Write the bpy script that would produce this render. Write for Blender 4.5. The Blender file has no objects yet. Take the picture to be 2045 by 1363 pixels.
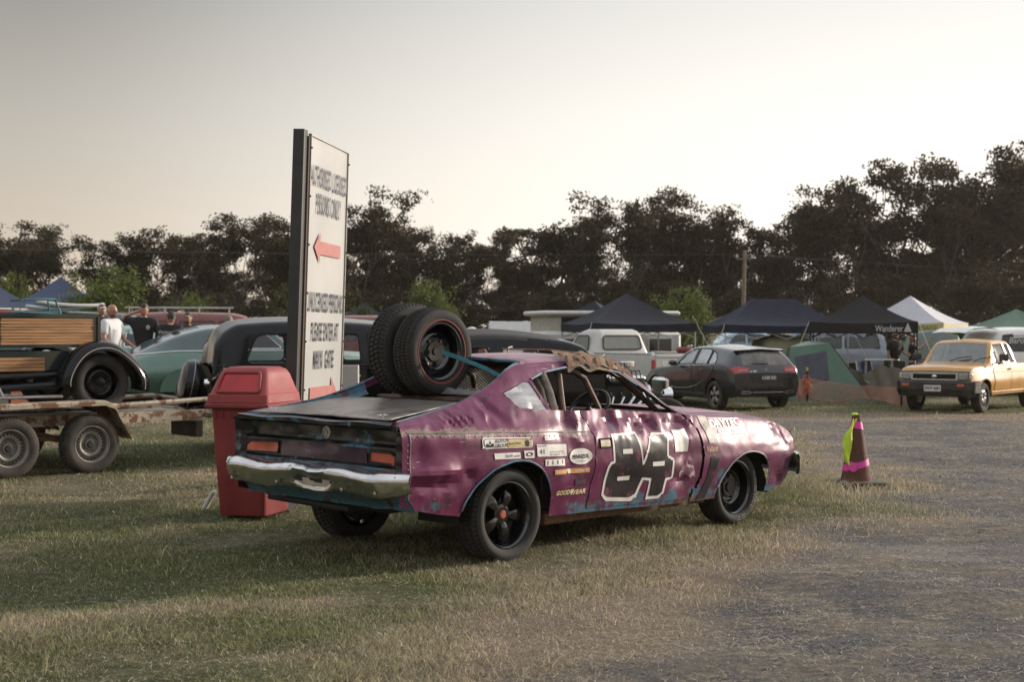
import bpy, math, random
import numpy as np
from mathutils import Vector, Matrix
from mathutils.bvhtree import BVHTree
R = math.radians
rng = np.random.default_rng(7); random.seed(7)
scene = bpy.context.scene
COL = scene.collection

# ------------------------------------------------------------------ camera, sky, sun, exposure
cam_d = bpy.data.cameras.new('camera'); cam = bpy.data.objects.new('camera', cam_d); COL.objects.link(cam)
EYE = 1.6; FPX = 2840.0; HZ = 663.0
cam_d.sensor_fit = 'HORIZONTAL'; cam_d.sensor_width = 36.0; cam_d.lens = 36.0*FPX/2045.0
cam_d.clip_start = 0.1; cam_d.clip_end = 6000
cam_d.shift_y = (HZ-681.5)/2045.0
cam.location = (0, 0, EYE); cam.rotation_euler = (R(90), 0, 0)
cam_d.dof.use_dof = True; cam_d.dof.focus_distance = 10.9; cam_d.dof.aperture_fstop = 3.6
scene.camera = cam
SUN_AZ, SUN_EL = 62.0, 15.0           # degrees right of the view direction, above the horizon
world = bpy.data.worlds.new('World'); scene.world = world; world.use_nodes = True
def build_world():
    nt = world.node_tree; N = nt.nodes; L = nt.links; N.clear()
    out = N.new('ShaderNodeOutputWorld'); bg = N.new('ShaderNodeBackground')
    sky = N.new('ShaderNodeTexSky'); sky.sky_type = 'NISHITA'; sky.sun_disc = False
    sky.sun_elevation = R(SUN_EL); sky.sun_rotation = R(SUN_AZ)
    sky.altitude = 100; sky.air_density = 1.0; sky.dust_density = 4.0; sky.ozone_density = 1.0
    # dusty evening air: the blue is washed out to a warm grey, low down paler towards the horizon and the sun
    hs = N.new('ShaderNodeHueSaturation'); hs.inputs['Saturation'].default_value = 0.25
    L.new(sky.outputs[0], hs.inputs['Color'])
    tc = N.new('ShaderNodeTexCoord'); sp = N.new('ShaderNodeSeparateXYZ'); L.new(tc.outputs['Generated'], sp.inputs[0])
    el = N.new('ShaderNodeMapRange'); el.inputs['From Min'].default_value = 0.0; el.inputs['From Max'].default_value = 0.42
    L.new(sp.outputs['Z'], el.inputs['Value'])
    ramp = N.new('ShaderNodeValToRGB'); cr = ramp.color_ramp
    cr.elements[0].position = 0.0; cr.elements[0].color = (6.3, 5.0, 3.7, 1)
    cr.elements[1].position = 1.0; cr.elements[1].color = (7.6, 7.9, 8.4, 1)  # overhead band made brighter than the sky below it, to light the ground
    for p_, c_ in ((.15, (5.8, 4.95, 4.0)), (.34, (4.3, 4.0, 3.5)), (.55, (2.5, 2.4, 2.2)), (.68, (4.3, 4.3, 4.2))):
        e = cr.elements.new(p_); e.color = (*c_, 1)
    L.new(el.outputs[0], ramp.inputs[0])
    az = N.new('ShaderNodeVectorMath'); az.operation = 'DOT_PRODUCT'
    az.inputs[1].default_value = (math.sin(R(24)), math.cos(R(24)), 0.0)
    L.new(tc.outputs['Generated'], az.inputs[0])
    gl = N.new('ShaderNodeMapRange'); gl.inputs['From Min'].default_value = 0.70; gl.inputs['From Max'].default_value = 1.0
    gl.inputs['To Min'].default_value = 0.0; gl.inputs['To Max'].default_value = 1.0; gl.interpolation_type = 'SMOOTHSTEP'
    L.new(az.outputs['Value'], gl.inputs['Value'])
    mul = N.new('ShaderNodeMix'); mul.data_type = 'RGBA'; mul.blend_type = 'ADD'; mul.inputs[6].default_value = (0, 0, 0, 1)
    L.new(gl.outputs[0], mul.inputs[0]); L.new(ramp.outputs[0], mul.inputs[6]); mul.inputs[7].default_value = (5.3, 5.2, 5.0, 1)
    mx = N.new('ShaderNodeMix'); mx.data_type = 'RGBA'; mx.inputs[0].default_value = 0.82
    L.new(hs.outputs[0], mx.inputs[6]); L.new(mul.outputs[2], mx.inputs[7])
    L.new(mx.outputs[2], bg.inputs[0]); bg.inputs[1].default_value = 0.085
    L.new(bg.outputs[0], out.inputs[0])
build_world()
sun_d = bpy.data.lights.new('sun', 'SUN'); sun = bpy.data.objects.new('sun', sun_d); COL.objects.link(sun)
sun_d.energy = 3.3; sun_d.angle = R(5.0); sun_d.color = (1.0, 0.88, 0.74)
_sd = Vector((math.sin(R(SUN_AZ))*math.cos(R(SUN_EL)), math.cos(R(SUN_AZ))*math.cos(R(SUN_EL)), math.sin(R(SUN_EL))))
sun.rotation_euler = _sd.to_track_quat('Z', 'Y').to_euler()
vs = scene.view_settings; vs.view_transform = 'Standard'; vs.look = 'None'; vs.gamma = 1.0; vs.exposure = 0.62

# ------------------------------------------------------------------ helpers
def ss(a, b, x):
    t = np.clip((np.asarray(x, float)-a)/(b-a), 0, 1); return t*t*(3-2*t)
def gz(x, y):
    """height of the ground: almost flat, rising a hand's breadth far left, dipping far right"""
    return ss(14, 28, y)*(0.24 + (-0.35)*ss(-6, 2, x))
def at(px, y, z=None, py=None):
    """a point at distance y in the direction of photo column px"""
    x = (px-1022.5)/FPX*y
    if py is not None: z = EYE-(py-HZ)/FPX*y
    if z is None: z = float(gz(x, y))
    return Vector((x, y, z))

def new_mat(name):
    m = bpy.data.materials.new(name); m.use_nodes = True
    return m, m.node_tree.nodes, m.node_tree.links, m.node_tree.nodes['Principled BSDF']
def node(N, t, **kw):
    n = N.new(t)
    for k, v in kw.items():
        if k.startswith('i_'): n.inputs[k[2:].replace('_', ' ')].default_value = v
        else: setattr(n, k, v)
    return n
def tex_noise(N, L, scale, detail=4, rough=.55, coord='Object', stretch=None, dist=0.0):
    tc = N.new('ShaderNodeTexCoord'); n = N.new('ShaderNodeTexNoise')
    n.inputs['Scale'].default_value = scale; n.inputs['Detail'].default_value = detail
    n.inputs['Roughness'].default_value = rough; n.inputs['Distortion'].default_value = dist
    if stretch:
        mp = N.new('ShaderNodeMapping'); mp.inputs['Scale'].default_value = stretch
        L.new(tc.outputs[coord], mp.inputs[0]); L.new(mp.outputs[0], n.inputs['Vector'])
    else: L.new(tc.outputs[coord], n.inputs['Vector'])
    return n
def rampn(N, L, src, a, b):
    r = N.new('ShaderNodeMapRange'); r.inputs['From Min'].default_value = a; r.inputs['From Max'].default_value = b
    L.new(src, r.inputs['Value']); return r
def mixc(N, L, fac, a, b, blend='MIX'):
    m = N.new('ShaderNodeMix'); m.data_type = 'RGBA'; m.blend_type = blend
    for i, v in ((0, fac), (6, a), (7, b)):
        if hasattr(v, 'is_output') or hasattr(v, 'links'): L.new(v, m.inputs[i])
        elif i == 0: m.inputs[0].default_value = v
        else: m.inputs[i].default_value = (*v[:3], 1)
    return m.outputs[2]
_mats = {}
def M(name, rgb, rough=.5, metal=0, coat=0, var=.12, vs_=6, bump=0, bs=40, alpha=1, dust=0, wear=None, wearcut=.6, ws=7, sheen=0, trans=0, stretch=None, spec=.5):
    if name in _mats: return _mats[name]
    m, N, L, b = new_mat(name)
    b.inputs['Roughness'].default_value = rough; b.inputs['Metallic'].default_value = metal
    b.inputs['Coat Weight'].default_value = coat; b.inputs['Coat Roughness'].default_value = .12
    b.inputs['Alpha'].default_value = alpha; b.inputs['Specular IOR Level'].default_value = spec
    if trans: b.inputs['Transmission Weight'].default_value = trans
    n = tex_noise(N, L, vs_, 5, stretch=stretch)
    r = rampn(N, L, n.outputs['Fac'], .3, .7); r.inputs['To Min'].default_value = 1-var; r.inputs['To Max'].default_value = 1+var
    c = mixc(N, L, 1.0, rgb, (1, 1, 1), 'MULTIPLY')
    L.new(r.outputs[0], c.node.inputs[7])
    if dust:
        n2 = tex_noise(N, L, 3.1, 6, .65); r2 = rampn(N, L, n2.outputs['Fac'], .35, .75); r2.inputs['To Max'].default_value = dust
        c = mixc(N, L, r2.outputs[0], c, (.30, .25, .19))
        rr = rampn(N, L, n2.outputs['Fac'], .35, .75); rr.inputs['To Min'].default_value = rough; rr.inputs['To Max'].default_value = min(1, rough+.35)
        L.new(rr.outputs[0], b.inputs['Roughness'])
    if wear:
        n3 = tex_noise(N, L, ws, 8, .7); r3 = rampn(N, L, n3.outputs['Fac'], wearcut, wearcut+.04)
        c = mixc(N, L, r3.outputs[0], c, wear)
    L.new(c, b.inputs['Base Color'])
    if bump:
        nb = tex_noise(N, L, bs, 5, .6, stretch=stretch); bp = N.new('ShaderNodeBump'); bp.inputs['Strength'].default_value = bump; bp.inputs['Distance'].default_value = .01
        L.new(nb.outputs['Fac'], bp.inputs['Height']); L.new(bp.outputs[0], b.inputs['Normal'])
    _mats[name] = m; return m

class MB:
    """collects faces, links them as ONE mesh object"""
    def __init__(s): s.v = []; s.f = []; s.mi = []
    def add(s, vs, fs, mi=0):
        o = len(s.v); s.v += [tuple(map(float, p)) for p in vs]; s.f += [tuple(i+o for i in f) for f in fs]; s.mi += [mi]*len(fs); return s
    def box(s, c, d, rz=0, bev=0, mi=0, rot=None, taper=1):
        x, y, z = [k/2 for k in d]
        if bev:
            b = min(bev, x*.9, y*.9, z*.9); pts = []; fs = []
            for (lz, ix) in ((-z, b), (-z+b, 0), (z-b, 0), (z, b)):
                t = taper if lz > 0 else 1
                X, Y = (x-ix)*t, (y-ix)*t; k = b if not ix else b*.5
                pts += [(-X+k, -Y, lz), (X-k, -Y, lz), (X, -Y+k, lz), (X, Y-k, lz), (X-k, Y, lz), (-X+k, Y, lz), (-X, Y-k, lz), (-X, -Y+k, lz)]
            for r_ in range(3):
                for i in range(8): fs.append((r_*8+i, r_*8+(i+1) % 8, r_*8+8+(i+1) % 8, r_*8+8+i))
            fs.append(tuple(range(7, -1, -1))); fs.append(tuple(range(24, 32)))
        else:
            t = taper
            pts = [(-x, -y, -z), (x, -y, -z), (x, y, -z), (-x, y, -z), (-x*t, -y*t, z), (x*t, -y*t, z), (x*t, y*t, z), (-x*t, y*t, z)]
            fs = [(3, 2, 1, 0), (4, 5, 6, 7), (0, 1, 5, 4), (1, 2, 6, 5), (2, 3, 7, 6), (3, 0, 4, 7)]
        m = (rot if rot is not None else Matrix.Rotation(rz, 3, 'Z')); c = Vector(c)
        return s.add([m @ Vector(p)+c for p in pts], fs, mi)
    def tube(s, pts, r, n=8, mi=0, caps=True, flat=None):
        pts = [Vector(p) for p in pts]; rr = r if hasattr(r, '__len__') else [r]*len(pts)
        o = []; fs = []; up = Vector((0, 0, 1)); prev = None
        for i, p in enumerate(pts):
            t = (pts[min(i+1, len(pts)-1)]-pts[max(i-1, 0)]).normalized()
            a = prev if prev is not None else (up.cross(t) if abs(t.z) < .95 else Vector((1, 0, 0)).cross(t))
            a = (a-t*a.dot(t)).normalized(); b = t.cross(a); prev = a
            for k in range(n):
                th = 2*math.pi*k/n; ca, sa = math.cos(th), math.sin(th)*(flat or 1)
                o.append(p+(a*ca+b*sa)*rr[i])
        for i in range(len(pts)-1):
            for k in range(n): fs.append((i*n+k, i*n+(k+1) % n, (i+1)*n+(k+1) % n, (i+1)*n+k))
        if caps: fs.append(tuple(range(n-1, -1, -1))); fs.append(tuple((len(pts)-1)*n+k for k in range(n)))
        return s.add(o, fs, mi)
    def lathe(s, prof, c=(0, 0, 0), axis='Z', n=24, mi=0, skip=None, a0=0, a1=2*math.pi):
        """prof: (r, h) pairs along axis"""
        full = abs(a1-a0-2*math.pi) < 1e-6; m = n if full else n+1; o = []; fs = []
        for (r, h) in prof:
            for k in range(m):
                th = a0+(a1-a0)*k/n; x, y = r*math.cos(th), r*math.sin(th)
                p = (x, y, h) if axis == 'Z' else ((x, h, y) if axis == 'Y' else (h, x, y))
                o.append((p[0]+c[0], p[1]+c[1], p[2]+c[2]))
        for i in range(len(prof)-1):
            for k in range(n):
                if skip and skip(i, k): continue
                k2 = (k+1) % m
                fs.append((i*m+k, i*m+k2, (i+1)*m+k2, (i+1)*m+k))
        return s.add(o, fs, mi)
    def prism(s, poly, h0, h1, axis='Z', mi=0):
        n = len(poly)
        def P(u, v, h): return (u, v, h) if axis == 'Z' else ((u, h, v) if axis == 'Y' else (h, u, v))
        o = [P(u, v, h0) for u, v in poly]+[P(u, v, h1) for u, v in poly]
        fs = [tuple(range(n-1, -1, -1)), tuple(range(n, 2*n))]+[(i, (i+1) % n, n+(i+1) % n, n+i) for i in range(n)]
        return s.add(o, fs, mi)
    def sphere(s, c, r, n=12, m=8, mi=0):
        r = r if hasattr(r, '__len__') else (r, r, r); o = []; fs = []
        for i in range(m+1):
            ph = math.pi*i/m
            for k in range(n):
                th = 2*math.pi*k/n; o.append((c[0]+r[0]*math.sin(ph)*math.cos(th), c[1]+r[1]*math.sin(ph)*math.sin(th), c[2]+r[2]*math.cos(ph)))
        for i in range(m):
            for k in range(n): fs.append((i*n+k, (i+1)*n+k, (i+1)*n+(k+1) % n, i*n+(k+1) % n))
        return s.add(o, fs, mi)
    def grid(s, P, mi=0, closeu=False):
        """P: 2D list of points"""
        a, b = len(P), len(P[0]); fs = [(i*b+j, i*b+j+1, (i+1)*b+j+1, (i+1)*b+j) for i in range(a-1) for j in range(b-1)]
        return s.add([p for row in P for p in row], fs, mi)
    def build(s, name, mat, parent=None, smooth=True, ang=35, loc=None, rot=None):
        me = bpy.data.meshes.new(name); me.from_pydata(s.v, [], s.f)
        mats = mat if isinstance(mat, (list, tuple)) else [mat]
        for m in mats: me.materials.append(m)
        if len(mats) > 1: me.polygons.foreach_set('material_index', s.mi)
        me.validate(clean_customdata=False)
        o = bpy.data.objects.new(name, me); COL.objects.link(o)
        if parent is not None: o.parent = parent
        if smooth:
            me.polygons.foreach_set('use_smooth', [True]*len(me.polygons))
            try: me.set_sharp_from_angle(angle=R(ang))
            except Exception: pass
        if loc is not None: o.location = loc
        if rot is not None: o.rotation_euler = rot
        return o

def tag(o, label=None, cat=None, group=None, kind=None):
    if label: o['label'] = label
    if cat: o['category'] = cat
    if group: o['group'] = group
    if kind: o['kind'] = kind
    return o
def empty(name, loc=(0, 0, 0), rz=0, label=None, cat=None, group=None, scale=None):
    o = bpy.data.objects.new(name, None); COL.objects.link(o); o.location = loc; o.rotation_euler = (0, 0, rz)
    o.empty_display_size = .2
    if scale: o.scale = (scale,)*3
    return tag(o, label, cat, group)
def kids(o): return [c for c in COL.objects if c.parent == o]
def copy_tree(o, parent=None, label=None):
    c = o.copy(); COL.objects.link(c); c.parent = parent
    if label: c['label'] = label
    for ch in kids(o): copy_tree(ch, c)
    return c

def many(name, mb, mat, parent, locs, rots=None, label=None):
    """the same small part several times, each an object of its own"""
    o = mb.build(name, mat, parent, loc=locs[0], rot=rots[0] if rots else None); out = [o]
    if label: o['label'] = label
    for k, l in enumerate(locs[1:]):
        c = o.copy(); COL.objects.link(c); c.location = l
        if rots: c.rotation_euler = rots[k+1]
        out.append(c)
    return out
def pchip(pts):
    x = np.array([p[0] for p in pts], float); y = np.array([p[1] for p in pts], float)
    if len(x) == 1: return lambda q: np.full(np.shape(q), y[0])
    h = np.diff(x); d = np.diff(y)/h; m = np.zeros(len(x)); m[0] = d[0]; m[-1] = d[-1]
    for i in range(1, len(x)-1):
        if d[i-1]*d[i] > 0: m[i] = 2*d[i-1]*d[i]/(d[i-1]+d[i])
    def f(q):
        q = np.clip(np.asarray(q, float), x[0], x[-1]); i = np.clip(np.searchsorted(x, q, side='right')-1, 0, len(x)-2)
        t = (q-x[i])/h[i]
        return (2*t**3-3*t**2+1)*y[i]+(t**3-2*t**2+t)*h[i]*m[i]+(-2*t**3+3*t**2)*y[i+1]+(t**3-t**2)*h[i]*m[i+1]
    return f
def inpoly(px, py, poly):
    px = np.asarray(px); py = np.asarray(py); r = np.zeros(px.shape, bool); n = len(poly)
    for i in range(n):
        x1, y1 = poly[i]; x2, y2 = poly[(i+1) % n]
        c = ((y1 > py) != (y2 > py)) & (px < (x2-x1)*(py-y1)/((y2-y1) or 1e-12)+x1); r ^= c
    return r
def snap(U, V, poly, tol):
    """move points within tol of the polygon's outline onto it; returns new U, V"""
    best = np.full(U.shape, 1e9); bu = U.copy(); bv = V.copy(); n = len(poly)
    for i in range(n):
        x1, y1 = poly[i]; x2, y2 = poly[(i+1) % n]; dx, dy = x2-x1, y2-y1; l = dx*dx+dy*dy
        if l < 1e-12: continue
        t = np.clip(((U-x1)*dx+(V-y1)*dy)/l, 0, 1); qx, qy = x1+t*dx, y1+t*dy
        d = np.hypot(U-qx, V-qy); m = d < best; best[m] = d[m]; bu[m] = qx[m]; bv[m] = qy[m]
    m = best < tol; return np.where(m, bu, U), np.where(m, bv, V)
def arc(cx, cy, r, a0, a1, n=24, ry=None):
    return [(cx+r*math.cos(R(a0+(a1-a0)*i/n)), cy+(ry or r)*math.sin(R(a0+(a1-a0)*i/n))) for i in range(n+1)]
def rpoly(poly, r, n=4):
    """round the corners of a polygon"""
    out = []; k = len(poly)
    for i in range(k):
        p0, p, p1 = Vector(poly[i-1]), Vector(poly[i]), Vector(poly[(i+1) % k])
        a = (p0-p); b = (p1-p); ra = min(r, a.length*.45); rb = min(r, b.length*.45); A = p+a.normalized()*ra; B = p+b.normalized()*rb
        for j in range(n+1):
            t = j/n; q = A*(1-t)**2+p*2*t*(1-t)+B*t*t; out.append((q.x, q.y))
    return out

class Shell:
    """car body: a grid over length (x) and a half profile from sill to centreline, mirrored"""
    def __init__(s, xs, anchors, nsub, smooth=2, keep=()):
        s.xs = np.array(sorted(set(round(float(x), 4) for x in xs))); n = len(s.xs)
        W = np.stack([a[0](s.xs) for a in anchors], 1); Z = np.stack([a[1](s.xs) for a in anchors], 1)
        ws, zs = [], []; s.arow = [0]
        for k, m in enumerate(nsub):
            for j in range(m):
                t = j/m; ws.append(W[:, k]*(1-t)+W[:, k+1]*t); zs.append(Z[:, k]*(1-t)+Z[:, k+1]*t)
            s.arow.append(len(ws))
        ws.append(W[:, -1]); zs.append(Z[:, -1]); W = np.stack(ws, 1); Z = np.stack(zs, 1)
        for _ in range(smooth):
            W2, Z2 = W.copy(), Z.copy()
            W2[:, 1:-1] = (W[:, :-2]+2*W[:, 1:-1]+W[:, 2:])/4; Z2[:, 1:-1] = (Z[:, :-2]+2*Z[:, 1:-1]+Z[:, 2:])/4
            Z2[:, -1] = (Z[:, -1]+Z[:, -2])/2
            for k in keep: W2[:, s.arow[k]] = W[:, s.arow[k]]; Z2[:, s.arow[k]] = Z[:, s.arow[k]]
            W, Z = W2, Z2
        h = W.shape[1]; s.h = h; s.nj = 2*h-1
        X = np.repeat(s.xs[:, None], s.nj, 1)
        Y = np.concatenate([-W, W[:, -2::-1]], 1); ZZ = np.concatenate([Z, Z[:, -2::-1]], 1)
        s.P = np.stack([X, Y, ZZ], 2); s.n = n
        s.part = np.full((n-1, s.nj-1), 'body', dtype=object)
        s._bvh = None
    def fc(s):
        P = s.P; return (P[:-1, :-1]+P[1:, :-1]+P[:-1, 1:]+P[1:, 1:])/4
    def bvh(s):
        if s._bvh is None:
            v = [Vector(p) for p in s.P.reshape(-1, 3)]; nj = s.nj
            f = [(i*nj+j, i*nj+j+1, (i+1)*nj+j+1, (i+1)*nj+j) for i in range(s.n-1) for j in range(nj-1)]
            for rows in getattr(s, 'extra', []):
                o = len(v); nb = len(rows[0]); v += [Vector(p) for r_ in rows for p in r_]; f += [(o+i*nb+j, o+i*nb+j+1, o+(i+1)*nb+j+1, o+(i+1)*nb+j) for i in range(len(rows)-1) for j in range(nb-1)]
            s._bvh = BVHTree.FromPolygons(v, f)
        return s._bvh
    def cut(s, poly, name, side=-1, tol=.016, zmin=None):
        """polygon in the side view (x, z); side -1 right, +1 left, 0 both"""
        for sd in ((-1, 1) if side == 0 else (side,)):
            P = s.P; m = (P[..., 1]*sd > .02)
            U, V = snap(P[..., 0], P[..., 2], poly, tol); P[..., 0] = np.where(m, U, P[..., 0]); P[..., 2] = np.where(m, V, P[..., 2])
            c = s.fc(); ins = inpoly(c[..., 0], c[..., 2], poly) & (c[..., 1]*sd > .02)
            if zmin is not None: ins &= c[..., 2] > zmin
            s.part[ins] = name if side != 0 else (name if sd < 0 else name+'~')
    def assign(s, name, fn, only='body'):
        c = s.fc(); i, j = np.meshgrid(np.arange(s.n-1), np.arange(s.nj-1), indexing='ij'); jj = np.minimum(j, s.nj-2-j)
        m = fn(c[..., 0], c[..., 1], c[..., 2], jj)
        if only: m &= (s.part == only)
        s.part[m] = name
    def emit(s, name, mat, parent, obname=None, off=0, both=False, thick=0, ang=50):
        idx = np.argwhere((s.part == name) | ((s.part == name+'~') if both else False))
        if len(idx) == 0: return None
        P = s.P.reshape(-1, 3); nj = s.nj; used = {}; vs_ = []; fs = []
        def g(k):
            if k not in used: used[k] = len(vs_); vs_.append(tuple(P[k]))
            return used[k]
        for i, j in idx: fs.append((g(i*nj+j), g((i+1)*nj+j), g((i+1)*nj+j+1), g(i*nj+j+1)))
        mb = MB(); mb.add(vs_, fs); o = mb.build(obname or name, mat, parent, ang=ang)
        if off or thick:
            me = o.data; nn = [v.normal.copy() for v in me.vertices]
            for v, nrm in zip(me.vertices, nn): v.co += nrm*off
        if thick:
            md = o.modifiers.new('sheet', 'SOLIDIFY'); md.thickness = thick; md.offset = -1
        return o
    def surf(s, u, v, plane='R', off=.004):
        o, d = {'R': (Vector((u, -3, v)), Vector((0, 1, 0))), 'L': (Vector((u, 3, v)), Vector((0, -1, 0))),
                'T': (Vector((u, v, 4)), Vector((0, 0, -1))), 'B': (Vector((-9, u, v)), Vector((1, 0, 0))), 'F': (Vector((9, u, v)), Vector((-1, 0, 0)))}[plane]
        h, nrm, _, _ = s.bvh().ray_cast(o, d)
        if h is None: return None
        if nrm.dot(d) > 0: nrm = -nrm
        return h+nrm*off
    def cap(s, end, mat, parent, name, f=lambda y, z: 0, ny=24, z0=None, z1=None):
        """close an end: rows across from right to left profile"""
        i = 0 if end == 'rear' else s.n-1; pr = s.P[i]; h = s.h; rows = []
        for j in range(h):
            a, b = pr[j], pr[s.nj-1-j]
            if abs(a[1]) < .01: continue
            rows.append([(a[0]+f((a[1]*(1-t)+b[1]*t), a[2]), a[1]*(1-t)+b[1]*t, a[2]) for t in np.linspace(0, 1, ny+1)])
        s.extra = getattr(s, 'extra', [])+[rows]; s._bvh = None
        return MB().grid(rows).build(name, mat, parent)

def grid2d(poly, cell):
    us = [p[0] for p in poly]; vs_ = [p[1] for p in poly]
    nu = max(2, int((max(us)-min(us))/cell)+1); nv = max(2, int((max(vs_)-min(vs_))/cell)+1)
    U, V = np.meshgrid(np.linspace(min(us), max(us), nu+1), np.linspace(min(vs_), max(vs_), nv+1), indexing='ij')
    U, V = snap(U, V, poly, cell*.62); cu = (U[:-1, :-1]+U[1:, :-1]+U[:-1, 1:]+U[1:, 1:])/4; cv = (V[:-1, :-1]+V[1:, :-1]+V[:-1, 1:]+V[1:, 1:])/4
    ins = inpoly(cu, cv, poly); fs = []; w = nv+1
    for i, j in np.argwhere(ins): fs.append((i*w+j, (i+1)*w+j, (i+1)*w+j+1, i*w+j+1))
    return list(zip(U.ravel(), V.ravel())), fs
def decal(surf, polys, mat, parent, name, cell=.02, smooth=True):
    mb = MB()
    for poly in (polys if isinstance(polys[0][0], (tuple, list)) else [polys]):
        pts, fs = grid2d(poly, cell); used = sorted({i for f in fs for i in f}); mp = {}; vv = []
        for i in used:
            h = surf(*pts[i])
            if h is not None: mp[i] = len(vv); vv.append(h)
        mb.add(vv, [tuple(mp[i] for i in f) for f in fs if all(i in mp for i in f)])
    if not mb.f: return None
    return mb.build(name, mat, parent, smooth=smooth)
_tc = {}
def text2d(body, bold=0.0, shear=0.0, spacing=1.0):
    key = (body, bold, shear, spacing)
    if key in _tc: return _tc[key]
    cu = bpy.data.curves.new('t', 'FONT'); cu.body = body; cu.size = 1; cu.offset = bold; cu.shear = shear; cu.space_character = spacing
    cu.resolution_u = 3
    ob = bpy.data.objects.new('t', cu); me = bpy.data.meshes.new_from_object(ob)
    v = np.array([tuple(p.co)[:2] for p in me.vertices]); f = [tuple(p.vertices) for p in me.polygons]
    bpy.data.objects.remove(ob); bpy.data.curves.remove(cu); bpy.data.meshes.remove(me)
    v -= v.min(0); v /= 1.0; _tc[key] = (v, f); return v, f
def text_fit(body, u0, v0, w, h, ang=0, **kw):
    """text scaled into a w x h box whose lower left corner is (u0, v0)"""
    v, f = text2d(body, **kw); e = v.max(0); q = v/e*np.array([w, h]); c, s_ = math.cos(ang), math.sin(ang)
    return [(u0+a*c-b*s_, v0+a*s_+b*c) for a, b in q], f
def text_on(surf, items, mat, parent, name):
    mb = MB()
    for body, u0, v0, w, h, kw in items:
        p, f = text_fit(body, u0, v0, w, h, **kw); q = [surf(*k) for k in p]
        if any(k is None for k in q): continue
        mb.add(q, f)
    return mb.build(name, mat, parent, smooth=False)

# ------------------------------------------------------------------ shared materials
m_rubber = M('tyre rubber', (.014, .013, .013), .8, var=.35, vs_=9, bump=.25, bs=70, dust=.12)
m_rubber_d = M('dusty tyre rubber', (.024, .021, .018), .88, var=.3, vs_=7, bump=.25, bs=60, dust=.28)
m_black = M('black paint', (.012, .012, .013), .22, coat=.5, var=.2)
m_blackmat = M('flat black', (.015, .014, .014), .75, var=.3, vs_=9)
m_chrome = M('chrome', (.75, .75, .76), .12, 1, var=.1, bump=.05, bs=12)
m_steel = M('worn steel', (.35, .34, .33), .42, .85, var=.25, bump=.15, wear=(.16, .07, .03), wearcut=.62)
m_rust = M('rusty steel', (.16, .085, .05), .85, .1, var=.4, vs_=14, bump=.4, bs=50)
m_glass = M('window glass', (.03, .035, .035), .06, 0, var=.05, alpha=.42, spec=.9)
m_glassd = M('dark window glass', (.02, .022, .024), .06, 0, var=.05, alpha=.80, spec=.9)
m_white = M('white paint', (.72, .71, .68), .45, var=.08)
m_dark = M('dark interior', (.02, .018, .016), .9, var=.3)
m_rimblk = M('black wheel paint', (.005, .005, .006), .16, coat=.7, var=.25)

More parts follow.
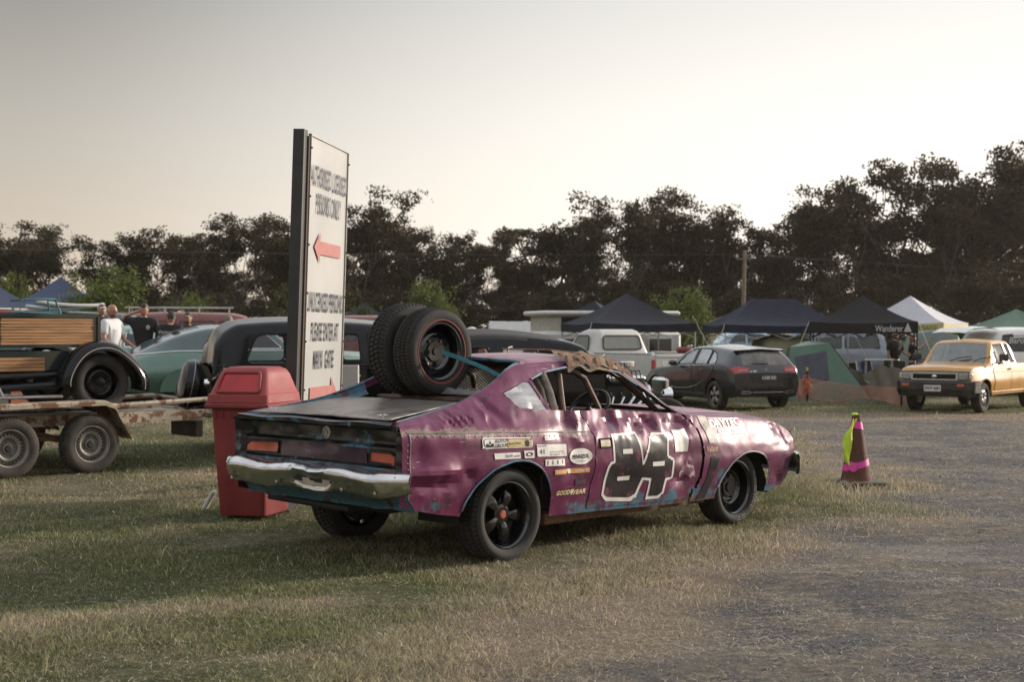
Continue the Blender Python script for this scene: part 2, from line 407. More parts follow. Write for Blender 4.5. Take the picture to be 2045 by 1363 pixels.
def make_wheel(parent, loc, rad=.32, wid=.21, rim=.19, side=-1, style='slot', tyre=None, rimmat=None, seg=48, treads=0, spin=0., name='wheel', capmat=None, redline=False, spokes=5, spokemat=None, dish=.05, capr=.035):
    """axis along the parent's y; side -1 faces right. wheel > tyre, rim"""
    s = side; tyre = tyre or m_rubber; rimmat = rimmat or m_rimblk
    w = wid/2
    # hub with drum: the wheel's own mesh
    hb = MB(); hb.lathe([(0, s*(w-dish+.012)), (capr*.9, s*(w-dish+.012)), (capr, s*(w-dish)), (capr, s*(w-dish-.06)), (rim*.8, s*(-w*.1)), (rim*.8, s*(-w*.8)), (0, s*(-w*.8))], axis='Y', n=20)
    hub = hb.build(name, rimmat, parent, loc=loc)
    hub.rotation_euler = (0, spin, 0)
    t = MB(); sh = rad-rim
    prof = [(rim-.004, s*w*.80), (rim+.004, s*w*.86), (rim+sh*.18, s*w*.97), (rim+sh*.42, s*w*1.04), (rim+sh*.62, s*w*1.03), (rim+sh*.82, s*w*.93), (rad-.018, s*w*.84), (rad-.006, s*w*.76)]
    tr = [(rad, s*w*.68)]
    for g in (.46, 0., -.46): tr += [(rad+.001, s*w*(g+.06)), (rad-.010, s*w*(g+.05)), (rad-.010, s*w*(g-.05)), (rad+.001, s*w*(g-.06))]
    tr += [(rad, -s*w*.68)]
    back = [(r_, -h) for r_, h in prof[::-1]]
    full = prof+tr+back
    n = seg if not treads else treads*2
    t.lathe(full, axis='Y', n=n)
    if treads:
        m = len(full); i0 = len(prof)-2; vs_ = t.v
        for i in range(i0, i0+len(tr)+4):
            for k in range(n):
                band = (i-i0)//3
                if (k+band) % 2 == 0:
                    x, y, z = vs_[i*n+k]; q = .965+(.012 if i in (i0, i0+len(tr)+3) else 0); vs_[i*n+k] = (x*q if abs(x)+abs(z) > rim else x, y, z*q)
        t.v = [(x, y, z) for x, y, z in vs_]
    ty = t.build('tyre', tyre, hub, ang=28)
    if redline:
        q = MB().lathe([(rim+.022, s*w*1.0), (rim+.026, s*(w*1.0+.003)), (rim+.030, s*w*1.01)], axis='Y', n=64).build('red_line', M('red tyre line', (.32, .05, .03), .7), ty)
    r_ = MB(); d = s*(w-dish)
    lip = [(rim+.004, s*w*.90), (rim+.006, s*w*.80), (rim-.008, s*w*.74), (rim-.018, s*w*.62), (rim-.022, s*(w*.25)), (rim-.03, -s*w*.8)]
    r_.lathe([(rim-.002, s*w*.91)]+lip, axis='Y', n=seg)
    if style == 'slot':       # steel disc with a ring of openings
        ns = 48
        dp = [(rim-.024, d-s*.012), (rim*.80, d-s*.006), (rim*.74, d), (rim*.58, d+s*.016), (rim*.50, d+s*.012), (rim*.34, d-s*.01), (rim*.30, d-s*.004), (capr, d-s*.002)]
        r_.lathe(dp, axis='Y', n=ns, skip=lambda i, k: i == 2 and k % 6 in (0, 1))
        for k in range(5):
            a = 2*math.pi*k/5; r_.lathe([(0, d+s*.01), (.009, d+s*.01), (.009, d-s*.01)], c=(rim*.40*math.cos(a), 0, rim*.40*math.sin(a)), axis='Y', n=6)
    elif style == 'holes':
        ns = 48
        dp = [(rim-.024, d-s*.02), (rim*.84, d-s*.004), (rim*.80, d), (rim*.70, d+s*.004), (rim*.62, d+s*.010), (rim*.50, d-s*.004), (rim*.46, d-s*.03), (rim*.30, d-s*.034), (rim*.28, d-s*.004), (capr, d)]
        r_.lathe(dp, axis='Y', n=ns, skip=lambda i, k: i == 2 and k % 2 == 0)
        for k in range(5):
            a = 2*math.pi*k/5+.3; r_.lathe([(0, d-s*.012), (.011, d-s*.012), (.011, d-s*.034)], c=(rim*.40*math.cos(a), 0, rim*.40*math.sin(a)), axis='Y', n=6)
    elif style == 'smooth':
        dp = [(rim-.024, d-s*.03), (rim*.82, d-s*.02), (rim*.72, d+s*.004), (rim*.62, d+s*.014), (rim*.55, d+s*.004), (rim*.50, d-s*.01), (rim*.40, d-s*.012), (rim*.36, d+s*.002), (capr, d)]
        r_.lathe(dp, axis='Y', n=seg)
        for k in range(5):
            a = 2*math.pi*k/5+.2; r_.lathe([(0, d+s*.004), (.011, d+s*.004), (.011, d-s*.02)], c=(rim*.44*math.cos(a), 0, rim*.44*math.sin(a)), axis='Y', n=8)
    rimo = r_.build('rim', rimmat, hub, ang=30)
    if capmat: MB().lathe([(0, d+s*.022), (capr*.7, d+s*.022), (capr*.9, d+s*.016), (capr, d)], axis='Y', n=16).build('hub_cap', capmat, hub)
    if style == 'spoke':
        q = MB()
        for k in range(spokes):
            a = 2*math.pi*k/spokes+.25; ca, sa = math.cos(a), math.sin(a)
            rows = []
            for rr_, wd, hh in ((capr*.7, .022, -.004), (rim*.34, .026, .008), (rim*.58, .040, .014), (rim*.74, .044, .004), (rim*.86, .030, -.012), (rim*.97, .050, -.028)):
                ring = []
                for (uu, vv) in ((-1, -.022), (-.75, 0), (0, .006), (.75, 0), (1, -.022)):
                    x = rr_*ca-uu*wd*sa*(rim/.19); z = rr_*sa+uu*wd*ca*(rim/.19); ring.append((x, d+s*(hh+vv), z))
                rows.append(ring)
            q.grid(rows)
        if spokes == 5 and capmat: q.lathe([(rim*.34, d-s*.02), (rim*.32, d+s*.004), (rim*.26, d+s*.008), (rim*.12, d+s*.006)], axis='Y', n=20)
        q.build('spokes', spokemat or rimmat, hub, ang=25)
        MB().lathe([(rim-.03, s*(-w*.2)), (rim*.5, s*(-w*.2)), (0, s*(-w*.25))], axis='Y', n=24).build('brake_drum', m_blackmat, hub)
    return hub
# ------------------------------------------------------------------ ground
GPOLY = [(30, 29), (3.4, 27.5), (4.6, 24.5), (3.95, 18.8), (3.97, 15.3), (2.7, 11.6), (1.75, 10.2), (1.0, 8.9), (0.42, 7.7), (0.05, 6.5), (-.2, 3), (30, 3)]
def sdist(px, py, poly):
    """signed distance, positive inside"""
    px = np.asarray(px, float); py = np.asarray(py, float); b = np.full(px.shape, 1e9); n = len(poly)
    for i in range(n):
        x1, y1 = poly[i]; x2, y2 = poly[(i+1) % n]; dx, dy = x2-x1, y2-y1
        t = np.clip(((px-x1)*dx+(py-y1)*dy)/(dx*dx+dy*dy), 0, 1); b = np.minimum(b, np.hypot(px-x1-t*dx, py-y1-t*dy))
    return np.where(inpoly(px, py, poly), b, -b)
def lump(x, y, s=1.0, seed=0):
    """cheap smooth 2-D noise, about -1..1"""
    r = np.random.default_rng(seed); o = 0
    for k in range(7):
        a = r.uniform(0, 6.28); f = s*(.6+1.5*r.random()); p = r.uniform(0, 6.28); o = o+np.sin((x*math.cos(a)+y*math.sin(a))*f+p+1.3*np.sin((x*math.sin(a)-y*math.cos(a))*f*.7+p))
    return o/3.2
def gravel(x, y):
    return ss(-.7, 1.3, sdist(x, y, GPOLY)+.40*lump(x, y, 2.6, 3))
def dryness(x, y):
    """0 green .. 1 straw"""
    d = .20+.30*lump(x, y, 1.1, 5)+.22*lump(x, y, 3.5, 6)
    d = d+.75*ss(-1.6, .2, sdist(x, y, GPOLY))
    # a straw coloured line running up to the car on the left, and the trodden patch at the far edge of the road
    d = d+.55*np.exp(-((y-(8.1+(x+1.8)*.55))/.28)**2)*ss(-3.6, -2.6, x)*(1-ss(-1.2, -.6, x))
    d = d+.5*ss(27.0, 28.2, y)*(1-ss(29.5, 31, y))*ss(1, 4, x)
    return np.clip(d, 0, 1)
def bump_h(x, y):
    return .018*lump(x, y, 2.0, 11)+.008*lump(x, y, 6, 12)
def ground():
    ys = np.concatenate([np.arange(2.5, 16, .09), np.arange(16, 36, .18), np.geomspace(36, 420, 40)])
    t = np.linspace(-1, 1, 241); rows = []; g = []; d = []
    V = np.zeros((len(ys), len(t), 3)); G = np.zeros((len(ys), len(t))); D = G.copy()
    for i, y in enumerate(ys):
        x = np.sign(t)*(np.abs(t)*8+np.abs(t)**4*(4+y*.95)); h = gz(x, y)+bump_h(x, y)*(1-ss(30, 40, y))
        V[i, :, 0] = x; V[i, :, 1] = y; V[i, :, 2] = h; G[i] = gravel(x, y); D[i] = dryness(x, y)
    # a skirt behind the camera so that the sheet also carries the sky's light from there
    x = V[0, :, 0]*20; V0 = np.stack([x, np.full_like(x, -60), np.zeros_like(x)], 1)[None]; V = np.concatenate([V0, V]); G = np.concatenate([G[:1], G]); D = np.concatenate([D[:1], D])
    o = MB().grid(V.tolist()); 
    m, N, L, b = new_mat('dry grass and gravel ground')
    at_ = node(N, 'ShaderNodeAttribute', attribute_name='cover'); sp = N.new('ShaderNodeSeparateColor'); L.new(at_.outputs['Color'], sp.inputs[0])
    n1 = tex_noise(N, L, 9, 8, .7); n2 = tex_noise(N, L, 55, 6, .7); n3 = tex_noise(N, L, 1.3, 5, .6)
    n4 = tex_noise(N, L, 30, 6, .75, stretch=(1, 3.5, 1))
    soil = mixc(N, L, rampn(N, L, n2.outputs['Fac'], .35, .7).outputs[0], (.12, .092, .068), (.30, .24, .175))
    green = mixc(N, L, rampn(N, L, n1.outputs['Fac'], .35, .65).outputs[0], (.040, .046, .020), (.10, .112, .050))
    a1 = N.new('ShaderNodeMath'); a1.operation = 'ADD'; L.new(sp.outputs[1], a1.inputs[0]); L.new(n1.outputs['Fac'], a1.inputs[1])
    gr = mixc(N, L, rampn(N, L, a1.outputs[0], .55, 1.35).outputs[0], green, soil)
    st = mixc(N, L, rampn(N, L, n2.outputs['Fac'], .44, .62).outputs[0], (.024, .025, .030), (.155, .156, .17))
    st = mixc(N, L, rampn(N, L, n4.outputs['Fac'], .52, .68).outputs[0], st, (.27, .225, .175))
    st = mixc(N, L, rampn(N, L, n3.outputs['Fac'], .42, .62).outputs[0], st, mixc(N, L, rampn(N, L, n1.outputs['Fac'], .35, .65).outputs[0], (.075, .066, .058), (.24, .20, .15)))
    n9 = tex_noise(N, L, 3.4, 8, .72, stretch=(.6, 1.3, 1)); st = mixc(N, L, rampn(N, L, n9.outputs['Fac'], .54, .62).outputs[0], st, mixc(N, L, rampn(N, L, n2.outputs['Fac'], .40, .62).outputs[0], (.085, .075, .065), (.36, .305, .235)))
    n5 = tex_noise(N, L, .55, 6, .62, stretch=(.4, 1.0, 1)); st = mixc(N, L, rampn(N, L, n5.outputs['Fac'], .54, .80).outputs[0], st, (.26, .24, .22))
    a2 = N.new('ShaderNodeMath'); a2.operation = 'ADD'; L.new(sp.outputs[0], a2.inputs[0])
    m2 = N.new('ShaderNodeMath'); m2.operation = 'MULTIPLY_ADD'; m2.inputs[1].default_value = .9; m2.inputs[2].default_value = -.45; L.new(n1.outputs['Fac'], m2.inputs[0]); L.new(m2.outputs[0], a2.inputs[1])
    c = mixc(N, L, rampn(N, L, a2.outputs[0], .35, .75).outputs[0], gr, st)
    L.new(c, b.inputs['Base Color']); b.inputs['Roughness'].default_value = .95; b.inputs['Specular IOR Level'].default_value = .15
    bp = N.new('ShaderNodeBump'); bp.inputs['Strength'].default_value = .9; bp.inputs['Distance'].default_value = .03
    ad = N.new('ShaderNodeMath'); ad.operation = 'ADD'; L.new(n1.outputs['Fac'], ad.inputs[0]); L.new(n2.outputs['Fac'], ad.inputs[1]); L.new(ad.outputs[0], bp.inputs['Height']); L.new(bp.outputs[0], b.inputs['Normal'])
    g = o.build('ground', m, ang=180); tag(g, 'flat ground of dry grass passing into grey gravel', None, kind='structure')
    ca = g.data.color_attributes.new('cover', 'FLOAT_COLOR', 'POINT'); C = np.zeros((G.size, 4)); C[:, 0] = G.ravel(); C[:, 1] = D.ravel(); C[:, 3] = 1
    ca.data.foreach_set('color', C.ravel()); return g
ground()

def blades(name, label, n, ylo, yhi, hfun, colfun, keep, wid=.0042, lean=1.25, seed=1, segs=2, flat=0):
    """many thin grass blades as one mesh (grass is stuff)"""
    r = np.random.default_rng(seed)
    # density falls off with distance so that the field looks evenly covered
    y = ylo*(yhi/ylo)**r.random(n) ; x = (r.random(n)*2-1)*(y*.40+.3)
    k = r.random(n) < keep(x, y); x, y = x[k], y[k]; n = len(x)
    cl = np.floor(n/5).astype(int)
    h = hfun(x, y)*(.45+.9*r.random(n)); a = r.uniform(0, 2*math.pi, n); le = lean*(.25+r.random(n))*h*(1+flat*4)
    w = wid*(.6+.8*r.random(n))*np.clip(y/8, 1, 3.0); z0 = gz(x, y)+bump_h(x, y)-.004+(.010 if flat else 0)
    if flat: h = h*.12+.004
    dx, dy = np.cos(a), np.sin(a); b = r.uniform(0, 2*math.pi, n); px, py = np.cos(b)*w/2, np.sin(b)*w/2
    P = np.zeros((n, 5, 3)); P[:, 0] = np.stack([x-px, y-py, z0], 1); P[:, 1] = np.stack([x+px, y+py, z0], 1)
    mx, my = x+dx*le*.35, y+dy*le*.35
    P[:, 2] = np.stack([mx+px*.8, my+py*.8, z0+h*.62], 1); P[:, 3] = np.stack([mx-px*.8, my-py*.8, z0+h*.62], 1)
    P[:, 4] = np.stack([x+dx*le, y+dy*le, z0+h], 1)
    me = bpy.data.meshes.new(name); me.vertices.add(n*5); me.vertices.foreach_set('co', P.ravel())
    base = (np.arange(n)*5)[:, None]; lo = np.concatenate([base+np.array([0, 1, 2, 3]), base+np.array([3, 2, 4])], 1).ravel()
    me.loops.add(n*7); me.loops.foreach_set('vertex_index', lo); me.polygons.add(n*2)
    st = np.stack([np.arange(n)*7, np.arange(n)*7+4], 1).ravel(); me.polygons.foreach_set('loop_start', st)
    me.update(calc_edges=True)
    C = np.ones((n, 5, 4)); C[:, :, :3] = colfun(x, y, r)[:, None, :]
    ca = me.color_attributes.new('tint', 'FLOAT_COLOR', 'POINT'); ca.data.foreach_set('color', C.ravel())
    me.materials.append(m_blade); o = bpy.data.objects.new(name, me); COL.objects.link(o); return tag(o, label, None, kind='stuff')
m_blade, _N, _L, _b = new_mat('grass blades'); _a = node(_N, 'ShaderNodeAttribute', attribute_name='tint'); _L.new(_a.outputs['Color'], _b.inputs['Base Color'])
_b.inputs['Roughness'].default_value = .7; _b.inputs['Specular IOR Level'].default_value = .25
_t = _N.new('ShaderNodeBsdfTranslucent'); _L.new(_a.outputs['Color'], _t.inputs[0]); _ms = _N.new('ShaderNodeMixShader'); _ms.inputs[0].default_value = .3
_L.new(_b.outputs[0], _ms.inputs[1]); _L.new(_t.outputs[0], _ms.inputs[2]); _L.new(_ms.outputs[0], _N['Material Output'].inputs[0])
def gcol(x, y, r):
    # green, yellowing and straw blades
    d = np.clip(dryness(x, y)+r.normal(0, .20, len(x)), 0, 1)[:, None]
    g = np.array([.215, .235, .095])*(.45+.75*r.random((len(x), 1))); s = np.array([.54, .45, .31])*(.55+.6*r.random((len(x), 1))); br = np.array([.14, .095, .055])
    c = g*(1-d)+s*d; k = r.random((len(x), 1)); c = np.where(k < .10, br, c); return np.where(k > .95, s*1.25, c)
def gkeep(x, y): return np.clip(1.0-gravel(x, y)*1.15, 0, 1)*(1-.6*ss(.8, 1., dryness(x, y)))
def ghgt(x, y):
    cone = np.exp(-(((x-3.1)/1.0)**2+((y-14.2)/.9)**2))*.085
    carw = np.exp(-(((x-1.6)/1.3)**2+((y-11.4)/.6)**2))*.03
    return .026+.014*lump(x, y, 3, 21)+.012*ss(.4, .9, lump(x, y, 7, 22))+cone+carw
blades('grass', 'short trampled green and straw coloured grass of the field', 420000, 5.6, 44, ghgt, gcol, gkeep, seed=2)
def lawn_tall(x, y): return .055+.02*lump(x, y, 4, 31)
blades('grass_tufts', 'longer loose tufts standing out of the short grass', 36000, 5.8, 34, lambda x, y: lawn_tall(x, y)+ghgt(x, y)*.5, gcol, lambda x, y: gkeep(x, y)*ss(.2, .9, lump(x, y, 5, 33)+1.3*np.exp(-(((x-3.1)/1.2)**2+((y-14.3)/1.)**2))), wid=.0045, seed=5)
def scol(x, y, r):
    n = len(x); return np.array([.52, .44, .33])*(.30+1.0*r.random((n, 1)))
blades('straw_litter', 'loose bits of straw lying on the gravel', 150000, 5.6, 30, lambda x, y: .020+0*x, scol, lambda x, y: np.clip(.38+.62*ss(-.9, .4, sdist(x, y, GPOLY))*(1-.80*ss(.3, 2.4, sdist(x, y, GPOLY)))*(.55+.9*lump(x, y, 4, 41)), 0, 1), wid=.0040, lean=.7, flat=1, seed=9)
def pebbles():
    r = np.random.default_rng(12); n = 60000; y = 5.7*(28/5.7)**r.random(n); x = (r.random(n)*2-1)*(y*.38+.3)
    k = r.random(n) < gravel(x, y)*.9+.02; x, y = x[k], y[k]; n = len(x); s = (.0022+.0065*r.random(n)**3)*np.clip(y/8, 1, 2); z = gz(x, y)+bump_h(x, y)
    oc = np.array([(1, 0, 0), (0, 1, 0), (-1, 0, 0), (0, -1, 0), (0, 0, .7), (0, 0, -.4)], float)
    P = oc[None]*(.6+.8*r.random((n, 6, 1)))*s[:, None, None]; a = r.uniform(0, 6.28, n); ca, sa = np.cos(a)[:, None], np.sin(a)[:, None]
    Q = np.stack([P[..., 0]*ca-P[..., 1]*sa+x[:, None], P[..., 0]*sa+P[..., 1]*ca+y[:, None], P[..., 2]+z[:, None]], 2)
    f = np.array([(0, 1, 4), (1, 2, 4), (2, 3, 4), (3, 0, 4)]); F = (np.arange(n)*6)[:, None, None]+f[None]
    me = bpy.data.meshes.new('gravel_stones'); me.vertices.add(n*6); me.vertices.foreach_set('co', Q.ravel()); me.loops.add(n*12); me.loops.foreach_set('vertex_index', F.ravel())
    me.polygons.add(n*4); me.polygons.foreach_set('loop_start', np.arange(n*4)*3); me.update(calc_edges=True)
    C = np.ones((n, 6, 4)); g = (.03+.22*r.random((n, 1))**1.5)*np.array([.96, .98, 1.01]); C[:, :, :3] = g[:, None]; c = me.color_attributes.new('tint', 'FLOAT_COLOR', 'POINT'); c.data.foreach_set('color', C.ravel())
    m, N, L, b = new_mat('gravel stones'); a_ = node(N, 'ShaderNodeAttribute', attribute_name='tint'); L.new(a_.outputs['Color'], b.inputs['Base Color']); b.inputs['Roughness'].default_value = .9
    me.materials.append(m); o = bpy.data.objects.new('gravel_stones', me); COL.objects.link(o); tag(o, 'small grey stones of the gravel drive', None, kind='stuff')
pebbles()
# ------------------------------------------------------------------ the purple race car
from mathutils import noise as mnoise
CX, CY, CYAW = -.6765, 10.579, .7961
race_car = empty('race_car', (CX, CY, 0), CYAW, 'battered purple coupe race car numbered 84 with two spare tyres on its tail', 'car')
def paint_mat(name, base=(.118, .019, .062), roofy=0.0):
    m, N, L, b = new_mat(name)
    tc = N.new('ShaderNodeTexCoord'); sp = N.new('ShaderNodeSeparateXYZ'); L.new(tc.outputs['Object'], sp.inputs[0])
    n1 = tex_noise(N, L, 3.2, 8, .68); n2 = tex_noise(N, L, 11, 8, .72); n3 = tex_noise(N, L, 26, 6, .7); n4 = tex_noise(N, L, 1.7, 4, .6)
    c = mixc(N, L, rampn(N, L, n4.outputs['Fac'], .3, .7).outputs[0], [k*.72 for k in base], [min(1, k*1.22) for k in base])
    # faded and dusty film, stronger on the roof to paint in sky sheen
    f = rampn(N, L, n1.outputs['Fac'], .45, .8); f.inputs['To Max'].default_value = .16+roofy*.6; c = mixc(N, L, f.outputs[0], c, (.30, .17, .19))
    # blue undercoat, most along the lower edge
    def low(z0, z1, amt, nz, thr, wd=.05):
        r = rampn(N, L, sp.outputs[2], z0, z1); r.inputs['To Min'].default_value = amt; r.inputs['To Max'].default_value = 0
        a = N.new('ShaderNodeMath'); a.operation = 'ADD'; L.new(r.outputs[0], a.inputs[0]); L.new(nz.outputs['Fac'], a.inputs[1]); return rampn(N, L, a.outputs[0], thr, thr+wd)
    c = mixc(N, L, low(.24, .56, .24, n1, .66-.05*roofy).outputs[0], c, (.060, .135, .185))
    c = mixc(N, L, low(.24, .46, .20, n2, .69-.06*roofy).outputs[0], c, (.12, .052, .028))
    n6 = tex_noise(N, L, 5.5, 9, .75, dist=.6); c = mixc(N, L, rampn(N, L, n6.outputs['Fac'], .54, .63).outputs[0], c, mixc(N, L, .7, c, (.035, .020, .022)))
    n7 = tex_noise(N, L, 9, 4, .6, stretch=(.6, 1, 9)); c = mixc(N, L, rampn(N, L, n7.outputs['Fac'], .68, .70).outputs[0], c, (.33, .25, .25))
    n8 = tex_noise(N, L, 7, 4, .6, stretch=(7, 1, 1.2)); c = mixc(N, L, rampn(N, L, n8.outputs['Fac'], .71, .73).outputs[0], c, (.10, .045, .040))
    bare = rampn(N, L, n3.outputs['Fac'], .67-.03*roofy, .70); c = mixc(N, L, bare.outputs[0], c, (.40, .33, .28))
    # grimy lap seam along the waist of the rear quarter
    ab = N.new('ShaderNodeMath'); ab.operation = 'MULTIPLY_ADD'; ab.inputs[1].default_value = .045; ab.inputs[2].default_value = -.895; L.new(sp.outputs[0], ab.inputs[0])
    ad = N.new('ShaderNodeMath'); ad.operation = 'ADD'; L.new(ab.outputs[0], ad.inputs[0]); L.new(sp.outputs[2], ad.inputs[1]); aa = N.new('ShaderNodeMath'); aa.operation = 'ABSOLUTE'; L.new(ad.outputs[0], aa.inputs[0])
    sm = rampn(N, L, aa.outputs[0], 0, .06); sm.inputs['To Min'].default_value = .34; sm.inputs['To Max'].default_value = 0
    xm = rampn(N, L, sp.outputs[0], .95, .75); mu = N.new('ShaderNodeMath'); mu.operation = 'MULTIPLY'; L.new(sm.outputs[0], mu.inputs[0]); L.new(xm.outputs[0], mu.inputs[1])
    a3 = N.new('ShaderNodeMath'); a3.operation = 'ADD'; L.new(mu.outputs[0], a3.inputs[0]); L.new(n2.outputs['Fac'], a3.inputs[1])
    c = mixc(N, L, rampn(N, L, a3.outputs[0], .70, .76).outputs[0], c, (.20, .14, .125)); c = mixc(N, L, rampn(N, L, a3.outputs[0], .80, .86).outputs[0], c, (.10, .06, .045))
    L.new(c, b.inputs['Base Color']); rr = rampn(N, L, n1.outputs['Fac'], .3, .75); rr.inputs['To Min'].default_value = .32+.04*roofy; rr.inputs['To Max'].default_value = .50; L.new(rr.outputs[0], b.inputs['Roughness'])
    b.inputs['Metallic'].default_value = .1; b.inputs['Specular IOR Level'].default_value = .25; b.inputs['Coat Weight'].default_value = .13; b.inputs['Coat Roughness'].default_value = .2
    bp = N.new('ShaderNodeBump'); bp.inputs['Strength'].default_value = .22; bp.inputs['Distance'].default_value = .02; nb = tex_noise(N, L, 5, 5, .5)
    L.new(nb.outputs['Fac'], bp.inputs['Height']); L.new(bp.outputs[0], b.inputs['Normal']); L.new(bp.outputs[0], b.inputs['Coat Normal']); return m
m_purple = paint_mat('faded purple paint'); m_roof = paint_mat('sky paled dusty roof paint', (.27, .12, .17), 1.0)  # roof colour lightened for the sky's reflection, besides its dust
m_blue = M('scraped blue paint', (.070, .165, .225), .45, .1, var=.3, vs_=8, wear=(.10, .04, .05), wearcut=.56, ws=9, bump=.1)
m_tail = M('chipped black tail paint', (.008, .007, .008), .30, coat=.2, var=.3, spec=.35, wear=(.06, .15, .21), wearcut=.565, ws=5.5, bump=.35, bs=7)
m_lid = M('bare grey sheet metal', (.20, .175, .155), .36, .45, var=.4, vs_=2.2, bump=.10, bs=5, wear=(.10, .085, .075), wearcut=.52, ws=2.2)
m_bump = M('dented chrome', (.62, .61, .61), .22, 1, var=.2, bump=.5, bs=7, wear=(.10, .06, .04), wearcut=.64, ws=12)
m_cage = M('rusty roll cage tube', (.095, .060, .045), .6, .4, var=.4, vs_=14, bump=.2)
def lidz(x): return np.interp(x, [-1.0, -.2, .1], [.998, 1.082, 1.10])
def build_charger():
    A = [  # (half width, height) of: sill, bulge, crease, belt, cant rail, inner edge, centre
     (pchip([(-1.0, .90), (-.7, .93), (0, .93), (2.6, .92), (3.4, .90), (3.62, .84)]), pchip([(-1.0, .455), (-.6, .37), (.37, .275), (1, .262), (2, .235), (3.1, .235), (3.4, .275), (3.62, .40)])),
     (pchip([(-1.0, .93), (-.6, .97), (.4, .975), (2, .965), (2.8, .975), (3.4, .95), (3.62, .89)]), pchip([(-1.0, .66), (0, .63), (1, .58), (2, .55), (3.0, .55), (3.62, .56)])),
     (pchip([(-1.0, .93), (-.6, .965), (.4, .965), (2, .955), (2.8, .955), (3.4, .93), (3.62, .88)]), pchip([(-1.0, .90), (0, .87), (1, .80), (2, .74), (2.8, .67), (3.4, .655), (3.62, .65)])),
     (pchip([(-1.0, .905), (-.6, .90), (0, .865), (.6, .865), (1.5, .865), (2.2, .87), (3.0, .86), (3.4, .85), (3.62, .83)]), pchip([(-1.0, .975), (-.5, 1.0), (-.1, 1.035), (.3, 1.035), (.6, 1.01), (1.2, .975), (2.05, .93), (2.6, .895), (3.1, .850), (3.45, .79), (3.62, .725)])),
     (pchip([(-1.0, .84), (-.4, .76), (-.1, .71), (.15, .665), (.4, .62), (.9, .60), (1.3, .60), (1.55, .62), (1.75, .66), (2.1, .76), (2.2, .80), (3.1, .79), (3.62, .76)]), pchip([(-1.0, 1.004), (-.4, 1.10), (-.1, 1.185), (.12, 1.275), (.28, 1.345), (.5, 1.375), (.95, 1.385), (1.25, 1.37), (1.5, 1.33), (1.75, 1.21), (2.1, .955), (2.2, .935), (2.6, .915), (3.1, .875), (3.45, .815), (3.62, .75)])),
     (pchip([(-1.0, .82), (-.4, .715), (-.1, .665), (.15, .62), (.4, .55), (.9, .50), (1.5, .52), (2.1, .60), (2.2, .62), (3.62, .60)]), pchip([(-1.0, .985), (-.4, 1.045), (-.1, 1.08), (.10, 1.14), (.25, 1.26), (.40, 1.375), (.6, 1.405), (.95, 1.415), (1.3, 1.40), (1.5, 1.36), (1.75, 1.225), (2.1, .98), (2.2, .955), (2.6, .94), (3.1, .895), (3.45, .835), (3.62, .765)])),
     (pchip([(-1.0, 0.), (4, 0.)]), pchip([(-1.0, .985), (-.4, 1.045), (-.1, 1.075), (.10, 1.13), (.25, 1.28), (.40, 1.398), (.6, 1.43), (.95, 1.438), (1.3, 1.425), (1.5, 1.39), (1.75, 1.245), (2.1, 1.01), (2.2, .975), (2.6, .965), (3.1, .92), (3.45, .855), (3.62, .785)]))]
    S = Shell(list(np.arange(-1.0, 3.621, .02))+[-.19, .43, 1.50, 2.19, 3.62], A, [9, 8, 6, 13, 5, 12], smooth=2, keep=(0,))
    P = S.P
    # dents: (x, z, radius x, radius z, depth, slant)
    DN = [(-.45, .985, .16, .055, .018, .2), (-.10, 1.06, .07, .10, .035, .6), (.05, 1.0, .05, .06, -.012, 0), (.62, .945, .07, .075, .030, -.5), (.72, .93, .04, .09, -.018, -.4), (1.10, .93, .10, .06, .022, .5), (1.36, .90, .22, .05, -.014, 0), (1.55, .905, .10, .055, .035, .5),
          (1.68, .87, .06, .06, -.02, 0), (1.94, .87, .13, .06, .032, 0), (2.07, .87, .05, .05, -.02, 0), (1.95, .62, .13, .12, .022, 0), (1.88, .43, .16, .06, .022, .3), (1.05, .50, .35, .12, .014, 0), (1.45, .68, .3, .10, -.012, 0),
          (-.72, .665, .26, .05, -.028, -.22), (-.70, .575, .28, .05, .024, -.15), (-.42, .63, .07, .06, .022, .6), (-.86, .80, .09, .12, .014, 0), (-.55, .80, .2, .08, .008, 0), (.60, .62, .12, .2, .010, 0), (3.33, .77, .09, .05, .018, .4), (3.42, .68, .06, .10, .015, 0), (3.30, .36, .10, .07, .014, .5), (2.62, .79, .25, .04, -.006, 0), (.25, .90, .3, .03, -.008, 0)]
    x, y, z = P[..., 0], P[..., 1], P[..., 2]; right = y < -.5; d = np.zeros_like(x)
    for (cx, cz, rx, rz, dp, sl) in DN:
        u = (x-cx)+sl*(z-cz); q = np.sqrt((u/rx)**2+((z-cz)/rz)**2); d += dp*(np.exp(-q**1.7)*.45+.75*np.clip(1-q, 0, 1))
    nz = np.array([mnoise.noise(Vector((a*3.2, c*5.0, 1.7+b*.5)))*.5+abs(mnoise.noise(Vector((a*7, c*9, 4.2))))*.35 for a, b, c in zip(x.ravel(), y.ravel(), z.ravel())]).reshape(x.shape)
    side_m = ss(.4, .8, np.abs(y))
    P[..., 1] = y-np.sign(y)*(nz*.011-.001)*side_m*ss(-1.0, -.9, x)*(1-ss(3.5, 3.62, x))*ss(.0, .08, z-.24)
    P[..., 1] += np.where(right, d, 0)
    P[..., 2] += .006*nz*(1-side_m)
    fac = np.array([abs(mnoise.noise(Vector((a*5.5+c*1.5, c*7.5, 9.1))))+.6*abs(mnoise.noise(Vector((a*11, c*12-a*4, 2.2)))) for a, c in zip(x.ravel(), z.ravel())]).reshape(x.shape)
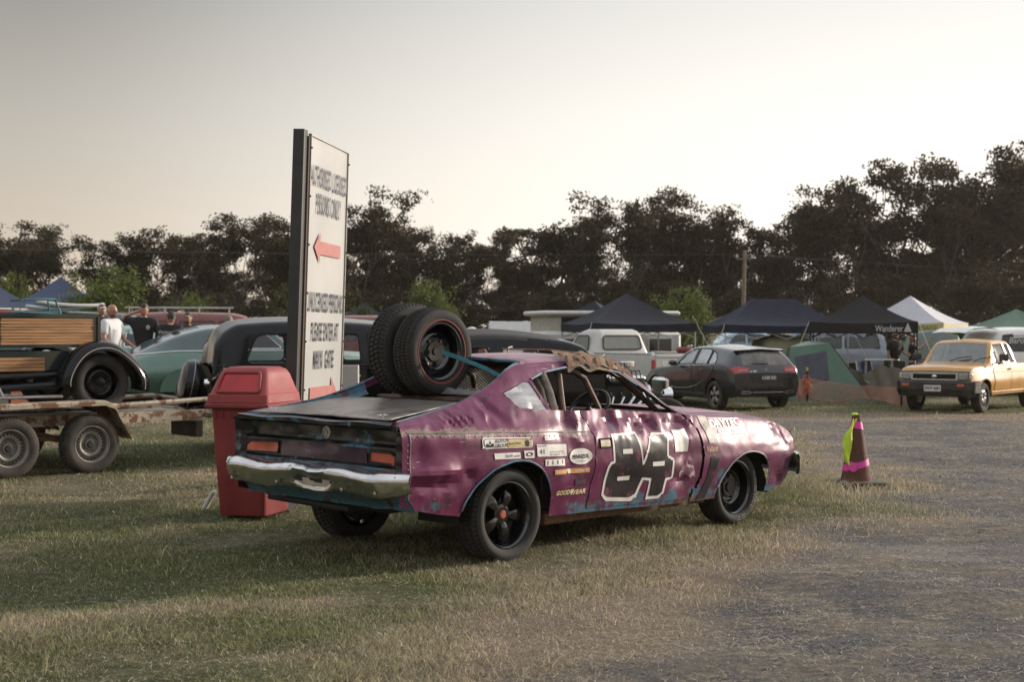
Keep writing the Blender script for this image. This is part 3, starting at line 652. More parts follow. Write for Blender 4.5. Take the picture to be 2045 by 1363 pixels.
    reg = np.clip(np.exp(-((x-1.5)/.65)**2-((z-.90)/.10)**2)+.5*np.exp(-((x-1.97)/.16)**2-((z-.62)/.30)**2)+.8*np.exp(-((x+.35)/.45)**2-((z-1.02)/.09)**2)+.35*np.exp(-((x+.70)/.25)**2-((z-.60)/.14)**2)+.5*np.exp(-((x-.7)/.2)**2-((z-.8)/.3)**2)+.6*np.exp(-((x-3.4)/.18)**2-((z-.72)/.12)**2)+.05, 0, 1)
    P[..., 1] += np.where(right, fac*.042*reg, 0)
    # crumples run across the shoulder of the rear quarter
    cr = np.exp(-((x+.47)/.13)**2-((z-.99)/.05)**2); P[..., 1] += np.where(right, cr*.012*np.sin(x*95+z*60), 0)
    win = [(.50, 1.030), (.445, 1.245), (.62, 1.292), (.95, 1.330), (1.30, 1.312), (1.50, 1.27), (1.68, 1.165), (1.98, .955), (1.2, .990), (.75, 1.014)]
    qw = [(.10, 1.165), (.36, 1.238), (.415, 1.235), (.47, 1.032), (.175, 1.058)]
    S.cut(win, 'open', side=0); S.cut(qw, 'quarter', side=0)
    archR = [(-.50, .0), (-.49, .34), (-.44, .46), (-.35, .56), (-.20, .655), (0, .70), (.15, .69), (.28, .63), (.36, .53), (.40, .42), (.385, 0)]
    archF = [(2.40, .0), (2.40, .28), (2.46, .40), (2.58, .52), (2.74, .585), (2.88, .595), (3.02, .565), (3.12, .49), (3.165, .39), (3.12, .26), (3.10, 0)]
    S.cut(archR, 'arch', side=0); S.cut(archF, 'arch', side=0)
    gap = [(2.035, .935), (2.148, .822), (2.178, .631), (2.148, .432), (1.974, .20), (2.010, .20), (2.185, .428), (2.215, .630), (2.182, .825), (2.075, .94)]
    S.cut(gap, 'gap', side=-1, tol=.010)
    S.cut([(.80, 1.03), (.875, .82), (.86, .60), (.79, .295), (1.0, .290), (2.03, .262), (2.148, .432), (2.178, .631), (2.148, .822), (2.02, .94)], 'door', side=-1)
    a = S.arow
    S.assign('wedge', lambda x, y, z, j: (x < .02) & (j >= a[4]) & (j < a[5]))
    S.assign('opening', lambda x, y, z, j: (x > -.19) & (x < .43) & (j >= a[5]))
    S.assign('opening', lambda x, y, z, j: (x > -.05) & (x < .43) & (j >= a[4]+3))
    S.assign('opening', lambda x, y, z, j: (x > 1.50) & (x < 2.19) & (j >= a[4]+2))
    S.assign('roof', lambda x, y, z, j: (x >= .02) & (x < 1.52) & (z > 1.25) & (j >= a[4]))
    S.assign('hood', lambda x, y, z, j: (x > 2.2) & (j >= a[4]+1))
    S.emit('body', m_purple, race_car, ang=16); S.emit('door', m_purple, race_car, off=.004, ang=16)
    S.emit('roof', m_roof, race_car); S.emit('hood', m_roof, race_car, off=.002)['label'] = 'pale dusty bonnet with sky sheen in its paint'
    S.emit('wedge', m_blue, race_car, obname='buttress_inner', off=.001)
    gp = S.emit('gap', m_blackmat, race_car, obname='door_gap', off=-.035)
    q = S.emit('quarter', M('scratched clear plastic sheet', (.33, .32, .33), .30, .55, var=.35, vs_=4, bump=.25, bs=3, stretch=(1, 1, 6)), race_car, obname='quarter_window', off=-.006); 
    q['label'] = 'scuffed silver sheet riveted over the rear side window'
    # --- tail panel
    def rec(y, z):
        r = ss(.875, .835, abs(y))*ss(.685, .715, z)*ss(.965, .94, z); lo = ss(.855, .83, z)
        nn = mnoise.noise(Vector((y*3, z*8, 3)))*.014+mnoise.noise(Vector((y*9, z*14, 5)))*.005
        return .085*r-.045*r*lo-.03*(1-r)*ss(.93, .97, z)+nn*(1-.3*r)
    rows = []
    for z_ in np.concatenate([np.linspace(.665, .99, 34)]):
        w = np.interp(z_, [.455, .6, .66, .90, .975, 1.0], [.905, .925, .932, .932, .905, .86]); rows.append([(-1.004+rec(y_, z_), y_, z_+.006*math.sin(y_*7)*ss(.94, .99, z_)) for y_ in np.linspace(-w, w, 90)])
    tp = MB().grid(rows).build('tail_panel', m_tail, race_car); tp['label'] = 'black recessed tail panel with blue chips'
    lip = MB(); ys = np.linspace(-.86, .86, 50)
    lip.grid([[(-1.03, y_, .975+.006*math.sin(y_*9)) for y_ in ys], [(-1.038, y_, .992+.006*math.sin(y_*9)) for y_ in ys], [(-1.02, y_, 1.004+.006*math.sin(y_*7)) for y_ in ys], [(-.96, y_, 1.002) for y_ in ys]]).build('tail_lip', m_tail, race_car)
    def tx(y_, z_): return -1.004+rec(y_, z_)
    tail_s = lambda u, v: Vector((tx(u, v)-.006, u, v))
    m_lens = M('faded orange red lens', (.42, .085, .045), .35, coat=.3, var=.2, wear=(.35, .30, .27), wearcut=.63, ws=9)
    for poly, lab in (([(.835, .725), (.83, .775), (.78, .803), (.45, .812), (.45, .733)], 'left lens with scraped paint'), ([(-.57, .802), (-.78, .802), (-.835, .78), (-.84, .705), (-.78, .728), (-.57, .733)], 'right lens with curved end')):
        decal(tail_s, poly, m_lens, race_car, 'tail_light', .015)
        fr = MB(); fr.tube([Vector((tx(*p)-.010, *p)) for p in poly+poly[:1]], .006, 6).build('lens_trim', m_blackmat, race_car)
    pc = decal(tail_s, [(.415, .825), (-.535, .82), (-.535, .715), (.415, .722)], M('crumpled purple black metal', (.05, .025, .045), .3, .3, coat=.4, var=.4, vs_=4, bump=.6, bs=6, wear=(.08, .19, .26), wearcut=.60, ws=4), race_car, 'centre_panel', .03)
    lk = MB(); lk.lathe([(.045, 0), (.043, -.006), (.030, -.007), (.026, -.002), (.012, -.002), (.012, -.008), (0, -.008)], axis='X', n=20); lk.build('tail_badge', m_steel, race_car, loc=(tx(-.047, .90)-.002, -.047, .90))
    for y_, z_ in ((.80, .93), (-.80, .93), (.6, .86), (-.6, .87), (.3, .92), (-.35, .92)): MB().sphere((0, 0, 0), .006, 6, 4).build('rivet', m_blackmat, race_car, loc=(tx(y_, z_), y_, z_))
    # --- valance and bumper
    rows = []
    for k, z_ in enumerate(np.linspace(.42, .70, 14)):
        rows.append([(-1.0+.07*ss(.52, .42, z_)+.012*mnoise.noise(Vector((y_*5, z_*9, 8)))+.05*ss(.80, .95, abs(y_)), y_, z_+.012*mnoise.noise(Vector((y_*6, 1, 2)))*(k < 2)) for y_ in np.linspace(-.93, .93, 70)])
    MB().grid(rows).build('rear_valance', m_blue, race_car)
    pr = [(-.01, .690), (-.06, .694), (-.115, .680), (-.145, .655), (-.150, .62), (-.130, .585), (-.125, .55), (-.105, .522), (-.06, .508), (-.02, .512)]
    rows = []
    for y_ in np.linspace(-1.0, 1.035, 110):
        e = 1-ss(.80, 1.03, abs(y_)); dmg = math.exp(-((y_+.12)/.32)**2); row = []
        for (dx, z_) in pr:
            n_ = mnoise.noise(Vector((y_*4.5, z_*9, 2.5)))*.020+mnoise.noise(Vector((y_*13, z_*16, 7)))*.008; c_ = .055*dmg*math.exp(-((z_-.585)/.045)**2)
            zz = z_+(.006*math.sin(y_*11)+n_*.35)+(.03 if z_ < .56 else -.012)*(1-e)*1.2
            row.append((-1.0+dx*(.30+.70*e)+n_*(.5+dmg)+c_+.10*(1-e)*(.3 if y_ > 0 else .5), y_, zz))
        rows.append(row)
    b = MB().grid(rows).build('rear_bumper', m_bump, race_car, ang=60); b['label'] = 'dented chrome rear bumper with torn middle'
    rows = [[(-1.098+.01*mnoise.noise(Vector((y_*9, z_*12, 3))), y_, z_) for z_ in np.linspace(.548, .598, 5)] for y_ in np.linspace(-.38, .10, 20)]
    MB().grid(rows).build('plate_bracket', M('pitted pale rusty metal', (.42, .37, .32), .5, .5, var=.2, wear=(.07, .04, .03), wearcut=.62, ws=24), race_car)
    MB().box((0, 0, 0), (.02, .50, .055)).build('bumper_slot', m_blackmat, race_car, loc=(-1.088, -.13, .60))
    for y_, z_ in ((.78, .54), (.24, .55), (-.48, .55), (-.82, .55)): MB().sphere((0, 0, 0), (.006, .014, .014), 10, 6).build('bumper_bolt', m_steel, race_car, loc=(-1.142, y_, z_))
    MB().tube([(-.92, .62, .40), (-.92, -.30, .385)], .022, 8).tube([(-.90, .45, .40), (-.7, .45, .42)], .018).build('tow_bar', m_blackmat, race_car)
    # --- lid
    rows = []
    for x_ in np.linspace(-.985, -.195, 24):
        w = np.interp(x_, [-1, -.2], [.775, .625]); rows.append([(x_, y_, float(lidz(x_))+.012+.006*(1-(y_/w)**2)+.004*mnoise.noise(Vector((x_*4, y_*4, 1)))) for y_ in np.linspace(-w, w, 30)])
    lid = MB().grid(rows).build('boot_lid', m_lid, race_car); md = lid.modifiers.new('sheet', 'SOLIDIFY'); md.thickness = .008; md.offset = -1
    for y_ in (.60, -.62): MB().lathe([(.02, 0), (.02, .004), (.006, .006), (.006, .024), (0, .025)], n=10).tube([(.03, -.015, .014), (0, 0, .02), (-.03, .02, .012)], .003, 5).build('lid_pin', m_chrome, race_car, loc=(-.90, y_, float(lidz(-.9))+.018))
    # --- blue edges of the openings
    sr = lambda u, v: S.surf(u, v, 'R', .002)
    e = MB()
    for sd in (-1, 1):
        j = a[4]+1 if sd < 0 else S.nj-1-a[4]-1
        pts = [Vector(S.P[i, j]) for i in range(0, len(S.xs), 2) if -1.0 < S.xs[i] < .44]; e.tube(pts, .008, 6)
        i1 = int(np.searchsorted(S.xs, .43))
    e.tube([Vector(S.P[i1, j])+Vector((-.006, 0, 0)) for j in range(a[4]+1, S.nj-1-a[4])], .014, 6)
    e.build('rear_window_edge', m_blue, race_car)
    fe = MB(); top_ = [p for p in win[:7]]; fe.tube([S.surf(u, v+.006, 'R', 0) for u, v in win[1:7]], [.010]*6, 6); fe.build('drip_rail', m_blue, race_car)
    for sd, pl in ((-1, 'R'), (1, 'L')):
        pts = [S.surf(u, v, pl, -.01) for u, v in ((1.55, 1.275), (1.68, 1.19), (1.80, 1.11), (1.93, 1.02), (2.04, .945))]; pts = [p for p in pts if p]
        MB().tube(pts, .026, 8, flat=.7).build('windscreen_pillar', M('dark scratched pillar', (.02, .024, .028), .4, .2, wear=(.07, .17, .22), wearcut=.6), race_car)
    # B pillar, weathered
    MB().tube([(.60, -.80, 1.0), (.63, -.72, 1.16), (.61, -.66, 1.30)], [.035, .030, .028], 8, flat=.6).tube([(.54, -.78, 1.02), (.57, -.70, 1.17), (.56, -.62, 1.29)], [.018, .018, .018], 6).build('door_pillar', M('weathered brown pillar', (.16, .13, .105), .7, .2, var=.4, vs_=18, bump=.4), race_car)
    # rivets: along the seam and down the corner
    rl = [S.surf(x_, .872-.045*x_, 'R', .001) for x_ in np.arange(-.92, .86, .062)]+[S.surf(-.955, z_, 'R', .001) for z_ in np.arange(.50, .90, .04)]
    many('rivet', MB().sphere((0, 0, 0), .0052, 6, 4), m_steel, race_car, [p for p in rl if p])
    # lap panel edge
    MB().tube([p for p in (S.surf(x_, .897-.045*x_, 'R', .002) for x_ in np.linspace(-.95, .85, 60)) if p], .0045, 5).tube([p for p in (S.surf(-.935-.004*math.sin(z_*20), z_, 'R', .002) for z_ in np.linspace(.47, .93, 24)) if p], .004, 5).build('panel_edge', m_steel, race_car)
    # wheel arch inner wells, floor
    fl = MB(); fl.box((1.42, 0, .30), (1.86, 1.66, .02)).box((1.4, 0, .36), (4.2, .92, .02)); fl.build('floor_pan', m_blackmat, race_car, smooth=False)
    many('chassis_rail', MB().box((0, 0, 0), (1.92, .05, .08)), m_rust, race_car, [(1.42, -.80, .235), (1.42, .80, .235)])
    for x0, r_ in ((-.05, .42), (2.78, .40)):
        for sd in (-1, 1):
            w = MB(); w.lathe([(r_, sd*.90), (r_+.01, sd*.50), (0, sd*.50)], axis='Y', n=20, a0=0, a1=math.pi); w.build('wheel_well', m_blackmat, race_car, loc=(x0, 0, .29 if x0 < 1 else .22))
    # arch lips
    for pts in (archR[1:-1], archF[1:-1]):
        q = [S.surf(u, v, 'R', .003) for u, v in rpoly(pts, .05, 2)[2:-2]]; q = [k for k in q if k]; MB().tube(q, .007, 6).build('arch_lip', m_blue if pts[0][0] < 0 else m_steel, race_car)
    # nose: grille panel, headlamp surrounds, bumper
    S.cap('front', m_blackmat, race_car, 'grille', lambda y, z: .10*(1-(y/.9)**2))
    pr = [(0, .56), (.06, .565), (.085, .53), (.085, .42), (.06, .385), (0, .39)]
    rows = [[(3.60+.14*(1-(abs(y_)/1.0)**4)+dx*(1-.4*ss(.8, 1, abs(y_)))-.10*ss(.86, .99, abs(y_)), y_, z_-.03) for dx, z_ in pr] for y_ in np.linspace(-.985, .985, 60)]
    MB().grid(rows).build('front_bumper', M('scuffed front chrome', (.5, .5, .5), .25, 1, bump=.2, bs=9), race_car)
    for y_ in (-.66, .66): MB().lathe([(0, .03), (.06, .02), (.085, 0), (.095, -.02)], axis='X', n=20).build('headlight', m_steel, race_car, loc=(3.66, y_, .60))
    # wheels
    spk = dict(style='spoke', spokes=5, rimmat=m_rimblk, capr=.034, dish=.085, treads=60)
    m_redcap = M('red hub cap', (.30, .055, .030), .5, var=.3)
    for sd, nm in ((-1, 0), (1, 0)):
        w_ = make_wheel(race_car, (0, sd*.80, .315), .338, .255, .232, sd, spin=.35, capmat=m_redcap, seg=64, **spk)
        for c in kids(w_):
            if c.name.startswith(('rim', 'spokes', 'brake')): pass
        f_ = make_wheel(race_car, (2.755, sd*.785, .292), .312, .215, .222, sd, 'smooth', seg=64, treads=60, dish=.085, capr=.045)
        if sd < 0:
            v, f = text2d('RADIAL  GT', bold=.01, spacing=1.25); mx_ = v[:, 0].max(); mb = MB(); pts = []
            for u_, q_ in v:
                th = R(28)-(u_/mx_)*R(118); rr_ = .246+q_*.042; pts.append((rr_*math.cos(th), -.1115+.0004, rr_*math.sin(th)))
            mb.add(pts, f).build('tyre_lettering', M('worn white lettering', (.22, .21, .20), .8), f_, smooth=False)
    return S, win
SH, WIN = build_charger()
sR = lambda off: (lambda u, v: SH.surf(u, v, 'R', off))
m_stw = M('sticker white', (.66, .64, .60), .5, var=.10, wear=(.35, .2, .22), wearcut=.68, ws=25)
m_stk = M('sticker black', (.018, .015, .018), .3, coat=.3, var=.3, wear=(.12, .04, .075), wearcut=.60, ws=8)
m_gold = M('sticker gold', (.50, .38, .14), .45, var=.2, wear=(.5, .42, .3), wearcut=.6)
m_orn = M('sticker orange', (.55, .27, .07), .5, var=.2, wear=(.4, .2, .12), wearcut=.63, ws=20)
m_num = M('number black paint', (.020, .015, .017), .28, .1, coat=.4, var=.3, wear=(.15, .045, .09), wearcut=.57, ws=4.5)
m_numtop = M('number outline white', (.60, .57, .53), .5, var=.15, wear=(.3, .12, .1), wearcut=.66, ws=18)
N84 = [(1.057, 0.827), (1.365, 0.831), (1.391, 0.723), (1.405, 0.602), (1.506, 0.78), (1.557, 0.814), (1.711, 0.808), (1.749, 0.774), (1.736, 0.638), (1.812, 0.588), (1.805, 0.445), (1.721, 0.435), (1.694, 0.337), (1.632, 0.3), (1.475, 0.304), (1.502, 0.449), (1.425, 0.461), (1.361, 0.339), (1.296, 0.306), (1.006, 0.331), (0.949, 0.373), (0.968, 0.489), (0.996, 0.591), (1.025, 0.623), (1.063, 0.63)]
N84I = [(1.082, 0.81), (1.345, 0.814), (1.369, 0.718), (1.398, 0.578), (1.422, 0.584), (1.522, 0.76), (1.571, 0.797), (1.694, 0.794), (1.724, 0.766), (1.711, 0.627), (1.786, 0.579), (1.778, 0.46), (1.697, 0.457), (1.67, 0.348), (1.618, 0.324), (1.506, 0.331), (1.528, 0.469), (1.405, 0.485), (1.341, 0.362), (1.276, 0.34), (1.015, 0.364), (0.978, 0.387), (0.996, 0.486), (1.019, 0.577), (1.042, 0.607), (1.088, 0.616)]
def decals():
    P = race_car
    decal(sR(.0075), N84, m_numtop, P, 'race_number_outline', .015); n = decal(sR(.0100), N84I, m_num, P, 'race_number', .015); n['label'] = 'painted black race number 84'
    for tp_ in ([(1.169, .711), (1.276, .707), (1.276, .673), (1.169, .676)], [(1.121, .508), (1.262, .507), (1.257, .473), (1.121, .477)], [(1.522, .594), (1.674, .591), (1.67, .555), (1.522, .56)]): decal(sR(.0125), tp_, m_numtop, P, 'tape_piece', .02)
    decal(sR(.008), [(1.826, .818), (1.92, .812), (2.012, .822), (2.008, .642), (1.826, .652)], m_stw, P, 'tape_patch', .02)
    decal(sR(.006), [(1.889, .48), (1.927, .529), (1.96, .538), (1.98, .57), (2.0, .54), (2.061, .526), (2.109, .434), (2.07, .45), (2.032, .434), (1.974, .468), (1.908, .443)], M('flaked primer', (.42, .33, .33), .6, wear=(.14, .04, .08), wearcut=.47, ws=16), P, 'torn_paint_patch', .015)
    ag = rpoly([(-.316, .878), (.182, .853), (.187, .783), (-.308, .800)], .035); s1 = decal(sR(.005), ag, m_stw, P, 'sponsor_sticker', .02); s1['label'] = 'long white and gold oval AUTO GROUP sticker'
    decal(sR(.0065), rpoly([(-.304, .869), (.172, .845), (.177, .790), (-.298, .809)], .028), m_stk, s1, 'sticker_border', .02)
    decal(sR(.008), rpoly([(-.298, .863), (-.07, .851), (-.07, .797), (-.292, .814)], .02), m_stw, s1, 'sticker_field', .02)
    decal(sR(.008), rpoly([(-.065, .851), (.168, .839), (.172, .796), (-.065, .797)], .01), m_gold, s1, 'sticker_field', .02)
    text_on(sR(.0095), [('AUTO', -.195, .833, .115, .024, dict(bold=.02)), ('GROUP', -.195, .803, .125, .024, dict(bold=.02)), ('RACING', -.055, .812, .12, .018, dict(bold=.0))], m_stk, s1, 'sticker_lettering')
    e = MB()  # the little car emblem: wheels and a peaked cabin, and a tree disc at the gold end
    for poly in ([(-.28, .812), (-.28, .832), (-.262, .835), (-.25, .823), (-.235, .823), (-.222, .835), (-.205, .832), (-.205, .810)], [(-.252, .832), (-.242, .855), (-.230, .830)], [(c[0], c[1]) for c in arc(.125, .817, .022, 0, 340, 12)]):
        pts, fs = grid2d(poly, .008); q = [sR(.0095)(*p) for p in pts]; e.add(q, fs)
    e.build('sticker_emblem', m_stk, s1, smooth=False)
    def st(poly, mat, texts, name='sponsor_sticker', label=None, tm=m_stk):
        s_ = decal(sR(.005), poly, mat, P, name, .02)
        if label: s_['label'] = label
        if texts: text_on(sR(.007), texts, tm, s_, 'sticker_lettering')
        return s_
    st([(-.197, .763), (.056, .756), (.059, .713), (-.192, .721)], m_stw, [('bam', -.09, .728, .07, .026, {}), ('GARAGE', -.01, .726, .06, .014, dict(bold=.01))], label='torn white strip sticker')
    st([(.094, .765), (.194, .762), (.197, .708), (.098, .712)], m_stw, [('O', .11, .722, .07, .03, dict(bold=.03))], label='small square white sticker')
    st([(.224, .80), (.546, .786), (.55, .70), (.228, .714)], m_stw, [('BULLDOG', .235, .782, .09, .011, dict(bold=.01)), ('41', .25, .73, .05, .035, {}), ('PH (03) 22 1176', .36, .711, .17, .013, dict(bold=.01)), ('MOTOR REPAIRS', .36, .732, .16, .009, {})], label='white business card sticker with telephone number')
    st([(.315, .85), (.426, .846), (.426, .821), (.315, .825)], m_stw, [('MOTOR', .325, .831, .09, .012, {})], label='tiny white sticker under the seam')
    st([(.31, .689), (.523, .681), (.523, .632), (.31, .642)], m_stw, [('I I I I', .33, .648, .17, .03, dict(bold=-.01))], label='blank white strip below the business card sticker')
    ov = [(.703+.122*math.cos(t), .687-.004*math.cos(t)+.059*math.sin(t)) for t in np.linspace(0, 2*math.pi, 32, endpoint=False)]
    s_ = st(ov, m_stw, [('PENNZOIL', .612, .672, .18, .030, dict(bold=.03)), ('Fine Lubricants', .655, .648, .10, .010, {})], label='white oval oil sticker'); 
    st([(.411, .607), (.545, .606), (.56, .588), (.545, .570), (.414, .573)], m_orn, [('Simms', .425, .582, .10, .016, dict(shear=.3))], label='orange ribbon sticker, rear half', tm=m_stw)
    st([(.605, .606), (.795, .599), (.795, .565), (.605, .569), (.59, .588)], m_orn, [('Archer St', .63, .577, .14, .018, dict(shear=.1))], label='orange ribbon sticker, front half', tm=m_stw)
    st([(.545, .606), (.60, .604), (.585, .588), (.60, .571), (.55, .571), (.562, .588)], m_stw, None, label='white bow tie between the orange ribbons')
    st([(.645, .527), (.787, .523), (.787, .474), (.645, .479)], M('sticker dark', (.035, .012, .022), .4), [('NEXO', .665, .49, .10, .022, dict(bold=.02))], label='dark faded square sticker', tm=M('dull purple lettering', (.14, .05, .09), .5))
    text_on(sR(.005), [('GOOD', .45, .418, .145, .034, dict(bold=.03, shear=.25)), ('YEAR', .625, .412, .145, .034, dict(bold=.03, shear=.25))], M('pale yellow lettering', (.62, .56, .30), .5), P, 'sponsor_lettering')['label'] = 'yellow GOODYEAR lettering'
    decal(sR(.005), [(.603, .452), (.635, .455), (.622, .434), (.632, .432), (.602, .402), (.608, .424), (.597, .424)], M('pale yellow lettering', (.62, .56, .30), .5), P, 'winged_emblem', .01)
    decal(sR(.007), [(.925, .79), (1.035, .79), (1.035, .742), (.925, .745)], M('tan flap', (.36, .31, .22), .6, .2, var=.3), P, 'door_handle_plate', .02)
    MB().tube([sR(.008)(*p) for p in ((.915, .80), (1.045, .80), (1.045, .733), (.915, .737), (.915, .80))], .006, 6).build('handle_trim', m_blackmat, P)
    d = decal(sR(.004), [(2.225, .916), (2.34, .908), (2.406, .689), (2.285, .694)], M('weathered black stripe', (.05, .045, .04), .5, var=.5, vs_=12, wear=(.26, .22, .17), wearcut=.5, ws=5), P, 'black_stripe', .02)
    decal(sR(.004), [(2.292, .584), (2.406, .577), (2.335, .40), (2.256, .250), (2.135, .243), (2.25, .40)], m_stk, P, 'black_stripe', .02)
    text_on(sR(.004), [('DRYTEC', 2.36, .812, .44, .066, dict(bold=.04)), ('RACE PREP', 2.44, .764, .36, .026, dict(bold=.02, shear=.25))], M('sticker white clean', (.70, .68, .66), .5, var=.04), P, 'sponsor_lettering')['label'] = 'white DRYTEC RACE PREP lettering'
    decal(sR(.004), [[(2.356, .892), (2.809, .870), (2.809, .865), (2.356, .886)], [(2.396, .812), (2.831, .794), (2.831, .789), (2.396, .806)], [(2.396, .759), (2.831, .752), (2.831, .745), (2.396, .752)]], M('sticker white clean', (.7, .68, .66), .5), P, 'sponsor_bars', .02)
    text_on(sR(.005), [('Valiant', 2.245, .625, .14, .045, dict(shear=.3))], M('brass script', (.45, .33, .20), .4, .6), P, 'script_badge')
decals()
def interior():
    P = race_car; t = .024
    hoop = [(.78, -.72, .32), (.80, -.70, .98), (.86, -.60, 1.27), (.86, -.50, 1.335), (.86, .50, 1.335), (.86, .60, 1.27), (.80, .70, .98), (.78, .72, .32)]
    MB().tube(hoop, t, 10).build('roll_hoop', m_cage, P)
    for sd in (-1, 1):
        MB().tube([(.86, sd*.56, 1.31), (1.02, sd*.60, 1.30), (1.13, sd*.62, 1.24), (1.20, sd*.66, 1.08), (1.28, sd*.70, .90), (1.34, sd*.72, .45)], t, 10).build('cage_door_bar', m_cage, P)
        MB().tube([(.86, sd*.55, 1.33), (1.42, sd*.57, 1.31), (1.56, sd*.59, 1.25), (1.98, sd*.68, .94), (2.05, sd*.70, .5)], t, 10).build('cage_front_leg', m_cage, P)
        MB().tube([(.82, sd*.50, 1.30), (.2, sd*.52, 1.02), (-.3, sd*.55, .80)], t, 8).build('cage_stay', m_cage, P)
    MB().tube([(1.52, -.6, 1.28), (1.52, .6, 1.28)], t, 8).tube([(2.0, -.68, .93), (2.0, .68, .93)], t, 8).tube([(.80, -.70, .95), (.80, .70, .95)], t, 8).build('cage_crossbar', m_cage, P)
    MB().tube([(.10, -.60, 1.095), (.10, .60, 1.095)], .024, 8).tube([(.24, -.60, 1.11), (.24, .60, 1.11)], .02, 8).box((.06, 0, 1.06), (.44, 1.1, .012)).build('spare_wheel_rack', m_cage, P)
    # seats
    for y_ in (-.36, .36):
        s = MB(); rows = []
        for q_, (x_, z_, w_) in enumerate([(1.22, .52, .20), (1.05, .50, .24), (.86, .50, .25), (.76, .60, .25), (.70, .80, .25), (.66, 1.0, .22), (.65, 1.12, .13), (.60, 1.13, .12), (.60, .9, .2), (.66, .5, .22)]):
            rows.append([(x_-.03*abs(k), y_+k*w_, z_+(.09*abs(k)**3 if q_ < 6 else 0)) for k in np.linspace(-1, 1, 9)])
        s.grid(rows).build('seat', m_dark, P)
        if y_ > 0: break
    m_wheel = M('steering wheel rim', (.02, .018, .017), .5)
    st = MB(); C = Vector((1.50, -.34, .985)); ax = Vector((-.75, 0, .66)).normalized(); u = Vector((0, 1, 0)); v = ax.cross(u)
    st.tube([C+(u*math.cos(a)+v*math.sin(a))*.185 for a in np.linspace(0, 2*math.pi, 33)], .014, 8, caps=False)
    for a in (0, 2.1, 4.2): st.tube([C, C+(u*math.cos(a+.5)+v*math.sin(a+.5))*.185], .010, 6)
    st.tube([C, C-ax*.4], .018, 6); st.build('steering_wheel', m_wheel, P)
    MB().box((2.0, 0, .86), (.34, 1.5, .14), bev=.03).build('dashboard', m_dark, P)
    ex = MB(); ex.lathe([(0, -.17), (.04, -.165), (.055, -.14), (.055, .13), (.03, .16), (.018, .165), (.018, .20), (0, .20)], axis='X', n=14)
    e_ = ex.build('fire_extinguisher', M('extinguisher red', (.22, .02, .02), .35, coat=.3), P, loc=(1.72, .50, .965)); MB().lathe([(.057, -.03), (.057, .03)], axis='X', n=14).build('extinguisher_label', m_stw, e_)
    MB().box((.55, -.45, .92), (.22, .16, .16), bev=.03).build('fuel_canister', M('extinguisher red', (.22, .02, .02), .35), P)
    MB().grid([[(.48, -.78, .42), (.48, .78, .42)], [(.44, -.78, 1.0), (.44, .78, 1.0)]]).build('rear_bulkhead', m_dark, P)
    inn = MB()   # inner skins of the doors
    for sd in (-1, 1): inn.grid([[(x_, sd*.84, .32), (x_, sd*.84, .9-.05*x_)] for x_ in np.linspace(.42, 2.3, 6)])
    inn.build('inner_door_skin', m_dark, P)
    # steel mesh in the left window
    mm = MB(); win = [(.62, 1.01), (.60, 1.30), (.95, 1.33), (1.30, 1.31), (1.50, 1.27), (1.68, 1.165), (1.98, .955)]
    def lp(x_, z_): return Vector((x_, .80-(z_-.95)*.42, z_))
    for sl in (1, -1):
        for c in np.arange(-1.6, 4.2, .042):
            pts = []
            for x_ in np.arange(.60, 2.0, .02):
                z_ = .62*sl*(x_-1.3)+(c-1.3)*.5+1.1
                if inpoly(np.array([x_]), np.array([z_]), win)[0]: pts.append((x_, z_))
            if len(pts) > 1: mm.tube([lp(*pts[0]), lp(*pts[-1])], .0030, 3, caps=False)
    mm.build('window_mesh', M('grey wire mesh', (.30, .29, .27), .45, .5), P)['label'] = 'steel diamond mesh across the far window'
    MB().tube([lp(*p) for p in win+win[:1]], .012, 6).build('mesh_frame', m_cage, P)
    # window net rolled up along the right edge of the roof
    m_web = M('brown webbing', (.17, .13, .085), .85, var=.35, vs_=12, bump=.4, bs=60); m_web2 = M('rusty brown webbing', (.20, .095, .060), .85, var=.3, vs_=12)
    nt = MB()
    def ribbon(pts, w, axis):
        a_ = Vector(axis); nt.grid([[Vector(p)-a_*w/2, Vector(p)+a_*w/2] for p in pts])
    xs = np.linspace(.90, 1.66, 34)
    def edge(x_, k):
        zt = float(np.interp(x_, [.4, .95, 1.25, 1.5, 1.75], [1.375, 1.392, 1.378, 1.335, 1.215])); wv = .010*math.sin(x_*22+k)
        return [(x_, -.50, zt+.040+wv), (x_, -.56, zt+.028+wv), (x_, -.615, zt+.014), (x_, -.640, zt-.018+wv), (x_+.01, -.645, zt-.055+wv*1.6)][k]
    for k in range(5):
        pts = [Vector(edge(x_, k))+Vector((0, 0, .010*math.sin(x_*31+k*2))) for x_ in xs]; nt.grid([[p+Vector((0, -.012, -.020)), p+Vector((0, .004, .006)), p+Vector((0, .016, .018))] for p in pts])
    nt.build('window_net_strap', m_web, P)
    nt = MB()
    for x0 in np.linspace(.93, 1.64, 7):
        pts = [Vector(edge(x0+.02*math.sin(x0*40+k), k))+Vector((0, -.006, .012)) for k in range(5)]; pts.append(pts[-1]+Vector((.006, .012, -.035))); nt.grid([[p-Vector((.024, 0, 0)), p+Vector((.024, 0, .004))] for p in pts])
    nt.build('window_net_loops', m_web2, P)
    MB().tube([(.55, -.30, 1.47), (.9, -.42, 1.462), (1.3, -.47, 1.43), (1.55, -.46, 1.385)], .007, 6).build('net_rod', m_rust, P)
    MB().tube([(.62, -.30, 1.44), (.62, -.30, 1.475), (.66, -.30, 1.485), (.66, -.30, 1.46)], .008, 6).build('rod_hook', m_chrome, P)
interior()
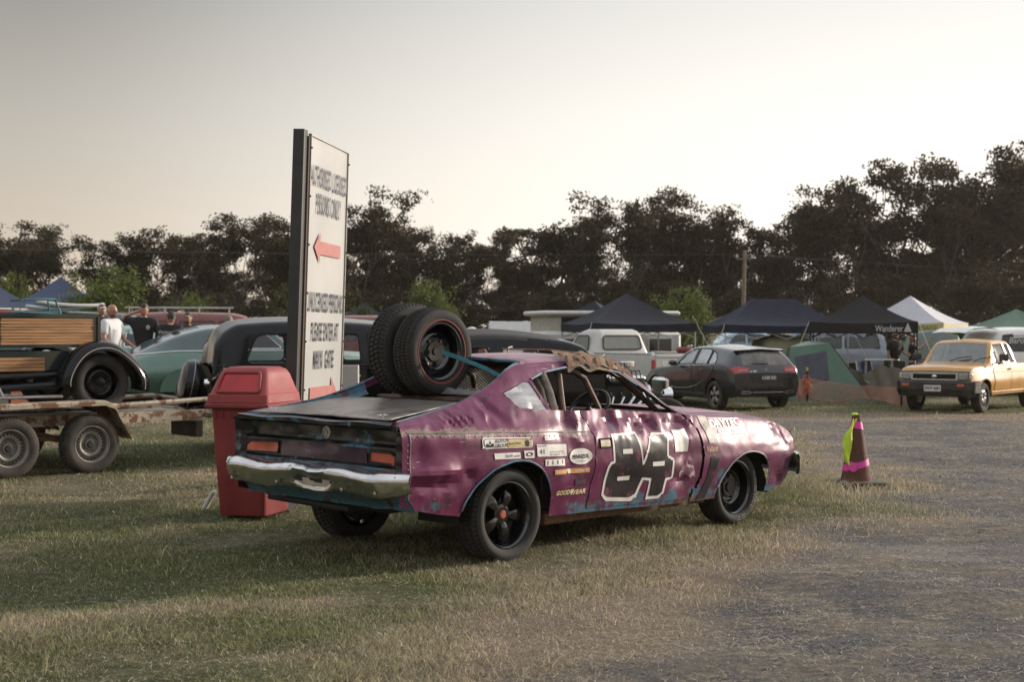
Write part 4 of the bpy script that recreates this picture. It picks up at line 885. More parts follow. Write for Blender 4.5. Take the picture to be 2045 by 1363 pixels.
# ------------------------------------------------------------------ spare tyres, strap, bin, sign, cone
def on_car(x, y, z):
    c, s = math.cos(CYAW), math.sin(CYAW); return Vector((CX+x*c-y*s, CY+x*s+y*c, z))
def spare(x, y, z, rad, wid, rim, label, red, spin, tread, style='smooth'):
    e = empty('spare_tyre', on_car(x, y, z), CYAW, label, 'tyre', 'spare tyres on the race car')
    w = make_wheel(e, (0, 0, 0), rad, wid, rim, -1, style, seg=64, treads=tread, spin=spin, redline=red, dish=.075, capr=.030, tyre=m_rubber); return e
spare(.13, .012, 1.118+.333, .333, .205, .212, 'front spare tyre with a thin red line round its sidewall', True, .5, 84)
spare(.105, .262, 1.118+.350, .350, .215, .215, 'rear spare tyre with coarse zigzag tread, leaning behind the red lined one', False, .2, 60)
_st = MB(); _p = [on_car(.13, -.07, 1.45), on_car(.18, -.20, 1.412), on_car(.26, -.42, 1.33), on_car(.30, -.56, 1.265)]
_st.grid([[p+Vector((0, 0, -.016)), p+Vector((0, 0, .016))] for p in _p])
_o = _st.build('tie_down_strap', M('blue webbing strap', (.055, .19, .24), .8, var=.2, vs_=20), None, smooth=False); _md = _o.modifiers.new('t', 'SOLIDIFY'); _md.thickness = .003
tag(_o, 'faded blue strap from the spare tyre hub down to the race car', 'strap')

def wheelie_bin():
    m_b = M('red bin plastic', (.20, .016, .018), .55, var=.18, vs_=3, dust=.12, wear=(.30, .10, .09), wearcut=.66, ws=11); m_l = M('sun bleached red lid plastic', (.25, .026, .028), .5, var=.2, vs_=3, bump=.1, bs=15, dust=.10)
    p = at(508, 12.35); e = empty('wheelie_bin', p, R(-17), 'tall red wheelie bin with domed lid and swing flap, behind the race car tail', 'bin', scale=.95)
    W, D = .56, .66; b = MB()
    rings = []
    for z, w, d in ((.03, .44, .50), (.05, .46, .52), (.55, .51, .59), (.96, .55, .645), (1.0, .56, .66)):
        rings.append([(x, y, z) for x, y in rpoly([(-w/2, -d/2), (w/2, -d/2), (w/2, d/2), (-w/2, d/2)], .06, 4)])
    n = len(rings[0]); b.grid([r_+[r_[0]] for r_ in rings]); b.add(rings[0], [tuple(range(n))])
    for x in np.linspace(-.22, .22, 7): b.box((x, -.318, .955), (.012, .02, .09))
    b.build('bin_body', m_b, e, ang=40)
    MB().box((0, 0, 1.02), (.63, .73, .055), bev=.015).build('bin_rim', m_b, e)
    l = MB(); R0 = [(-.30, -.35, 1.05), (.30, -.35, 1.05)]
    # domed lid: flat back, sloping front with a recessed mouth
    rows = []
    for z, w, yf, yb in ((1.05, .61, -.355, .355), (1.12, .60, -.345, .345), (1.13, .575, -.325, .335), (1.30, .48, -.235, .27), (1.345, .44, -.20, .23), (1.365, .38, -.14, .17)):
        rows.append([(x, y, z) for x, y in rpoly([(-w/2, yf), (w/2, yf), (w/2, yb), (-w/2, yb)], .05, 4)])
    l.grid([r_+[r_[0]] for r_ in rows]); l.add(rows[-1], [tuple(range(len(rows[-1])))])
    l.build('bin_lid', m_l, e, ang=40)
    # mouth surround and red flap on the sloping front (faces the camera side)
    def fr(u, v): return (u, -.325+(v-1.13)*(.09/.17)-.006, v)
    f = MB(); fp = [(-.215, 1.145), (.215, 1.145), (.180, 1.318), (-.180, 1.318)]
    f.tube([fr(*q) for q in rpoly(fp, .03, 3)]+[fr(*rpoly(fp, .03, 3)[0])], .016, 8, caps=False); f.build('mouth_frame', m_l, e)
    fl = MB(); q = [fr(u*.95, 1.145+(v-1.145)*.98) for u, v in fp]; fl.add([(x, y+.002, z) for x, y, z in q], [(0, 1, 2, 3)]); fl.build('swing_flap', M('bright red flap', (.40, .010, .016), .35, var=.25, vs_=4), e)
    for sx in (-.20, .20):
        w = MB(); w.lathe([(0, -.02), (.09, -.02), (.10, -.012), (.10, .012), (.09, .02), (0, .02)], axis='X', n=20); w.build('wheel', m_rubber, e, loc=(sx, .30, .10))
    MB().tube([(-.20, .36, .97), (-.20, .40, .99), (.20, .40, .99), (.20, .36, .97)], .014, 8).build('handle', m_b, e)
wheelie_bin()
def paper():
    p = at(417, 12.7); o = MB().box((0, 0, .09), (.035, .12, .20), bev=.01, rot=Matrix.Rotation(.5, 3, 'Y')).build('litter_carton', M('crumpled white carton', (.5, .5, .47), .6, bump=.5, bs=20), None, loc=p)
    tag(o, 'crumpled white carton leaning against the red bin', 'litter')
paper()
def sign():
    a = at(575, 13.0, z=0); e = empty('directional_sign', a, 0, 'tall white sign reading AUTHORISED LICENSED PERSONS ONLY with red arrows', 'sign')
    e.rotation_euler = (Matrix.Rotation(R(1.8), 3, 'Y') @ Matrix.Rotation(R(81.6), 3, 'Z')).to_euler()
    # local frame: +x along the panel away from the camera, panel faces local -y
    W, T = 1.40, 3.43; 
    MB().prism(rpoly([(-.075, -.066), (.045, -.066), (.045, .040), (-.075, .040)], .012, 3), 0, T+.02).build('post', M('dark green grey post', (.040, .040, .038), .45, .3, var=.2), e, ang=30)
    MB().prism(rpoly([(-.05, -.05), (.05, -.05), (.05, .05), (-.05, .05)], .02, 3), 0, T-.06).build('post', M('dark green grey post', (.040, .040, .038), .45, .3), e, loc=(W-.02, .04, 0), ang=30)
    MB().box((0, 0, 0), (.06, .035, T-.06)).build('rusty_edge', M('dark rusty edge', (.06, .035, .025), .8), e, loc=(.06, -.064, T/2))
    x0, x1, z0, z1 = .085, W, .42, T-.01; py = -.078
    pn = MB(); rows = []
    for z in np.linspace(z0, z1, 30): rows.append([(x, py+.006*math.sin(z*3)*math.sin((x-x0)/(x1-x0)*math.pi), z) for x in np.linspace(x0, x1, 12)])
    pn.grid(rows); pn.box(((x0+x1)/2, py+.028, (z0+z1)/2), (x1-x0-.02, .02, z1-z0-.02)); pn.build('sign_panel', M('white sign enamel', (.46, .455, .44), .35, coat=.3, var=.10, vs_=1.2, bump=.03, bs=3), e)
    f = MB()
    for c, d in (((x0, py, (z0+z1)/2), (.018, .03, z1-z0)), ((x1, py, (z0+z1)/2), (.018, .03, z1-z0)), (((x0+x1)/2, py, z1), (x1-x0+.018, .03, .018)), (((x0+x1)/2, py, z0), (x1-x0+.018, .03, .018))): f.box(c, d)
    f.build('frame', M('grey sign frame', (.30, .29, .27), .5, .5), e, smooth=False)
    many('bolt', MB().sphere((0, 0, 0), .011, 8, 5), m_blackmat, e, [(x, py-.016, z) for x in (x0, x1) for z in np.linspace(z0+.2, z1-.12, 7)])
    mt = M('dark blue sign lettering', (.035, .035, .055), .5); tx_ = lambda u, v: Vector((u, py-.012, v))
    def line(s, u0, u1, v0, h): return (s, u0, v0, u1-u0, h, dict(bold=.020, spacing=1.10))
    text_on(tx_, [line('AUTHORISED  LICENSED', .13, 1.36, 2.965, .195)], mt, e, 'lettering'); text_on(tx_, [line('PERSONS  ONLY', .34, 1.17, 2.715, .195)], mt, e, 'lettering')
    text_on(tx_, [line('UNLICENSED PERSONS', .14, 1.34, 1.79, .19)], mt, e, 'lettering'); text_on(tx_, [line('PLEASE ENTER AT', .28, 1.22, 1.515, .18)], mt, e, 'lettering'); text_on(tx_, [line('MAIN  GATE', .38, 1.07, 1.25, .18)], mt, e, 'lettering')
    mr = M('faded red arrow', (.38, .13, .115), .5)
    def arrow(z, flip):
        P = [(.28, 0), (.48, .15), (.48, .062), (1.20, .062), (1.20, -.062), (.48, -.062), (.48, -.15)]
        if flip: P = [(1.48-u, v) for u, v in P][::-1]
        MB().add([(u, py-.012, z+v) for u, v in P], [tuple(range(7))]).build('red_arrow', mr, e, smooth=False)
    arrow(2.40, False); arrow(1.02, True)
sign()
def board():
    e = MB().box((0, 0, .62), (.34, .05, 1.24), bev=.006).build('grey_board', M('pale grey board', (.40, .38, .36), .6, var=.12, vs_=2, stretch=(3, 3, .4)), None, loc=at(686, 15.3), rot=(0, 0, R(-12))); tag(e, 'plain pale grey board standing behind the tall white sign', 'board')
board()
def cone():
    e = empty('traffic_cone', at(1710, 14.7), R(8), 'faded brown orange traffic cone with pink tape and a yellow ribbon beside the gravel', 'traffic cone')
    mo = M('sunburnt cone plastic', (.085, .028, .016), .75, var=.4, vs_=8, bump=.25, bs=25, dust=.10)
    MB().box((0, 0, .045), (.50, .50, .036), bev=.012).build('cone_base', M('black cone base', (.022, .021, .020), .85, dust=.35), e)
    c = MB(); c.lathe([(.175, .03), (.165, .05), (.160, .06), (.125, .25), (.105, .36), (.083, .50), (.060, .62), (.045, .70), (.042, .74), (.036, .745), (.036, .70)], n=32); c.build('cone_body', mo, e)
    pk = M('pink tape', (.62, .045, .30), .5, var=.12)
    def rad(z): return float(np.interp(z, [.06, .25, .5, .70, .74], [.160, .125, .083, .045, .042]))+.004
    t = MB(); A = np.linspace(0, 2*math.pi, 33)
    t.grid([[(rad(z)*math.cos(a), rad(z)*math.sin(a), z) for z in (.20+.035*math.cos(a), .265+.035*math.cos(a))] for a in A]); t.build('pink_tape', pk, e)
    t = MB(); t.grid([[((rad(z)+.002)*math.cos(a), (rad(z)+.002)*math.sin(a), z) for z in (.600-.012*math.cos(a), .675-.01*math.cos(a))] for a in A]); t.build('pink_tape', pk, e)
    MB().add([(-.13, -.10, .275), (-.04, -.145, .255), (-.055, -.150, .175), (-.10, -.14, .16), (-.155, -.09, .255)], [(0, 1, 2, 3, 4)]).build('tape_end', pk, e, smooth=False)
    yl = M('fluorescent yellow ribbon', (.50, .66, .045), .6, var=.12, vs_=12); t = MB(); rows = []
    for z, xl, xr in ((.70, -.05, .01), (.66, -.055, -.01), (.60, -.075, -.035), (.54, -.125, -.05), (.48, -.15, -.055), (.40, -.155, -.065), (.32, -.145, -.075), (.26, -.125, -.085), (.235, -.10, -.085)):
        rows.append([(xl-.035+(xr-xl)*k, -.095-.02*math.sin(k*5+z*20)-.10*(.7-z)*(.3+k*.4), z+.01*math.sin(k*9)) for k in np.linspace(0, 1, 7)])
    t.grid(rows); t.build('yellow_ribbon', yl, e)
    MB().sphere((-.02, -.005, .745), (.035, .03, .020), 10, 6).build('ribbon_knot', yl, e)
    MB().box((.01, 0, .74), (.05, .03, .03), bev=.01).build('cone_tip', M('black cone base', (.02, .02, .02), .8), e)
cone()

# ------------------------------------------------------------------ the other vehicles
def car(name, label, loc, yaw, sp, group=None, cat='car', scale=None):
    """generic car: body shell with cut windows and arches; x forward, origin under the rear axle"""
    e = empty(name, loc, yaw, label, cat, group, scale)
    x0, x1 = sp['x']; xs = list(np.arange(x0, x1, sp.get('dx', .04)))+[x1]
    if 'fine' in sp: xs += list(np.linspace(sp['fine'][0], sp['fine'][1], 14))
    for k in ('ws', 'rw'):
        if k in sp: xs += list(sp[k])
    S = Shell(xs, [(pchip(a), pchip(b)) for a, b in sp['A']], sp.get('n', [6, 6, 9, 9]), smooth=sp.get('smooth', 2), keep=(0,))
    a = S.arow; tol = .022
    for k, poly in enumerate(sp.get('win', [])): S.cut(poly, 'win%d' % k, side=0, tol=tol)
    for (cx, r, zc) in sp.get('arch', []): S.cut([(cx-r, -.2)]+[(cx-r*math.cos(t), zc+r*math.sin(t)) for t in np.linspace(0, math.pi, 18)]+[(cx+r, -.2)], 'arch', side=0, tol=tol)
    for k, poly in enumerate(sp.get('door', [])): S.cut(poly, 'door%d' % k, side=sp.get('side', 0) or -1, tol=tol)
    if 'ws' in sp: S.assign('wind', lambda x, y, z, j: (x > sp['ws'][0]) & (x < sp['ws'][1]) & (j >= a[3]+1))
    if 'rw' in sp: S.assign('rearw', lambda x, y, z, j: (x > sp['rw'][0]) & (x < sp['rw'][1]) & (j >= a[3]+sp.get('rwj', 2)))
    if 'upper' in sp: S.assign('upper', sp['upper'])
    mat = sp['mat']; gl = sp.get('glass', m_glass)
    S.emit('body', mat, e); 
    if 'upper' in sp: S.emit('upper', sp['uppermat'], e, obname='roof')
    for k in range(len(sp.get('door', []))):
        S.emit('door%d' % k, mat, e, obname='door', off=.006)
        poly = sp['door'][k]; pl = 'R' if (sp.get('side', 0) or -1) < 0 else 'L'
        pts = [S.surf(u, v, pl, .003) for i in range(len(poly)) for u, v in [tuple(np.array(poly[i])*(1-t)+np.array(poly[(i+1) % len(poly)])*t) for t in (0, .25, .5, .75)]]; pts = [p for p in pts if p]
        MB().tube(pts+pts[:1], .006, 4, caps=False).build('door_gap', m_blackmat, e)
    tr = sp.get('trim', m_blackmat)
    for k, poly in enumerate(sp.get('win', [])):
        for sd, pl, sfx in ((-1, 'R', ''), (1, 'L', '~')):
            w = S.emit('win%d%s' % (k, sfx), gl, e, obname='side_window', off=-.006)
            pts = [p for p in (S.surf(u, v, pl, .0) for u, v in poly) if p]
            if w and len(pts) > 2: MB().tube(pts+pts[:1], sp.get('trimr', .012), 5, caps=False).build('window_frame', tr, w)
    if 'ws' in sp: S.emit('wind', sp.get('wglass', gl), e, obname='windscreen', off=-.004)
    if 'rw' in sp: S.emit('rearw', sp.get('rglass', gl), e, obname='rear_window', off=-.004)
    if sp.get('caps', True):
        S.cap('rear', sp.get('capmat', mat), e, 'rear_panel', sp.get('capr', lambda y, z: -.05*(1-(y/.9)**2)))
        S.cap('front', sp.get('capmatf', mat), e, 'front_panel', sp.get('capf', lambda y, z: .08*(1-(y/.9)**2)))
    wb = sp['wb']; hw = sp['track']/2; L_ = x1-x0
    MB().box(((x0+x1)/2, 0, sp.get('floor', .30)), (L_-.5, hw*2-.5, .04)).build('floor_pan', m_blackmat, e, smooth=False)
    zi = sp.get('zi', .62)
    if sp.get('inner', True):
        sb = MB()
        for xx in sp.get('seats', (.55, 1.45)):
            for yy in (-.36, .36): sb.box((xx, yy, zi), (.16, .46, .62), bev=.06).box((xx-.02, yy, zi+.40), (.09, .24, .14), bev=.03)
        sb.box(((x0+x1)/2-.2, 0, zi-.16), (L_*.52, hw*1.7, .1)); sb.build('seats', m_dark, e)
    for (cx, r, zc) in sp.get('arch', []):
        for sd in (-1, 1):
            w = MB(); ym = hw+sp['wheel'][1]*.5
            w.lathe([(r+.01, sd*ym), (r+.01, sd*(ym-.34)), (0, sd*(ym-.34))], axis='Y', n=16, a0=0, a1=math.pi); w.build('wheel_well', m_blackmat, e, loc=(cx, 0, zc))
    wr = sp['wheel']
    for cx in (0, wb):
        for sd in (-1, 1): make_wheel(e, (cx, sd*hw, wr[0]), wr[0], wr[1], wr[2], sd, wr[3], seg=32, **sp.get('wkw', {}))
    return e, S

def hatchback():
    G = M('dark grey car paint', (.026, .027, .031), .20, .5, coat=1, var=.1, dust=.03)
    A = [([(-.76, .74), (-.4, .80), (2.9, .80), (3.53, .68)], [(-.76, .30), (-.4, .26), (.5, .22), (2.2, .22), (3.53, .26)]),
         ([(-.76, .82), (-.5, .88), (0, .895), (.6, .88), (2.0, .88), (2.7, .895), (3.2, .86), (3.53, .74)], [(-.76, .56), (3.53, .52)]),
         ([(-.76, .78), (-.5, .84), (0, .85), (1.5, .83), (2.7, .82), (3.2, .78), (3.53, .68)], [(-.76, .78), (-.68, .93), (-.3, .985), (.5, .965), (1.5, .93), (2.1, .90), (2.7, .85), (3.2, .76), (3.53, .63)]),
         ([(-.76, .74), (-.68, .70), (-.4, .62), (0, .61), (.8, .62), (1.6, .63), (2.3, .72), (3.2, .66), (3.53, .58)], [(-.76, .80), (-.70, .955), (-.45, 1.24), (-.33, 1.295), (0, 1.345), (.7, 1.385), (1.2, 1.365), (1.6, 1.27), (2.3, .94), (2.7, .885), (3.2, .80), (3.53, .66)]),
         ([(-.76, 0), (4, 0)], [(-.76, .82), (-.72, .965), (-.50, 1.25), (-.40, 1.335), (0, 1.395), (.7, 1.435), (1.2, 1.415), (1.6, 1.31), (2.3, .985), (2.7, .94), (3.2, .86), (3.53, .70)])]
    win = [rpoly([(1.78, .965), (1.50, 1.22), (1.12, 1.325), (1.02, 1.335), (1.04, .975)], .03, 3), rpoly([(.96, .975), (.94, 1.335), (.60, 1.335), (.40, 1.31), (.38, .985)], .03, 3), rpoly([(.34, .985), (.35, 1.295), (.18, 1.235), (.03, 1.10), (.02, .995)], .03, 3)]
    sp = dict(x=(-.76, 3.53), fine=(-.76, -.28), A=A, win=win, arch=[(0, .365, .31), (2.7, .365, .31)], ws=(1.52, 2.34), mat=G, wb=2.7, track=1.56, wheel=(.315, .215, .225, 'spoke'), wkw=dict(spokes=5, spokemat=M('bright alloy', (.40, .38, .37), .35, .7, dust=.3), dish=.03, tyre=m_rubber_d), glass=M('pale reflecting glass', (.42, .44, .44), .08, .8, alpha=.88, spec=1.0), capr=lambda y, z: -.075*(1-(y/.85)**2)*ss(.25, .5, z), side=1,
              door=[rpoly([(1.80, .95), (1.86, .80), (1.80, .30), (.98, .27), (.98, .96)], .04, 2), rpoly([(.97, .96), (.97, .27), (.42, .27), (.33, .60), (.10, .80), (.05, .97)], .04, 2)])
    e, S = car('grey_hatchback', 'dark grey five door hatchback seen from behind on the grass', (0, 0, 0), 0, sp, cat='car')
    a = R(112.5); e.rotation_euler = (0, 0, a); c, s = math.cos(a), math.sin(a)
    # left rear wheel (y=+) stands under photo column 1436
    pw = at(1433, 31.3); e.location = (pw.x+.78*s, pw.y-.78*c, float(gz(pw.x, pw.y)))
    B = lambda off: (lambda u, v: S.surf(u, v, 'B', off))
    rg = rpoly([(-.60, .975), (.60, .975), (.50, 1.26), (-.50, 1.26)], .06, 4); decal(B(.006), rg, M('tinted rear glass', (.05, .048, .045), .08, dust=.35, spec=.8), e, 'rear_window', .03)
    red = M('red tail lens', (.34, .012, .018), .2, coat=.8, var=.2)
    for sd in (-1, 1):
        q = [(sd*.44, .835), (sd*.80, .80), (sd*.835, .90), (sd*.76, .955), (sd*.44, .925)]; l = decal(B(.010), q if sd > 0 else q[::-1], red, e, 'tail_light', .02)
        decal(B(.014), [(sd*.48, .872), (sd*.70, .865), (sd*.70, .878), (sd*.48, .886)], M('pale lamp strip', (.6, .35, .35), .3), l, 'lamp_strip', .02)
    decal(B(.004), rpoly([(-.42, .60), (.42, .60), (.46, .80), (-.46, .80)], .03), m_black, e, 'tailgate_recess', .03)
    pl = decal(B(.016), [(-.19, .66), (.19, .66), (.19, .765), (-.19, .765)], M('dark number plate', (.10, .095, .12), .4), e, 'number_plate', .04); text_on(lambda u, v: S.surf(-u, v, 'B', .020), [('1AM 9SI', -.17, .68, .34, .065, dict(bold=.02)),], m_stw, pl, 'plate_lettering')
    decal(B(.006), rpoly([(-.78, .33), (.78, .33), (.74, .44), (-.74, .44)], .03), m_blackmat, e, 'diffuser', .03)
    for sd in (-1, 1): MB().tube([S.surf(sd*.42, .40, 'B', .02), S.surf(sd*.50, .425, 'B', .02), S.surf(sd*.66, .42, 'B', .02), S.surf(sd*.66, .375, 'B', .02), S.surf(sd*.46, .375, 'B', .02), S.surf(sd*.42, .40, 'B', .02)], .008, 5).build('exhaust_trim', m_steel, e)
    MB().tube([p for p in (S.surf(u, .40-.0*abs(u), 'B', .015) for u in np.linspace(-.38, .38, 9)) if p], .008, 5).build('bumper_strip', m_steel, e)
    MB().lathe([(.032, 0), (.036, .006), (.040, 0)], axis='X', n=18).tube([(-.004, 0, 0), (-.004, 0, .034)], .003, 4).tube([(-.004, 0, 0), (-.004, .03, -.017)], .003, 4).tube([(-.004, 0, 0), (-.004, -.03, -.017)], .003, 4).build('badge', m_chrome, e, loc=S.surf(0, .875, 'B', .01))
    text_on(lambda u, v: S.surf(-u, v, 'B', .010), [('A 180', -.42, .835, .16, .03, dict(bold=.02))], m_chrome, e, 'model_lettering')
    MB().tube([p for p in (S.surf(u, 1.005+.02*u, 'B', .018) for u in np.linspace(-.05, .34, 6)) if p], .010, 5).build('rear_wiper', m_blackmat, e)
    spo = MB(); rows = []
    for y_ in np.linspace(-.60, .60, 20): rows.append([(-.28, y_, 1.355-.03*abs(y_)), (-.43, y_, 1.355-.05*abs(y_)), (-.50, y_, 1.335-.05*abs(y_)), (-.46, y_, 1.300-.05*abs(y_))])
    spo.grid(rows).build('roof_spoiler', G, e)
    for sd in (-1, 1):
        m_ = MB(); m_.sphere((0, 0, 0), (.07, .11, .07), 12, 8).box((-.01, -sd*.08, -.05), (.05, .08, .03)); m_.build('mirror', G, e, loc=(1.68, sd*.97, 1.00))
        for x_ in (1.16, .42): MB().tube([(x_, sd*.888, .86), (x_+.03, sd*.905, .865), (x_+.15, sd*.905, .865), (x_+.18, sd*.885, .86)], .012, 6).build('door_handle', G, e)
    L = lambda u, v: S.surf(u, v, 'L', .006)
    MB().tube([p for p in (L(u, .985-.03*u+.0) for u in np.linspace(.0, 1.75, 20)) if p], .006, 4).build('window_chrome', m_chrome, e)
    MB().tube([p for p in (S.surf(u, .33, 'L', .01) for u in np.linspace(.42, 2.3, 12)) if p], .022, 5, flat=.4).build('side_skirt', G, e)
    cr = MB(); cr.tube([p for p in (S.surf(u, z, 'L', .0) for u, z in ((.45, .62), (.8, .50), (1.2, .435), (1.7, .42), (2.2, .45))) if p], .016, 6); cr.build('body_crease', G, e)
    cl = MB().tube([p for p in (S.surf(.06+.07*math.cos(t), .82+.075*math.sin(t), 'L', .003) for t in np.linspace(0, 2*math.pi, 20)) if p], .004, 4).build('fuel_flap', m_blackmat, e)
    return e
hatchback()

def yellow_ute():
    Y = M('mustard yellow car paint', (.52, .245, .036), .28, 0, coat=.6, var=.06, dust=.06)
    A = [([(-1.1, .78), (2.9, .78), (3.5, .72)], [(-1.1, .42), (0, .36), (3.0, .36), (3.5, .46)]),
         ([(-1.1, .80), (0, .835), (2.85, .845), (3.35, .81), (3.5, .78)], [(-1.1, .66), (3.5, .64)]),
         ([(-1.1, .78), (1.2, .80), (2.2, .79), (3.35, .77), (3.5, .75)], [(-1.1, 1.0), (1.25, 1.0), (2.2, .98), (3.1, .955), (3.42, .92), (3.5, .875)]),
         ([(-1.1, .74), (.9, .74), (1.0, .60), (1.9, .60), (2.0, .62), (2.42, .72), (3.5, .70)], [(-1.1, 1.01), (.86, 1.01), (1.0, 1.50), (1.3, 1.515), (1.85, 1.505), (1.98, 1.47), (2.45, 1.03), (3.1, .99), (3.42, .95), (3.5, .885)]),
         ([(-1.1, 0), (4, 0)], [(-1.1, 1.01), (.86, 1.01), (1.0, 1.535), (1.3, 1.555), (1.85, 1.545), (1.98, 1.50), (2.45, 1.06), (3.1, 1.02), (3.42, .97), (3.5, .895)])]
    win = [rpoly([(1.36, 1.03), (2.26, 1.03), (1.93, 1.43), (1.42, 1.45)], .03, 3), rpoly([(1.02, 1.04), (1.26, 1.04), (1.30, 1.44), (1.10, 1.44)], .03, 3)]
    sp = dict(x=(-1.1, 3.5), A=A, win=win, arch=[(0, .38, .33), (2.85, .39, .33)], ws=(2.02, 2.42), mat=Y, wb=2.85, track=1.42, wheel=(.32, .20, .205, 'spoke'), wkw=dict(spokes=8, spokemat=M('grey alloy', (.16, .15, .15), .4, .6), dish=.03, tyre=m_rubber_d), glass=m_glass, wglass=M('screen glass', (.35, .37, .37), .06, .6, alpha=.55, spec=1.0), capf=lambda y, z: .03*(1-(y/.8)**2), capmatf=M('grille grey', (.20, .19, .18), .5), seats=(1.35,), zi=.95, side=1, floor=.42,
              door=[rpoly([(2.30, 1.0), (2.34, .80), (2.30, .42), (1.33, .42), (1.30, 1.01)], .04, 2)], smooth=1)
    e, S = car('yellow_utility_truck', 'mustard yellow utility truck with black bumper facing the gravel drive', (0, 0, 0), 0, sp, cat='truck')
    a = R(-129); e.rotation_euler = (0, 0, a); c, s = math.cos(a), math.sin(a); pw = at(1962, 30.0)   # left front wheel
    e.location = (pw.x-(2.85*c-.76*s), pw.y-(2.85*s+.76*c), float(gz(pw.x, pw.y)))
    F = lambda off: (lambda u, v: S.surf(u, v, 'F', off))
    # grille surround, grille, lamps
    def fx(y_): return 3.50+.03*(1-(y_/.8)**2)
    m_gr = M('silver grille surround', (.55, .54, .52), .3, .6)
    g = MB(); 
    for c_, d_ in (((0, 0, .835), (.05, 1.0, .025)), ((0, 0, .705), (.05, 1.0, .025)), ((0, -.49, .77), (.05, .045, .13)), ((0, .49, .77), (.05, .045, .13))): g.box(c_, d_)
    g.build('grille_frame', m_gr, e, loc=(3.55, 0, 0), smooth=False)
    gb = MB().box((0, 0, .77), (.03, .94, .11));
    for z_ in (.74, .77, .80): gb.box((.02, 0, z_), (.02, .92, .008))
    gb.build('grille', m_blackmat, e, loc=(3.53, 0, 0), smooth=False)
    MB().sphere((3.57, 0, .77), (.012, .055, .035), 12, 8).build('badge', m_chrome, e)
    for sd in (-1, 1):
        h = MB().box((0, 0, 0), (.06, .20, .125), bev=.012).build('headlight', M('headlamp glass', (.30, .29, .27), .08, .3, coat=1), e, loc=(3.525, sd*.615, .77))
        MB().box((0, 0, 0), (.05, .18, .105)).build('lamp_bowl', m_steel, h, loc=(.008, 0, 0), smooth=False)
        MB().box((0, 0, 0), (.12, .06, .12), bev=.015).build('indicator', M('clear corner lens', (.55, .50, .42), .15, coat=.8), e, loc=(3.47, sd*.76, .775))
        MB().box((0, 0, 0), (.02, .16, .06), bev=.008).build('fog_light', M('amber lens', (.40, .10, .03), .25, coat=.5), e, loc=(3.655, sd*.60, .585))
    bm = M('black plastic bumper', (.020, .019, .019), .6, var=.2, dust=.2); rows = []
    for y_ in np.linspace(-.86, .86, 40):
        o_ = -.16*ss(.62, .86, abs(y_)); rows.append([(3.46+o_, y_, .675), (3.62+o_, y_, .67), (3.65+o_, y_, .64), (3.65+o_, y_, .50), (3.62+o_, y_, .47), (3.60+o_, y_, .40), (3.55+o_, y_, .345), (3.44+o_, y_, .34)])
    MB().grid(rows).build('front_bumper', bm, e)
    for sd in (-1, 1): MB().box((3.34, sd*.835, .55), (.36, .04, .26), bev=.015).build('bumper_end', bm, e)
    npl = MB().box((0, 0, 0), (.012, .37, .13), bev=.004).build('number_plate', M('white number plate', (.62, .61, .58), .4), e, loc=(3.665, 0, .52))
    v, f = text_fit('S953 AJN', -.165, -.04, .33, .08, bold=.03); MB().add([(.009, u, w) for u, w in v], f).build('plate_lettering', m_stk, npl, smooth=False)
    for y_, an in ((-.1, .9), (.42, .9)): MB().tube([(2.48, y_, 1.075), (2.36, y_+.15, 1.14), (2.32, y_+.42, 1.175)], .010, 5).build('wiper', m_blackmat, e)
    for sd in (-1, 1):
        MB().tube([(2.18, sd*.80, 1.04), (2.20, sd*.88, 1.02), (2.18, sd*.93, 1.12)], .018, 6).box((2.17, sd*.97, 1.16), (.07, .20, .15), bev=.025).build('mirror', bm, e)
        MB().box((1.44, sd*.838, .90), (.16, .02, .035), bev=.008).build('door_handle', bm, e)
    MB().tube([p for p in (S.surf(u, .845, 'L', .004) for u in np.linspace(.5, 2.5, 20)) if p], .008, 5).build('body_crease', Y, e)
    MB().tube([p for p in (S.surf(u, .425, 'L', .004) for u in np.linspace(.5, 2.4, 20)) if p], .014, 5).build('sill', Y, e)
    # lip where the front guard flares
    MB().tube([p for p in (S.surf(2.85-.39*math.cos(t), .33+.39*math.sin(t), 'L', .004) for t in np.linspace(.2, math.pi-.2, 20)) if p], .012, 6).build('arch_lip', Y, e)
yellow_ute()

